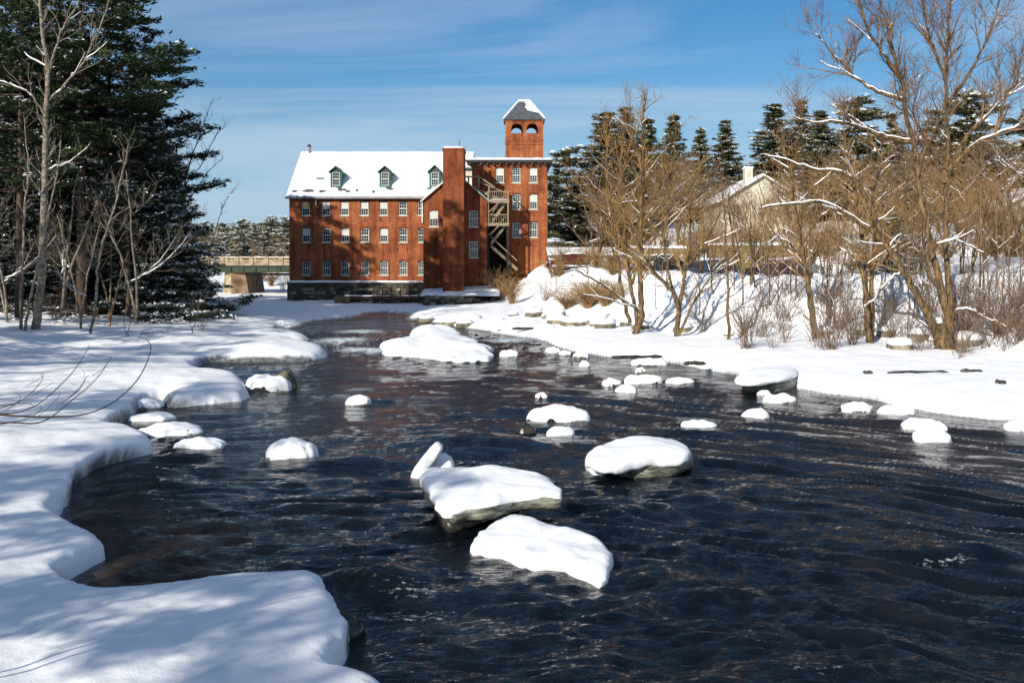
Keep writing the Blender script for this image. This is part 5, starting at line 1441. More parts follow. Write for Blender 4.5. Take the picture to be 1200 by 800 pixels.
bg = [(bareA, 11, 735, 108, 150), (bareB, 9, 775, 112, 172), (bareA, 11, 800, 106, 185), (bareB, 9, 700, 104, 200), (bareC, 7, 760, 98, 215), (bareB, 9, 825, 116, 180), (bareC, 7, 815, 100, 225),
      (bareC, 7, 870, 100, 235), (bareB, 9, 950, 96, 190), (bareC, 7, 985, 92, 195), (bareC, 7, 900, 92, 215), (bareB, 9, 1040, 92, 180), (bareC, 7, 1075, 84, 205), (bareC, 7, 1130, 78, 200), (bareC, 7, 1165, 74, 190),
      (bareB, 9, 1185, 84, 150), (bareA, 11, 1200, 90, 110), (bareC, 7, 1200, 66, 215), (bareA, 11, 715, 118, 122), (bareC, 7, 1100, 96, 190), (bareC, 7, 1150, 92, 170), (bareC, 7, 1010, 84, 240), (bareC, 7, 965, 82, 245)]
rq = random.Random(4)
for k in range(50):
    px = rq.uniform(690, 1210) if k < 34 else rq.uniform(990, 1215); ms, h = rq.choice([(bareA, 11), (bareB, 9), (bareC, 7), (bareC, 7)]) if px > 860 else rq.choice([(bareB, 9), (bareC, 7), (bareA, 11)])
    Y = rq.uniform(93, 128) if px < 1000 else rq.uniform(80, 116)
    bg.append((ms, h, px, Y, rq.uniform(185, 245) if px < 950 else rq.uniform(150, 240)))
bg += [(bareB, 9, 872, 92, 205), (bareA, 11, 905, 97, 190), (bareC, 7, 935, 90, 225), (bareB, 9, 888, 86, 228)]
for i, (ms, h, px, Y, top) in enumerate(bg):
    p = at_px(px, Y)
    lab = {id(bareA): 'tall leafless reddish twigged tree on hillside above the road', id(bareB): 'leafless two stemmed tree in the thicket above the road', id(bareC): 'straw coloured leafless bush tree in the thicket above the road'}[id(ms)]
    where = ('near the mill' if px < 760 else 'left of the cream house' if px < 860 else 'before the cream house' if px < 940 else 'behind the twin trunks' if px < 1060 else 'behind the forked tree' if px < 1140 else 'at the right photo edge')
    conifer(ms, 'leafless_tree', (lab + ' ' + where).replace('above the road ', ('in the rear ' if Y > 106 else 'in front ' if Y < 94 else 'above the road ')), p, i * 2.3, top_scale(h, px, top, Y), 'leafless trees above the road')

LM = [(620, 'below the brick block'), (665, 'beside the low sheds'), (715, 'left of the tall stem clump'), (770, 'just left of the vase shaped tree'), (825, 'just right of the vase shaped tree'), (870, 'by the slender tree'),
      (915, 'below the cream house'), (960, 'by the left leaning trunk'), (1000, 'left of the twin trunks'), (1040, 'right of the twin trunks'), (1085, 'under the forked tree limbs'), (1125, 'right behind the forked trunk'), (1165, 'right of the forked tree'), (2000, 'at right photo edge')]
def landmark(px): return next(l for p, l in LM if px < p)
bareF = bare_meshes(37, 6, 3.2, dict(prb, rmin=.010), 3, 'bark', 'gold_twig', True)
rs_ = random.Random(12)
for i in range(30):
    px = [838, 868, 880, 896, 915, 932, 948, 968, 984, 998, 1034, 1048, 1062, 1078, 1092, 1126, 1140, 1154, 1168, 1182, 1196, 822, 775, 905, 975, 1040, 1150, 1190, 925, 1085][i]
    Y = rs_.uniform(64, 76) if px > 850 else rs_.uniform(72, 80)
    if i > 21: Y = rs_.uniform(78, 90)
    p = at_px(px, Y); top = rs_.uniform(205, 290); ms, h = (bareF, 6) if i % 3 else (bareC, 7)
    sc_ = max(.6, top_scale(h, px, top, Y))
    conifer(ms, 'thicket_tree', ('small' if sc_ < 1.15 else 'taller') + ' golden leafless tree ' + ('atop the bank ' if Y < 77 else 'behind the bank crest ') + landmark(px), p, i * 2.3, sc_, 'golden brown thicket trees on the bank crest')
bareE = bare_meshes(36, 7, 3.6, dict(prb, rmin=.009), 2, 'birch', 'birch', True)
for i, (px, py, top, lab) in enumerate([(8, 378, 215, 'twiggy pale leafless tree at the very left photo edge'), (72, 372, 190, 'twiggy leafless tree between the thick grey trunk and crooked birch'), (95, 385, 250, 'low twiggy leafless tree just left of the crooked birch base'),
                                        (160, 380, 205, 'twiggy leafless tree before the broad hemlock'), (178, 372, 235, 'spreading leafless tree before the broad hemlock, right of the dead stem'), (205, 368, 262, 'low leafless tree by the hemlock end of the woods'),
                                        (128, 370, 230, 'leafless tree behind the short leaning dead stem'), (232, 362, 282, 'small leafless tree at the right tip of the left woods')]):
    b = hit(px, py); z1 = CAMH - (top - HZ) / FPX * b[1]
    conifer(bareE, 'understory_tree', lab, tuple(b), i * 2.2, (z1 - b[2]) / 7.0, 'leafless trees at the edge of the left woods')
# trees left of and behind the camera, on the left bank (they throw the streaked shadows)
offb = [(-20, -7, pineD, .76), (-18.5, 5, pineD, .55), (-26, 0, pineD, .80), (-23, -20, pineD, .85), (-30, 10, pineD, .75), (-36, 24, pineD, .85), (-34, -12, pineD, .95), (-33, 40, pineD, .75), (-15, 0, pineD, .5), (-17, 2, bareA, 1.25), (-24, -6, bareD, 1.4), (-27, 12, bareA, 1.5), (-32, 24, bareA, 1.4), (-25, 21, bareD, 1.2), (-34, 36, bareB, 1.5), (-33, 48, bareD, 1.3),
        (-38, 16, hemB, .8), (-42, 32, pineC, .8), (-21, -22, bareA, 1.5), (-28, 31, bareB, 1.3), (-14, -14, bareA, 1.3), (-38, 52, bareB, 1.2)]
for i, (x, y, ms, s) in enumerate(offb):
    conifer(ms, 'shade_tree', 'tree on the near left bank throwing streaked shadows over the snow', (x, y, ground_z(x, y) - .1), i * 1.9, s, 'near left bank trees')

# far trees behind the bridge and on the skyline
far = [(spineC, 14, 262, 196, 262), (spineC, 14, 283, 205, 258), (spineC, 14, 300, 200, 262), (spineC, 14, 318, 205, 254), (spineC, 14, 335, 200, 255), (spineC, 14, 351, 205, 256), (bareA, 11, 272, 190, 272), (bareB, 9, 292, 185, 280), (bareA, 11, 310, 188, 276),
       (bareB, 9, 328, 186, 274), (bareB, 9, 255, 184, 276), (bareC, 7, 305, 172, 296), (bareC, 7, 325, 170, 298), (spineC, 14, 240, 215, 260), (spineC, 14, 220, 215, 258), (spineC, 14, 200, 215, 255), (bareB, 9, 340, 180, 284), (bareC, 7, 338, 168, 300)]
for i, (ms, h, px, Y, top) in enumerate(far):
    p = at_px(px, Y)
    conifer(ms, 'distant_tree', 'snowy pine in the treeline beyond the bridge' if ms is spineC else 'leafless tree in the treeline beyond the bridge', p, i * 1.1, top_scale(h, px, top, Y), 'treeline beyond the bridge')
# far wood masses closing the horizon
def far_wood():
    rng = np.random.RandomState(9)
    n = 26000
    x = rng.uniform(-420, 520, n); y = rng.uniform(300, 380, n)
    zb = 6 + 0.0 * x; hh = 9 + 4 * fbm(x * 0.03, y * 0.03, 3, 91) + 5 * sstep(100, 250, x)
    z = zb + hh * rng.rand(n) ** .7
    C = np.stack([x, y, z], -1); D = rng.normal(size=(n, 3)) * .3 + np.array([0, 0, .6])
    V = tufts(rng, C, D, 3.0, 1, .5, 1)
    o = link('distant_wood', mesh_np('distant_wood', V, np.arange(len(V)).reshape(-1, 4), None, [M['needle_olive']]))
    tag(o, 'distant wooded ridge closing the horizon', 'woods'); setkind(o, 'stuff')
far_wood()

# ------------------------------------------------------------------ shrubs
def shrub_meshes(seed, n, h, spread, arch=0.5, twig='twig', rad=0.012):
    rng = np.random.RandomState(seed); out = []
    for i in range(n):
        a = rng.uniform(0, 6.28); b = rng.uniform(.1, 1.0); L = h * rng.uniform(.6, 1.15); t = np.linspace(0, 1, 6)
        rr = spread * b
        P = np.stack([np.cos(a) * rr * t ** .9 + rng.normal() * .12, np.sin(a) * rr * t ** .9 + rng.normal() * .12, L * (t * (1 + arch * b) - arch * b * 1.2 * t ** 2.4)], -1); P[0, 2] = -.1
        P[1:] += np.cumsum(rng.normal(size=(5, 3)) * .035 * h, axis=0)
        r = np.linspace(rad * 1.3, rad * .5, 6); out.append((P, r))
        sub_branches(rng, P, r, 1, out, dict(PR, dens=[2, 2.2, 2], len=[.5, h * .28, h * .14], levels=3, rmin=rad * .5, maxkids=4, rad=[rad, rad * .7, rad * .5]))
    v, q = tubes(out, 3); return mesh_np('stems', v, q, None, [M[twig]], smooth=True)
shA = shrub_meshes(41, 90, 2.2, 1.9, .7, 'straw_twig', .014)
shB = shrub_meshes(42, 34, 1.7, 1.5, .5, 'brush', .0085)
shC = shrub_meshes(43, 14, 1.5, 1.2, .4, 'brush', .0075)
shD = shrub_meshes(44, 160, 1.5, 2.6, 1.0, 'straw_twig', .014)
def shrub(me, px, py, sc, name, lab, group='bushes along the right bank'):
    b = hit(px, py)
    t = thing(name, lab, 'bush', tuple(b), px * .1, group, sc); link('stems', me, t); return t
shrub(shA, 583, 352, 1.5, 'bush', 'big bare straw coloured bush below the fire escape')
shrub(shA, 600, 356, 1.1, 'bush', 'bare bush on the rocks right of the rubble wall')
shrub(shB, 640, 352, 1.2, 'bush', 'reddish bare bush on the snow slope right of the mill')
shrub(shD, 690, 360, 1.35, 'weeping_bush', 'low mat of drooping straw coloured stems left of the tall stem clump')
shrub(shD, 712, 358, 1.2, 'weeping_bush', 'drooping straw mat directly beside the tall stem clump')
shrub(shD, 665, 362, .9, 'weeping_bush', 'smallest drooping straw mat, nearest the mill')
shrub(shB, 825, 390, 1.0, 'bush', 'bare bush between the vase shaped tree and the slender tree')
shrub(shC, 918, 402, 1.0, 'bush', 'pinkish twiggy bush left of the left leaning trunk')
shrub(shC, 905, 408, .9, 'bush', 'short pinkish twigs at the shore left of the left leaning trunk')
shrub(shB, 1003, 398, 1.2, 'bush', 'bushy growth hugging the twin trunks')
shrub(shB, 1045, 398, 1.2, 'bush', 'bare bush between the twin trunks and the forked tree')
shrub(shB, 1140, 400, 1.3, 'bush', 'bare bush right of the forked trunk')
shrub(shB, 1170, 395, 1.8, 'bush', 'tall dense bare bush near the right photo edge')
shrub(shB, 1192, 402, 1.8, 'bush', 'dense bare bush cut by the right photo edge')
shrub(shC, 1125, 420, .8, 'bush', 'short red twigs in snow right below the forked trunk')
shrub(shC, 370, 352, 1.3, 'bush', 'reddish bare bush before the dark stone base of the mill', None)
shrub(shC, 385, 352, 1.0, 'bush', 'smaller bare bush at the stone base of the mill', None)
shrub(shC, 236, 388, .9, 'bush', 'twiggy bare bush on the left snow point', None)
rr = random.Random(77)
for k in range(64):
    px = rr.uniform(860, 1205); py = rr.uniform(345, 408 + (px - 860) * .03)
    b = hit(px, py); ms = rr.choice([shC, shC, shC, shC, shC, shB])
    t = thing('bank_brush', 'thin bare brush ' + ('high' if py < 365 else 'low' if py > 388 else 'midway') + ' on the right bank ' + landmark(px), 'brush', tuple(b), rr.uniform(0, 6), 'brush on the steep right bank', rr.uniform(.8, 1.7)); link('stems', ms, t)
for k in range(14):
    px = rr.uniform(0, 260); py = rr.uniform(352, 376)
    b = hit(px, py)
    t = thing('woodland_brush', 'bare low brush at the foot of the left woods', 'brush', tuple(b), rr.uniform(0, 6), 'brush at the foot of the left woods', rr.uniform(.7, 1.6)); link('stems', shC, t)

for k in range(44):
    px = rr.uniform(640, 1210); Y = rr.uniform(86, 104) if px < 1000 else rr.uniform(72, 100)
    x = (px - 600) / FPX * Y
    t = thing('hillside_bush', 'brown leafless bush ' + ('close behind' if Y < 95 else 'well above') + ' the road, ' + landmark(px), 'bush', (x, Y, ground_z(x, Y)), rr.uniform(0, 6), 'bushes above the road', rr.uniform(.7, 1.35)); link('stems', rr.choice([shA, shD, shB]), t)
for k, (px, Y) in enumerate([(300, 150), (318, 156), (332, 148), (308, 164), (326, 168), (294, 160), (336, 160)]):
    x = (px - 600) / FPX * Y
    t = thing('bush', 'leafless bush on the snow seen under the bridge deck', 'bush', (x, Y, ground_z(x, Y)), k, 'bushes seen under the bridge', 1.0 + .2 * (k % 3)); link('stems', [shB, shA][k % 2], t)
b = G(402, 726, .2); t = thing('bank_rock', 'dark rock showing in a hollow at the corner of the near snow bank', 'rock', (b[0], b[1], 0))
blob = (b[0], b[1])
# upright saplings on the right slope
def sap_meshes(seed, h):
    rng = np.random.RandomState(seed); n = 8; t = np.linspace(0, 1, n)
    P = np.stack([np.cumsum(rng.normal(size=n)) * .05, np.cumsum(rng.normal(size=n)) * .05, h * t - .1], -1); R = np.linspace(.05, .012, n); thin = []
    sub_branches(rng, P, R, 0, thin, dict(PR, dens=[2.4, 2.2, 2], len=[1.3, .7, .35], up=.5, start=.25))
    v, q = tubes([(P, R)] + thin); s = snow_on(thin, .02, rng, .6, .9); sm = None
    if s: v2, q2 = tubes(s, 4); sm = mesh_np('snow_cover', v2, q2, None, [M['branch_snow']])
    return mesh_np('stem', v, q, None, [M['twig']], smooth=True), sm
saps = [sap_meshes(50, 5), sap_meshes(51, 6.5), sap_meshes(52, 4)]
for k, px in enumerate([872, 885, 902, 925, 968, 978, 990, 1038, 1048, 1062, 1070, 1128, 1138, 1150, 1160, 1172, 1182, 1195, 770, 782, 690, 650, 860, 880, 893, 912, 934, 946, 972, 984, 996, 1033, 1055, 1079, 1090, 1145, 1156, 1168, 835, 818]):
    py = rr.uniform(335, 398); b = hit(px, py); ms = saps[k % 3]
    t = thing('bank_sapling', 'slim leafless sapling ' + ('high' if py < 355 else 'low' if py > 380 else 'halfway up') + ' on the right bank ' + landmark(px), 'sapling', tuple(b), k, 'saplings on the right bank', rr.uniform(.7, 1.25))
    link('stem', ms[0], t)
    if ms[1]: link('snow_cover', ms[1], t)['kind'] = 'stuff'

# ------------------------------------------------------------------ snow-capped rocks and ice in the river
def blob_obj(outline, base_z, h, seed, parent, name, m, rings=11, p=2.4, noise=0.10, under=0.18, loc=(0, 0), lean=(0, 0), seg=48, smooth=True, warp=.06, crisp=False, lift=0.0, hf=None):
    """closed mound over an outline (list of world xy): rounded rim, domed uneven top"""
    O = np.array(outline, float)
    if len(O) < seg:
        O = chaikin(O, 1 if crisp else 2); d = np.r_[0, np.cumsum(np.hypot(*(np.roll(O, -1, 0) - O).T))]
        t = np.linspace(0, d[-1], seg, endpoint=False); Oc = np.vstack([O, O[:1]])
        O = np.stack([np.interp(t, d, Oc[:, 0]), np.interp(t, d, Oc[:, 1])], -1)
    c = O.mean(axis=0); sz = np.hypot(*(O - c).T).mean()
    V = []; n = len(O)
    O = c + (O - c) * (1 + warp * 1.6 * fbm(O[:, 0] / sz * 1.5 + seed, O[:, 1] / sz * 1.5, 3, seed % 17))[:, None]
    prof = []
    for k in range(3): prof.append((1 - under * (1 - k / 3) , base_z + 0.0 - 0.06 + (k / 3) * h * 0.12))
    for k in range(rings):
        a = (k / (rings - 1)) * math.pi / 2
        s = math.cos(a) ** (2 / p) if k < rings - 1 else 0.02; zz = math.sin(a) ** (2 / p)
        prof.append((max(s, 0.02), base_z + h * 0.12 + h * 0.88 * zz))
    for s, z in prof:
        P = c + (O - c) * s
        wgt = np.clip((z - base_z) / max(h, .01), 0, 1)
        zz = z + h * noise * fbm(P[:, 0] / sz * 1.3 + seed * 3.1, P[:, 1] / sz * 1.3, 3, 5) * wgt * 3 + (lean[0] * (P[:, 0] - c[0]) + lean[1] * (P[:, 1] - c[1])) * wgt
        V.append(np.stack([P[:, 0], P[:, 1], zz], -1))
    V = np.array(V); nr = len(V)
    if lift:
        L_ = lift * np.clip(fbm(O[:, 0] / sz * 1.9 + seed * 1.7, O[:, 1] / sz * 1.9, 3, 12) * 2.0 + .15, 0, 1)
        fall = np.clip(1 - np.arange(nr) / (nr * .55), 0, 1)[:, None]
        V[:, :, 2] += L_[None, :] * fall
    # small dents and ripples in the surface
    V[:, :, 2] += 0.035 * min(sz, 1.2) * fbm(V[:, :, 0] * 2.6 / min(sz, 1.5) + seed, V[:, :, 1] * 2.6 / min(sz, 1.5), 3, 14) * np.linspace(0.3, 1, nr)[:, None]
    V[:, :, :2] += (V[:, :, :2] - c) * (0.05 * fbm(V[:, :, 0] * 5 / min(sz, 1.5), V[:, :, 1] * 5 / min(sz, 1.5) + V[:, :, 2] * 4, 2, 15))[:, :, None] * np.linspace(1, 0, nr)[:, None, None]
    if hf is not None:
        k_ = np.linspace(0, 1, nr)[:, None] ** .5
        V[:, :, 2] += hf(V[:, :, 0], V[:, :, 1]) * k_
    V = V.reshape(-1, 3); base = np.array([c[0], c[1], 0])
    idx = np.arange(nr * n).reshape(nr, n); nx = np.roll(idx, -1, axis=1)
    q = np.stack([idx[:-1], nx[:-1], nx[1:], idx[1:]], -1).reshape(-1, 4)
    top = len(V); V = np.vstack([V, V[idx[-1]].mean(axis=0)])
    tr = [(idx[-1][i], idx[-1][(i + 1) % n], top) for i in range(n)]
    V = V - np.array([loc[0], loc[1], 0])
    return link(name, mesh_np(name, V, q, tr, [M[m]], smooth=smooth), parent)

def ell(cx_, cy_, rx, ry, seed, n=14, rot=0):
    r = random.Random(seed); out = []
    for i in range(n):
        a = 2 * math.pi * i / n; k = r.uniform(.88, 1.1)
        x, y = math.cos(a) * rx * k, math.sin(a) * ry * k
        out.append((cx_ + x * math.cos(rot) - y * math.sin(rot), cy_ + x * math.sin(rot) + y * math.cos(rot)))
    return out
blob_obj(ell(blob[0] + .05, blob[1] + .02, .26, .24, 6), -.2, .44, 33, bpy.data.objects['bank_rock'], 'rock', 'wet_rock', rings=7, noise=.2, loc=blob, seg=24)
ROCKS = [  # px0, px1, top, bottom, label
    (311, 373, 506, 541, 'plump snow mound alone in mid left water, nearest the left bank ice tongue', 1.0),
    (614, 692, 470, 495, 'elongated snow capped rock in mid river right of centre with dark right end', .6),
    (640, 673, 496, 511, 'small snow cap just below the elongated mid river rock', .8),
    (405, 435, 461, 474, 'single small round snow cap in open water left of centre', .8),
    (627, 643, 458, 467, 'tiny snow dot above the elongated mid river rock', .8),
    (797, 840, 490, 504, 'small low snow cap right of the elongated rock, above the big mound', .7),
    (868, 902, 475, 491, 'rounded snow cap alone right of centre', .8),
    (705, 728, 441, 451, 'small snow cap, left one of the row below the far shelf', .7),
    (720, 748, 449, 461, 'small snow cap just below the left one of that row', .7),
    (732, 778, 436, 450, 'low snow capped rock with dark gap, middle of the far row', .55),
    (778, 815, 440, 450, 'flat snow cap at the right of the far row', .6),
    (893, 933, 458, 472, 'snow cap below the big ice block near the right shelf', .7),
    (886, 904, 455, 463, 'small snow cap tucked under the big ice block', .7),
    (828, 896, 412, 433, 'smooth broad snow dome beside the right snow shelf', .6),
    (738, 781, 414, 428, 'low snow capped rock left of the smooth broad dome', .6),
    (744, 757, 429, 436, 'tiny snow cap left under the smooth broad dome', .7),
    (639, 657, 405, 414, 'leftmost of four little snow caps near the far right shore', .8),
    (655, 670, 409, 416, 'second of four little snow caps near the far right shore', .8),
    (671, 690, 410, 418, 'third of four little snow caps near the far right shore', .8),
    (678, 692, 421, 430, 'lowest of four little snow caps near the far right shore', .8),
    (585, 607, 408, 418, 'small snow cap right of the long snow island', .7),
    (985, 1022, 468, 482, 'rounded snow cap just off the right shelf', .7),
    (1027, 1072, 472, 487, 'snow cap with small dark hole off the right shelf', .7),
    (1053, 1107, 486, 504, 'upper of two overlapping snow caps at right', .75),
    (1070, 1113, 499, 519, 'lower of two overlapping snow caps at right', .8),
    (1172, 1212, 474, 491, 'upper snow cap cut by the right photo edge', .7),
    (1175, 1220, 487, 506, 'lower snow cap cut by the right photo edge', .7),
    (152, 193, 463, 479, 'uppermost of three ice cakes stacked against the left bank notch', 1.0),
    (153, 206, 478, 495, 'middle ice cake against the left bank notch', .9),
    (162, 238, 490, 512, 'largest lowest ice cake against the left bank notch', .85),
    (205, 268, 509, 528, 'narrow snow covered ice cake drifting off the left bank tongue', .75),
    (288, 340, 433, 459, 'rounded snow capped boulder with bare brown right side at end of the left point', .9),
    (700, 722, 398, 405, 'snow cap beside the far right shelf', .6),
    (1010, 1062, 455, 466, 'flat snow lump at the edge of the right shelf', .5),
    (1190, 1230, 440, 462, 'snow hump on right shelf at photo edge', .5),
    (556, 580, 372, 379, 'snow cap near the rubble wall', .7),
    (520, 545, 368, 376, 'snow cap in front of the rubble wall', .7),
    (1140, 1165, 466, 474, 'small snow lump off the right shelf near the photo edge', .6),
]
for (a_px, b_px, t_, bt, _, dk) in ROCKS:
    Yr = CAMH * FPX / (bt - HZ); wm = (b_px - a_px) / FPX * Yr
    if Yr < 75 and dk > .5: BUMPS.append(((a_px + b_px) / 2, bt + 1, wm * .75, max(.18, wm * .28), 0.0, .24)); BUMPS.append(((a_px + b_px) / 2, (t_ + bt) / 2, wm * .9, wm * .7, 0.03, .06))
for q in ((580, 607, 1.3, .3, 0, .2), (640, 600, .9, .4, 0, .2), (690, 672, 1.2, .25, 0, .16), (600, 655, 1.2, .25, 0, .16), (760, 556, 1.6, .35, 0, .2), (690, 548, .8, .3, 0, .18), (500, 576, .8, .3, 0, .2)): BUMPS.append(q)
build_water()
def build_rock(i, px0, px1, top, bot, label, depth_k):
    Yf = CAMH * FPX / (bot - HZ); w = (px1 - px0) / FPX * Yf; dp = w * depth_k
    Yc = Yf + dp / 2; cx_ = ((px0 + px1) / 2 - 600) / FPX * Yc; w = (px1 - px0) / FPX * Yc
    zt = max((CAMH - (top - HZ) / FPX * (Yc + dp * (.22 if depth_k < .81 else .38))) * .80, 0.13)
    t = thing('snow_capped_rock', label, 'rock', (cx_, Yc, 0), 0, 'snow capped rocks in the river')
    out = ell(cx_, Yc, w / 2, dp / 2, i * 7 + 3)
    r = random.Random(i)
    off = (r.uniform(-.06, .1) * w, r.uniform(-.12, .02) * dp)
    blob_obj(ell(cx_ + off[0], Yc + off[1], w / 2 * 1.0, dp / 2 * 1.0, i * 7 + 4), -.35, .33 + zt * r.uniform(.35, .6), i, t, 'rock', 'wet_rock' if i % 3 else 'rock', rings=6, p=3, under=.0, loc=(cx_, Yc), seg=28, noise=.15)
    blob_obj(out, -.02, zt + .02, i + 50, t, 'snow_cap', 'snow', rings=12, p=r.uniform(1.8, 2.7), noise=.12, under=.0, loc=(cx_, Yc), seg=56, warp=.14, lift=zt * .5)
    blob_obj([(cx_ + (x - cx_) * 1.06 + .02 * w, Yc + (y - Yc) * 1.10 - .02 * dp) for x, y in out], -.1, .13, i + 5, t, 'ice_rim', 'ice', rings=4, p=4, noise=.2, under=.0, loc=(cx_, Yc), seg=36, warp=.12)
    if w > .8:
        a = r.choice((-1, 1)); lx, ly = cx_ + a * w * .24, Yc - dp * .10
        blob_obj(ell(lx, ly, w * .26, dp * .36, i + 11), -.02, zt * r.uniform(.62, .95), i + 80, t, 'snow_lobe', 'snow', rings=8, p=2.1, noise=.12, under=0, loc=(cx_, Yc), seg=32, warp=.14)
    return t
for i, r in enumerate(ROCKS): build_rock(i, *r)

def px_out(pts, z): return [tuple(G(x, y, z)) for x, y in pts]
# the four big pieces in the middle of the river
def big_pieces():
    # front slab A
    o = px_out([(547, 630), (570, 612), (592, 601), (612, 604), (655, 616), (702, 626), (720, 640), (716, 655), (705, 668), (680, 660), (650, 655), (618, 654), (598, 645), (570, 637)], .32)
    c = np.mean(o, axis=0); t = thing('ice_slab', 'long thick snow covered ice slab, nearest one in mid river', 'ice', (c[0], c[1], 0), 0, 'large snow covered ice pieces in mid river')
    sh = [(c[0] + (x - c[0]) * .95, c[1] + (y - c[1]) * .93) for x, y in o]
    blob_obj(sh, -.2, .28, 3, t, 'ice', 'ice', rings=5, p=4, under=0, loc=c)
    blob_obj(o, -.03, .40, 61, t, 'snow_cap', 'snow', rings=14, p=4.2, noise=.09, under=.03, loc=c, seg=110, lean=(.0, .05), crisp=True, warp=.05, lift=.10)
    # big tilted slab B
    o = px_out([(492, 560), (505, 553), (560, 552), (605, 553), (638, 562), (661, 574), (655, 580), (630, 579), (600, 584), (575, 592), (545, 594), (521, 600), (512, 590), (500, 574)], .62)
    c = np.mean(o, axis=0); t = thing('ice_slab', 'large tilted ice slab with snow cap and grey ice underside', 'ice', (c[0], c[1], 0), 0, 'large snow covered ice pieces in mid river')
    sh = [(c[0] + (x - c[0]) * .97 + .02, c[1] + (y - c[1]) * .97 - .10) for x, y in o]
    blob_obj(sh, .36, .22, 7, t, 'ice', 'ice', rings=9, p=6, under=.30, noise=.05, loc=c, seg=96, crisp=True, warp=.05)
    sh = [(c[0] + (x - c[0]) * .66 - .25, c[1] + (y - c[1]) * .72 - .05) for x, y in o]
    blob_obj(sh, -.1, .48, 8, t, 'ice_foot', 'wet_rock', rings=6, p=5, under=.1, noise=.1, loc=c, seg=70, warp=.1)
    cc = [(c[0] + (x - c[0]) * .55 - .25, c[1] + (y - c[1]) * .6 + .05) for x, y in sh]
    blob_obj(cc, -.5, .6, 9, t, 'rock', 'wet_rock', rings=6, p=3, loc=c)
    blob_obj(o, .50, .25, 62, t, 'snow_cap', 'snow', rings=14, p=4.0, noise=.14, under=.05, loc=c, seg=110, lean=(.02, .07), crisp=True, warp=.06, lift=.09)
    f = px_out([(508, 603), (530, 598), (548, 606), (540, 614), (518, 616)], .04)
    blob_obj(f, -.05, .14, 12, t, 'ice_foot', 'ice', rings=5, loc=c)
    # upright chunk
    p0 = W(487, 571, 24.6); p1 = W(513, 537, 24.9)
    t = thing('ice_block', 'upright snow plastered ice plate leaning beside the large tilted slab', 'ice', (p0[0], p0[1], 0), 0, 'large snow covered ice pieces in mid river')
    rng = np.random.RandomState(4); u, v = np.meshgrid(np.linspace(0, 2 * math.pi, 25)[:-1], np.linspace(-math.pi / 2, math.pi / 2, 15), indexing='ij')
    def sup(a, e): return np.sign(a) * np.abs(a) ** e
    X_ = sup(np.cos(u), .6) * sup(np.cos(v), .55) * .16; Y_ = sup(np.sin(u), .6) * sup(np.cos(v), .55) * .34; Z_ = sup(np.sin(v), .6) * .56
    nz = 1 + .12 * fbm(X_ * 6 + Y_ * 3, Z_ * 4, 2, 2); X_ *= nz; Y_ *= nz
    an = math.radians(-37); Xr = X_ * math.cos(an) - Z_ * math.sin(an); Zr = X_ * math.sin(an) + Z_ * math.cos(an)
    V = np.stack([Xr + .27, Y_ + .1, Zr + .40], -1); idx = np.arange(24 * 15).reshape(24, 15); nx = np.roll(idx, -1, axis=0)
    q = np.stack([idx[:, :-1], nx[:, :-1], nx[:, 1:], idx[:, 1:]], -1).reshape(-1, 4)
    link('snow_cap', mesh_np('snow_cap', V.reshape(-1, 3), q, None, [M['snow']], smooth=True), t)
    blob_obj(ell(p0[0] + .25, p0[1] + .1, .55, .4, 5), -.2, .33, 13, t, 'rock', 'wet_rock', rings=5, loc=(p0[0], p0[1]))
    blob_obj(ell(p0[0] + .62, p0[1] + .35, .34, .3, 8), .0, .55, 14, t, 'snow_lump', 'snow', rings=8, loc=(p0[0], p0[1]))
    # mound C on yellowish rock
    o = px_out([(682, 536), (698, 525), (726, 516), (765, 513), (798, 517), (811, 528), (806, 536), (780, 537), (752, 540), (722, 545), (705, 548), (690, 543)], .50)
    c = np.mean(o, axis=0); t = thing('snow_capped_rock', 'large snow dome on a flat yellowish rock right of centre', 'rock', (c[0], c[1], 0), 0, 'snow capped rocks in the river')
    sh = px_out([(706, 548), (735, 528), (790, 526), (811, 536), (806, 549), (775, 556), (728, 558)], .12)
    blob_obj(sh, .02, .40, 21, t, 'rock', 'ice', rings=8, p=6, under=.12, noise=.08, loc=c, seg=80, crisp=True, warp=.08)
    blob_obj([(c[0] + (x - c[0]) * .8, c[1] + (y - c[1]) * .8) for x, y in sh], -.5, .6, 22, t, 'rock_base', 'wet_rock', rings=5, loc=c)
    blob_obj(o, .33, .36, 63, t, 'snow_cap', 'snow', rings=12, p=3.2, noise=.10, under=.06, loc=c, seg=80, crisp=True, lift=.12)
    blob_obj(px_out([(683, 540), (700, 532), (716, 548), (706, 556), (690, 548)], .12), .0, .34, 64, t, 'snow_lump', 'snow', rings=8, loc=c)
    # ice block N by the right shelf
    o = px_out([(858, 447), (870, 436), (900, 433), (925, 432), (938, 436), (930, 444), (895, 450), (870, 453)], .45)
    c = np.mean(o, axis=0); t = thing('ice_block', 'broken grey ice block with snow top beside the right snow shelf', 'ice', (c[0], c[1], 0), 0, 'large snow covered ice pieces in mid river')
    blob_obj(px_out([(862, 450), (885, 440), (935, 437), (938, 446), (905, 454)], .25), -.1, .62, 23, t, 'ice', 'ice', rings=7, p=5, under=.1, loc=c)
    blob_obj(o, .42, .26, 66, t, 'snow_cap', 'snow', rings=9, p=3, noise=.15, loc=c)
    # dark little rock
    cx_, cy_ = G(616, 505, 0); t = thing('dark_rock', 'small bare dark rock left of the small mid river snow cap', 'rock', (cx_, cy_, 0))
    blob_obj(ell(cx_, cy_, .35, .3, 2), -.2, .42, 31, t, 'rock', 'wet_rock', rings=6, loc=(cx_, cy_), smooth=True)
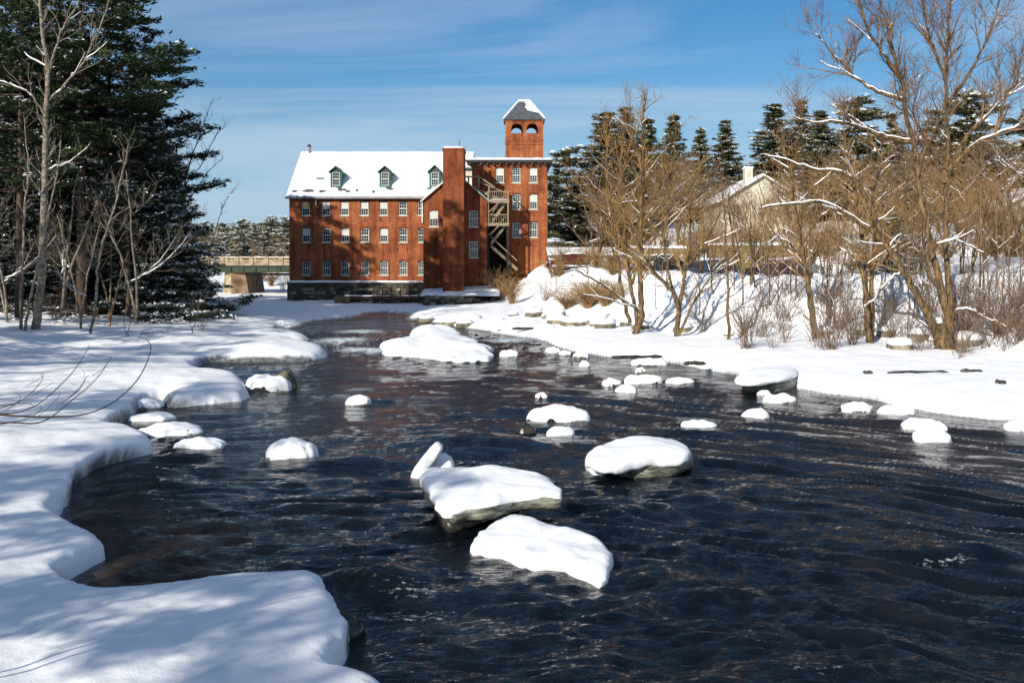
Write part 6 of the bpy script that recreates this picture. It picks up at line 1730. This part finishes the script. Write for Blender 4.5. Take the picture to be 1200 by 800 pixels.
    # long snow island near the rapids
    o = px_out([(444, 401), (460, 393), (490, 386), (530, 385), (555, 390), (579, 401), (575, 410), (545, 414), (515, 412), (480, 408), (450, 407)], .5)
    c = np.mean(o, axis=0); t = thing('snow_island', 'long humped snow island in the rapids before the mill', 'island', (c[0], c[1], 0))
    blob_obj([(c[0] + (x - c[0]) * .95, c[1] + (y - c[1]) * .95) for x, y in o], -.3, .55, 41, t, 'rock', 'rock', rings=5, loc=c)
    hum = [(G(a_, b_ + 8, .3), r1, r2, hh) for a_, b_, r1, r2, hh in ((493, 381, 1.6, 2.4, .95), (526, 379, 1.4, 2.0, .85), (548, 400, 2.2, 1.4, .35), (463, 395, 1.6, 1.6, .35), (512, 393, 1.0, 1.4, .35))]
    def hfn(x, y):
        z = 0
        for g, r1, r2, hh in hum: z = z + hh * np.exp(-(((x - g[0]) / r1) ** 2 + ((y - g[1]) / r2) ** 2) ** 1.6)
        return z + .14 * fbm(x * .8, y * .6, 4, 19)
    blob_obj(o, -.05, .42, 67, t, 'snow_cap', 'snow', rings=26, p=3.2, noise=.10, under=.02, loc=c, seg=150, crisp=True, warp=.16, lift=.16, hf=hfn)
    g = G(556, 379, .2); blob_obj(ell(g[0], g[1], 1.5, 1.3, 4), -.05, .5, 68, t, 'snow_hump', 'snow', rings=9, p=2.6, noise=.2, loc=c, seg=40, warp=.14, lift=.2)
    # boulder with bare side at the end of the left point: brown rock face
    cx_, cy_ = G(331, 455, 0); t = thing('bare_boulder', 'bare brown boulder face under the snow at tip of the left point', 'rock', (cx_, cy_, 0))
    blob_obj(ell(cx_, cy_ + .3, .55, .8, 9), -.3, .95, 77, t, 'rock', 'rock', rings=8, p=2.5, loc=(cx_, cy_), seg=30)
big_pieces()

# dark logs / ice edges showing in the right snow shelf
for k, (xa, xb, py, lab) in enumerate([(1037, 1112, 440, 'long dark log half buried in the right snow shelf'), (1009, 1020, 438, 'short dark log end showing left of the long buried log'), (1122, 1146, 441, 'thin dark log end right of the long buried log'), (800, 826, 421, 'dark timber edge under snow left of the smooth dome'),
                                       (600, 648, 384, 'dark log at the far right shore near the rapids'), (716, 775, 414, 'thin dark ice ledge along the far right shelf'), (1163, 1174, 452, 'dark stone poking from the shelf at right edge')]):
    Y = G(600, py, .55)[1]; x0 = (xa - 600) / FPX * Y; x1 = (xb - 600) / FPX * Y
    z = ground_z((x0 + x1) / 2, Y) if k not in (3, 5) else LIP
    rng = np.random.RandomState(k); n = 9; tt = np.linspace(0, 1, n)
    P = np.stack([x0 + (x1 - x0) * tt, np.full(n, Y - .3) + np.cumsum(rng.normal(size=n)) * .02, np.full(n, z + .0) + rng.normal(size=n) * .015], -1)
    t = thing('driftwood_log', lab, 'log', tuple(P[0])); v, q = tubes([(P - P[0], np.r_[.05, np.full(n - 2, .085), .03] * (1.0 + .3 * rng.rand(n)))], 7)
    link('log', mesh_np('log', v, q, None, [M['wet_rock']], smooth=True), t)
# stones on the right bank foot
rk = random.Random(5)
stone_me = []
for k in range(5):
    h = link('tmp', None); bpy.data.objects.remove(h)
    o = blob_obj(ell(0, 0, .5, .4, k + 90), 0, .4, 90 + k, None, 'boulder', 'rock', rings=5, p=2.6, noise=.2, seg=14); stone_me.append(o.data); bpy.data.objects.remove(o)
    o = blob_obj(ell(0, 0, .5, .4, k + 90), .28, .2, 95 + k, None, 'snow_cap', 'snow', rings=5, p=2.6, noise=.1, seg=14); stone_me.append(o.data); bpy.data.objects.remove(o)
for k in range(34):
    px = rk.choice([rk.uniform(600, 760), rk.uniform(600, 1150)]); py = 372 + (px - 600) * .075 + rk.uniform(-12, 4)
    b = hit(px, py); j = rk.randrange(5)
    t = thing('bank_stone', 'brown stone at foot of the right bank ' + landmark(px), 'stone', (b[0], b[1], b[2] - .12), rk.uniform(0, 6), 'stones at the foot of the right bank', rk.uniform(.6, 1.8))
    link('boulder', stone_me[2 * j], t); link('snow_cap', stone_me[2 * j + 1], t)
# shore snow lumps left of the right bank, near the rubble wall
for k in range(16):
    px = 500 + k * 9 + rk.uniform(-3, 3); py = 371 + (px - 500) * .13 + rk.uniform(-3, 5); g = G(px, py, .2)
    t = thing('shore_boulder', 'snow capped boulder along the shore between rubble wall and right bank', 'rock', (g[0], g[1], 0), rk.uniform(0, 6), 'boulders along the far shore', rk.uniform(.8, 1.9)); j = rk.randrange(5)
    link('boulder', stone_me[2 * j], t); link('snow_cap', stone_me[2 * j + 1], t)

# ------------------------------------------------------------------ road side: cars, wall, sheds, houses
def car_meshes(paint):
    L, Wd = 4.5, 1.78
    prof = [(-2.25, .35), (-2.25, .85), (-2.0, .98), (-1.15, 1.05), (-.55, 1.58), (.1, 1.68), (1.25, 1.65), (1.95, 1.15), (2.22, 1.05), (2.25, .40), (-2.25, .35)][:-1]
    b = MB(); n = len(prof)
    for s in (-1, 1):
        for i, (x, z) in enumerate(prof): b.v.append((x, s * (Wd / 2 - (.16 if z > 1.2 else 0)), z))
    for i in range(n):
        j = (i + 1) % n; b.q.append((i, j, n + j, n + i)); b.qm.append(0)
    low = [0, 1, 2, 3, 7, 8, 9]; hi = [3, 4, 5, 6, 7]
    for s, o in ((0, 0), (1, n)):
        for poly in (low, hi):
            for k in range(1, len(poly) - 1): b.t.append((o + poly[0], o + poly[k], o + poly[k + 1])); b.tm.append(0)
    body = b.mesh('body', [paint])
    g = MB()
    for s in (-1, 1):
        y = s * (Wd / 2 - .10)
        g.quad((-.98, s * (Wd / 2 - .03), 1.10), (.10, s * (Wd / 2 - .03), 1.10), (.10, s * (Wd / 2 - .145), 1.56), (-.50, s * (Wd / 2 - .145), 1.52)); g.quad((.18, s * (Wd / 2 - .03), 1.10), (1.72, s * (Wd / 2 - .03), 1.15), (1.22, s * (Wd / 2 - .145), 1.56), (.18, s * (Wd / 2 - .145), 1.57))
    g.quad((-1.18, -.68, 1.08), (-1.18, .68, 1.08), (-.62, .62, 1.55), (-.62, -.62, 1.55)); g.quad((1.98, -.68, 1.2), (1.98, .68, 1.2), (1.33, .62, 1.62), (1.33, -.62, 1.62))
    glass = g.mesh('side_glass', [M['glass']])
    w = MB(); w.cyl((0, -.11, 0), .33, .22, 16, 'y'); tyre = w.mesh('tyre', [M['tyre']])
    w = MB(); w.cyl((0, -.125, 0), .19, .25, 12, 'y'); rim = w.mesh('rim', [M['rim']])
    h = MB(); h.box(-.05, .05, -.18, .18, -.08, .08); lamp = h.mesh('headlight', [M['lamp']]); h = MB(); h.box(-.05, .05, -.12, .12, -.1, .1); tail = h.mesh('tail_light', [M['tail']])
    return body, glass, tyre, rim, lamp, tail
def car(px, py, Y, rz, paint, lab, snowtop=.12):
    x = (px - 600) / FPX * Y; z = ground_z(x, Y)
    body, glass, tyre, rim, lamp, tail = car_meshes(paint)
    t = thing('parked_car', lab, 'car', (x, Y, z), rz, 'cars parked along the road above the bank')
    link('body', body, t); link('side_glass', glass, t)
    for sx in (-1.4, 1.4):
        for sy in (-.82, .82):
            w = link('wheel', tyre, t); w.location = (sx, sy, .33); link('rim', rim, w)
    for sy in (-.62, .62):
        o = link('headlight', lamp, t); o.location = (-2.23, sy, .78); o = link('tail_light', tail, t); o.location = (2.23, sy, .9)
    if snowtop:
        c = snow_slab('roof_snow', lambda u, v: np.stack([-.5 + 1.7 * u, -.62 + 1.24 * v, 1.60 + .07 * np.sin(u * 3)], -1), 10, 8, snowtop, t)
def paint(name, c, ): return mat(name, c, rough=.3, spec=.6)
pz = 80
car(832, 318, 80, math.radians(8), paint('blue_grey_paint', (.03, .045, .07)), 'dark blue grey hatchback behind the slender tree on the road')
car(905, 320, 79, math.radians(-6), paint('dark_red_paint', (.03, .016, .016)), 'dark maroon car parked right of the blue grey hatchback')
car(770, 320, 84, math.radians(4), paint('black_paint', (.012, .014, .018)), 'black car left of the blue grey hatchback')
car(668, 328, 100, math.radians(12), paint('deep_red_paint', (.07, .010, .009)), 'small dark red car parked nearest the mill')
car(925, 318, 84, math.radians(-3), paint('grey_paint', (.10, .11, .12)), 'grey car behind the maroon car')

def shed(px0, px1, pyt, pyb, Y, lab, dep=5):
    x0, x1 = (px0 - 600) / FPX * Y, (px1 - 600) / FPX * Y; z1 = CAMH - (pyt - HZ) / FPX * Y; z0 = ground_z((x0 + x1) / 2, Y + 2) - .3
    t = thing('open_shed', lab, 'shed', ((x0 + x1) / 2, Y, z0)); c = (x0 + x1) / 2; hw = (x1 - x0) / 2; zz = z1 - z0
    n = 6
    for k in range(n + 1):
        b = MB(); xx = -hw + 2 * hw * k / n; b.box(xx - .1, xx + .1, 0, .2, 0, zz - .8); b.build('post', [M['wood']], t)
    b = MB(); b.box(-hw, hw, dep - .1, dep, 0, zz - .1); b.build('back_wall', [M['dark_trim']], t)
    b = MB(); b.quad((-hw - .3, -.4, zz - .8), (hw + .3, -.4, zz - .8), (hw + .3, dep + .3, zz), (-hw - .3, dep + .3, zz)); b.box(-hw - .3, hw + .3, -.45, -.39, zz - .95, zz - .75); rf = b.build('roof', [M['slate']], t)
    b = MB(); b.quad((-hw - .3, -.3, zz - .72), (hw + .3, -.3, zz - .72), (hw + .3, dep + .3, zz + .12), (-hw - .3, dep + .3, zz + .12)); b.quad((-hw - .3, -.3, zz - .78), (hw + .3, -.3, zz - .78), (hw + .3, -.3, zz - .64), (-hw - .3, -.3, zz - .64)); b.build('snow', [M['snow']], rf)
shed(645, 726, 290.5, 312, 104, 'long low open shed with snowy roof right of the mill block')
shed(648, 712, 303, 320, 99, 'lower snow roofed shed in front of the long shed')
def retaining(px0, px1, pyt, pyb, Y, lab, m='concrete_stained'):
    x0, x1 = (px0 - 600) / FPX * Y, (px1 - 600) / FPX * Y; z1 = CAMH - (pyt - HZ) / FPX * Y; z0 = CAMH - (pyb - HZ) / FPX * Y - .8
    t = thing('retaining_wall', lab, 'wall'); n = max(2, int((x1 - x0) / 1.6)); rows_ = 4
    for r in range(rows_):
        for k in range(n):
            a, c = x0 + (x1 - x0) * k / n, x0 + (x1 - x0) * (k + 1) / n; za, zb = z0 + (z1 - z0) * r / rows_, z0 + (z1 - z0) * (r + 1) / rows_
            j = rr.uniform(-.03, .03); b = MB(); b.box(a + .02, c - .02, Y + j, Y + .5, za + .015, zb - .015); b.build('block', [M[m]], t)
    b = MB(); b.box(x0, x1, Y + .08, Y + 1.2, z0, z1 - .05); b.build('core', [M['dark_stone']], t)
    snow_slab('wall_snow', lambda u, v: np.stack([x0 + (x1 - x0) * u, Y - .1 + 1.5 * v, np.full_like(u, z1)], -1), 40, 8, .25, t)
M['olive_wall'] = mat('olive_stained_wall', (.13, .09, .035), (.27, .20, .09), 1.2, bump=.4)
retaining(831, 948, 287.5, 306, 87, 'long brown block retaining wall above the parked cars', 'olive_wall')
retaining(738, 806, 291, 303, 91, 'shorter brown retaining wall seen through the vase shaped tree', 'olive_wall')

def house(px0, px1, py_eave, py_ridge, py_base, Y, lab, chim=True, dep=12, ridge_px=None):
    x0, x1 = (px0 - 600) / FPX * Y, (px1 - 600) / FPX * Y; Zf = lambda p: CAMH - (p - HZ) / FPX * Y
    z0, ze, zr = Zf(py_base) - 1.5, Zf(py_eave), Zf(py_ridge); xm = (x0 + x1) / 2
    t = thing('house', lab, 'house', (xm, Y, z0)); hw = (x1 - x0) / 2; he, hr = ze - z0, zr - z0
    b = MB(); wn_ = []
    for row in (0, 1):
        for k in range(3):
            a = hw * 2 * (k + .5) / 3
            if he - 2.0 - row * 2.9 > .5: wn_.append((a - .45, a + .45, he - 2.0 - row * 2.9, he - .5 - row * 2.9, 0))
    wall(b, (-hw, 0), (1, 0), 2 * hw, 0, he, wn_, .2); b.tri((-hw, 0, he), (hw, 0, he), (0, 0, hr))
    b.quad((-hw, dep, 0), (-hw, 0, 0), (-hw, 0, he), (-hw, dep, he)); b.quad((hw, 0, 0), (hw, dep, 0), (hw, dep, he), (hw, 0, he)); b.quad((hw, dep, 0), (-hw, dep, 0), (-hw, dep, he), (hw, dep, he)); b.tri((hw, dep, he), (-hw, dep, he), (0, dep, hr))
    w_ = b.build('wall', [M['cream_paint']], t)
    k_ = 0
    zz = .28
    while zz < he:
        s = MB()
        segs = [(-hw, hw)]
        for (a, c, o0, o1, _) in wn_:
            if o0 - .1 < zz < o1 + .1:
                segs = [g for q in segs for g in ((q[0], min(q[1], a - hw)), (max(q[0], c - hw), q[1])) if g[1] - g[0] > .05]
        for q in segs: s.box(q[0], q[1], -.03, -.002, zz, zz + .05)
        s.build('clapboard', [M['cream_paint']], w_); zz += .55
    for (a, c, o0, o1, _) in wn_: window(t, (a + c) / 2 - hw, 0, o0, c - a, o1 - o0, 2, 2, 0, True, False, 'dark_trim')
    b = MB(); sl = (hr - he) / hw; e = .5
    for s in (-1, 1):
        p = [(0, -e, hr + .05), (s * (hw + e), -e, he - e * sl + .05), (s * (hw + e), dep + e, he - e * sl + .05), (0, dep + e, hr + .05)]
        b.quad(*p, 0); up = [(a, c, d + .28) for a, c, d in p]; b.quad(*up, 1); b.quad(p[0], p[1], (p[1][0], p[1][1], p[1][2] + .12), (p[0][0], p[0][1], p[0][2] + .12), 2); b.quad(*[(q_[0], q_[1] + .001, q_[2] + .12) for q_ in p[:2]], up[1], up[0], 1); b.quad(p[1], p[2], up[2], up[1], 1)
    rf = b.build('roof', [M['slate'], M['snow'], M['white_paint']], t)
    if chim:
        b = MB(); b.box(-1.5, -.6, 2, 3, hr - 1.5, hr + 1.1); b.build('chimney', [M['cream_paint']], rf)
        b = MB(); b.box(-1.55, -.55, 1.95, 3.05, hr + 1.1, hr + 1.3); b.build('chimney_cap', [M['snow']], rf)
house(849, 938, 234, 207, 262, 112, 'cream clapboard house with snowy gable roof on the hillside')
house(1172, 1262, 245, 222, 262, 100, 'pale house with snow covered roof at the right photo edge', chim=False)
# utility wires beyond the bridge, and pole
t = thing('utility_pole', 'wooden utility pole among trees beyond the bridge', 'pole', (-70, 170, 2))
b = MB(); b.cyl((0, 0, 0), .14, 11, 8); b.box(-1.1, 1.1, -.06, .06, 9.6, 9.8); b.build('pole', [M['wood']], t)
for k, py in enumerate((262.5, 269)):
    Z0 = CAMH - (py - HZ) / FPX * 168; P = np.stack([np.linspace(-95, -20, 12), np.full(12, 168.), Z0 + .25 * ((np.linspace(-1, 1, 12)) ** 2)], -1)
    v, q = tubes([(P, np.full(12, .035))], 4); tag(link('overhead_wire', mesh_np('overhead_wire', v, q, None, [M['wire']])), ('upper' if k == 0 else 'lower') + ' overhead wire crossing the sky above the bridge', 'wire', 'overhead wires')

# ------------------------------------------------------------------ near branch hanging in from the left
def near_branch():
    Y = 9.5
    P = lambda pts, r0, r1, k=True: px_limb(pts, Y, r0, r1, None, k)
    base = W(-160, 520, Y)
    limbs = [P([(-200, 480), (-60, 484), (0, 489), (40, 492), (85, 490), (120, 476), (150, 448), (166, 415), (164, 401), (155, 396)], .013, .0035, False),
             P([(-200, 480), (-60, 484), (0, 488), (30, 478), (60, 452), (80, 430), (97, 406)], .010, .003, False),
             P([(-60, 490), (0, 478), (18, 468), (36, 448), (38, 442)], .008, .002, False),
             P([(-60, 484), (0, 477), (30, 478)], .006, .004, False),
             P([(-160, 520), (-60, 500), (0, 498), (30, 500), (48, 492), (72, 472), (90, 458), (108, 440), (123, 420)], .011, .003, False),
             P([(72, 472), (82, 460), (88, 446), (96, 442)], .004, .002, False), P([(80, 466), (86, 450), (86, 433)], .004, .002, False), P([(30, 452), (36, 445), (38, 440)], .003, .002, False),
             P([(28, 469), (42, 456), (53, 450)], .003, .002, False), P([(45, 487), (56, 468), (56, 458)], .003, .002, False), P([(108, 440), (112, 432), (114, 426)], .003, .002, False),
             P([(-160, 520), (-40, 505), (0, 499), (20, 494), (35, 484), (38, 480)], .007, .002, False), P([(-40, 505), (0, 482), (4, 477), (10, 470), (8, 462)], .005, .002, False), P([(0, 410), (-30, 430), (-80, 470), (-160, 520)], .002, .008, False)]
    # the shrub these stems grow from, outside the frame
    g = W(-330, 700, Y); gz = ground_z(g[0], g[1])
    limbs.insert(0, ([np.array([g[0], g[1], gz - .1]), np.array([g[0] + .3, g[1], gz + .7]), W(-200, 480, Y)], [.03, .022, .014], False))
    limbs.insert(1, ([np.array([g[0], g[1], gz - .1]), np.array([g[0] + .4, g[1], gz + .5]), W(-160, 520, Y)], [.025, .02, .012], False))
    rng = np.random.RandomState(3)
    t = thing('near_shrub', 'thin dark bare twigs arching in from the left edge over the snow', 'shrub', (g[0], g[1], gz))
    th = []
    for L in limbs:
        A, R = resample(L[0], L[1], max(8, len(L[0]) * 4)); A = A + np.array([0, 1, 0]) * np.sin(np.linspace(0, 2.5, len(A)))[:, None] * .25
        th.append((A - np.array([g[0], g[1], gz]), R * .85))
    v, q = tubes(th, 6); link('stems', mesh_np('stems', v, q, None, [M['dark_twig']], smooth=True), t)
near_branch()
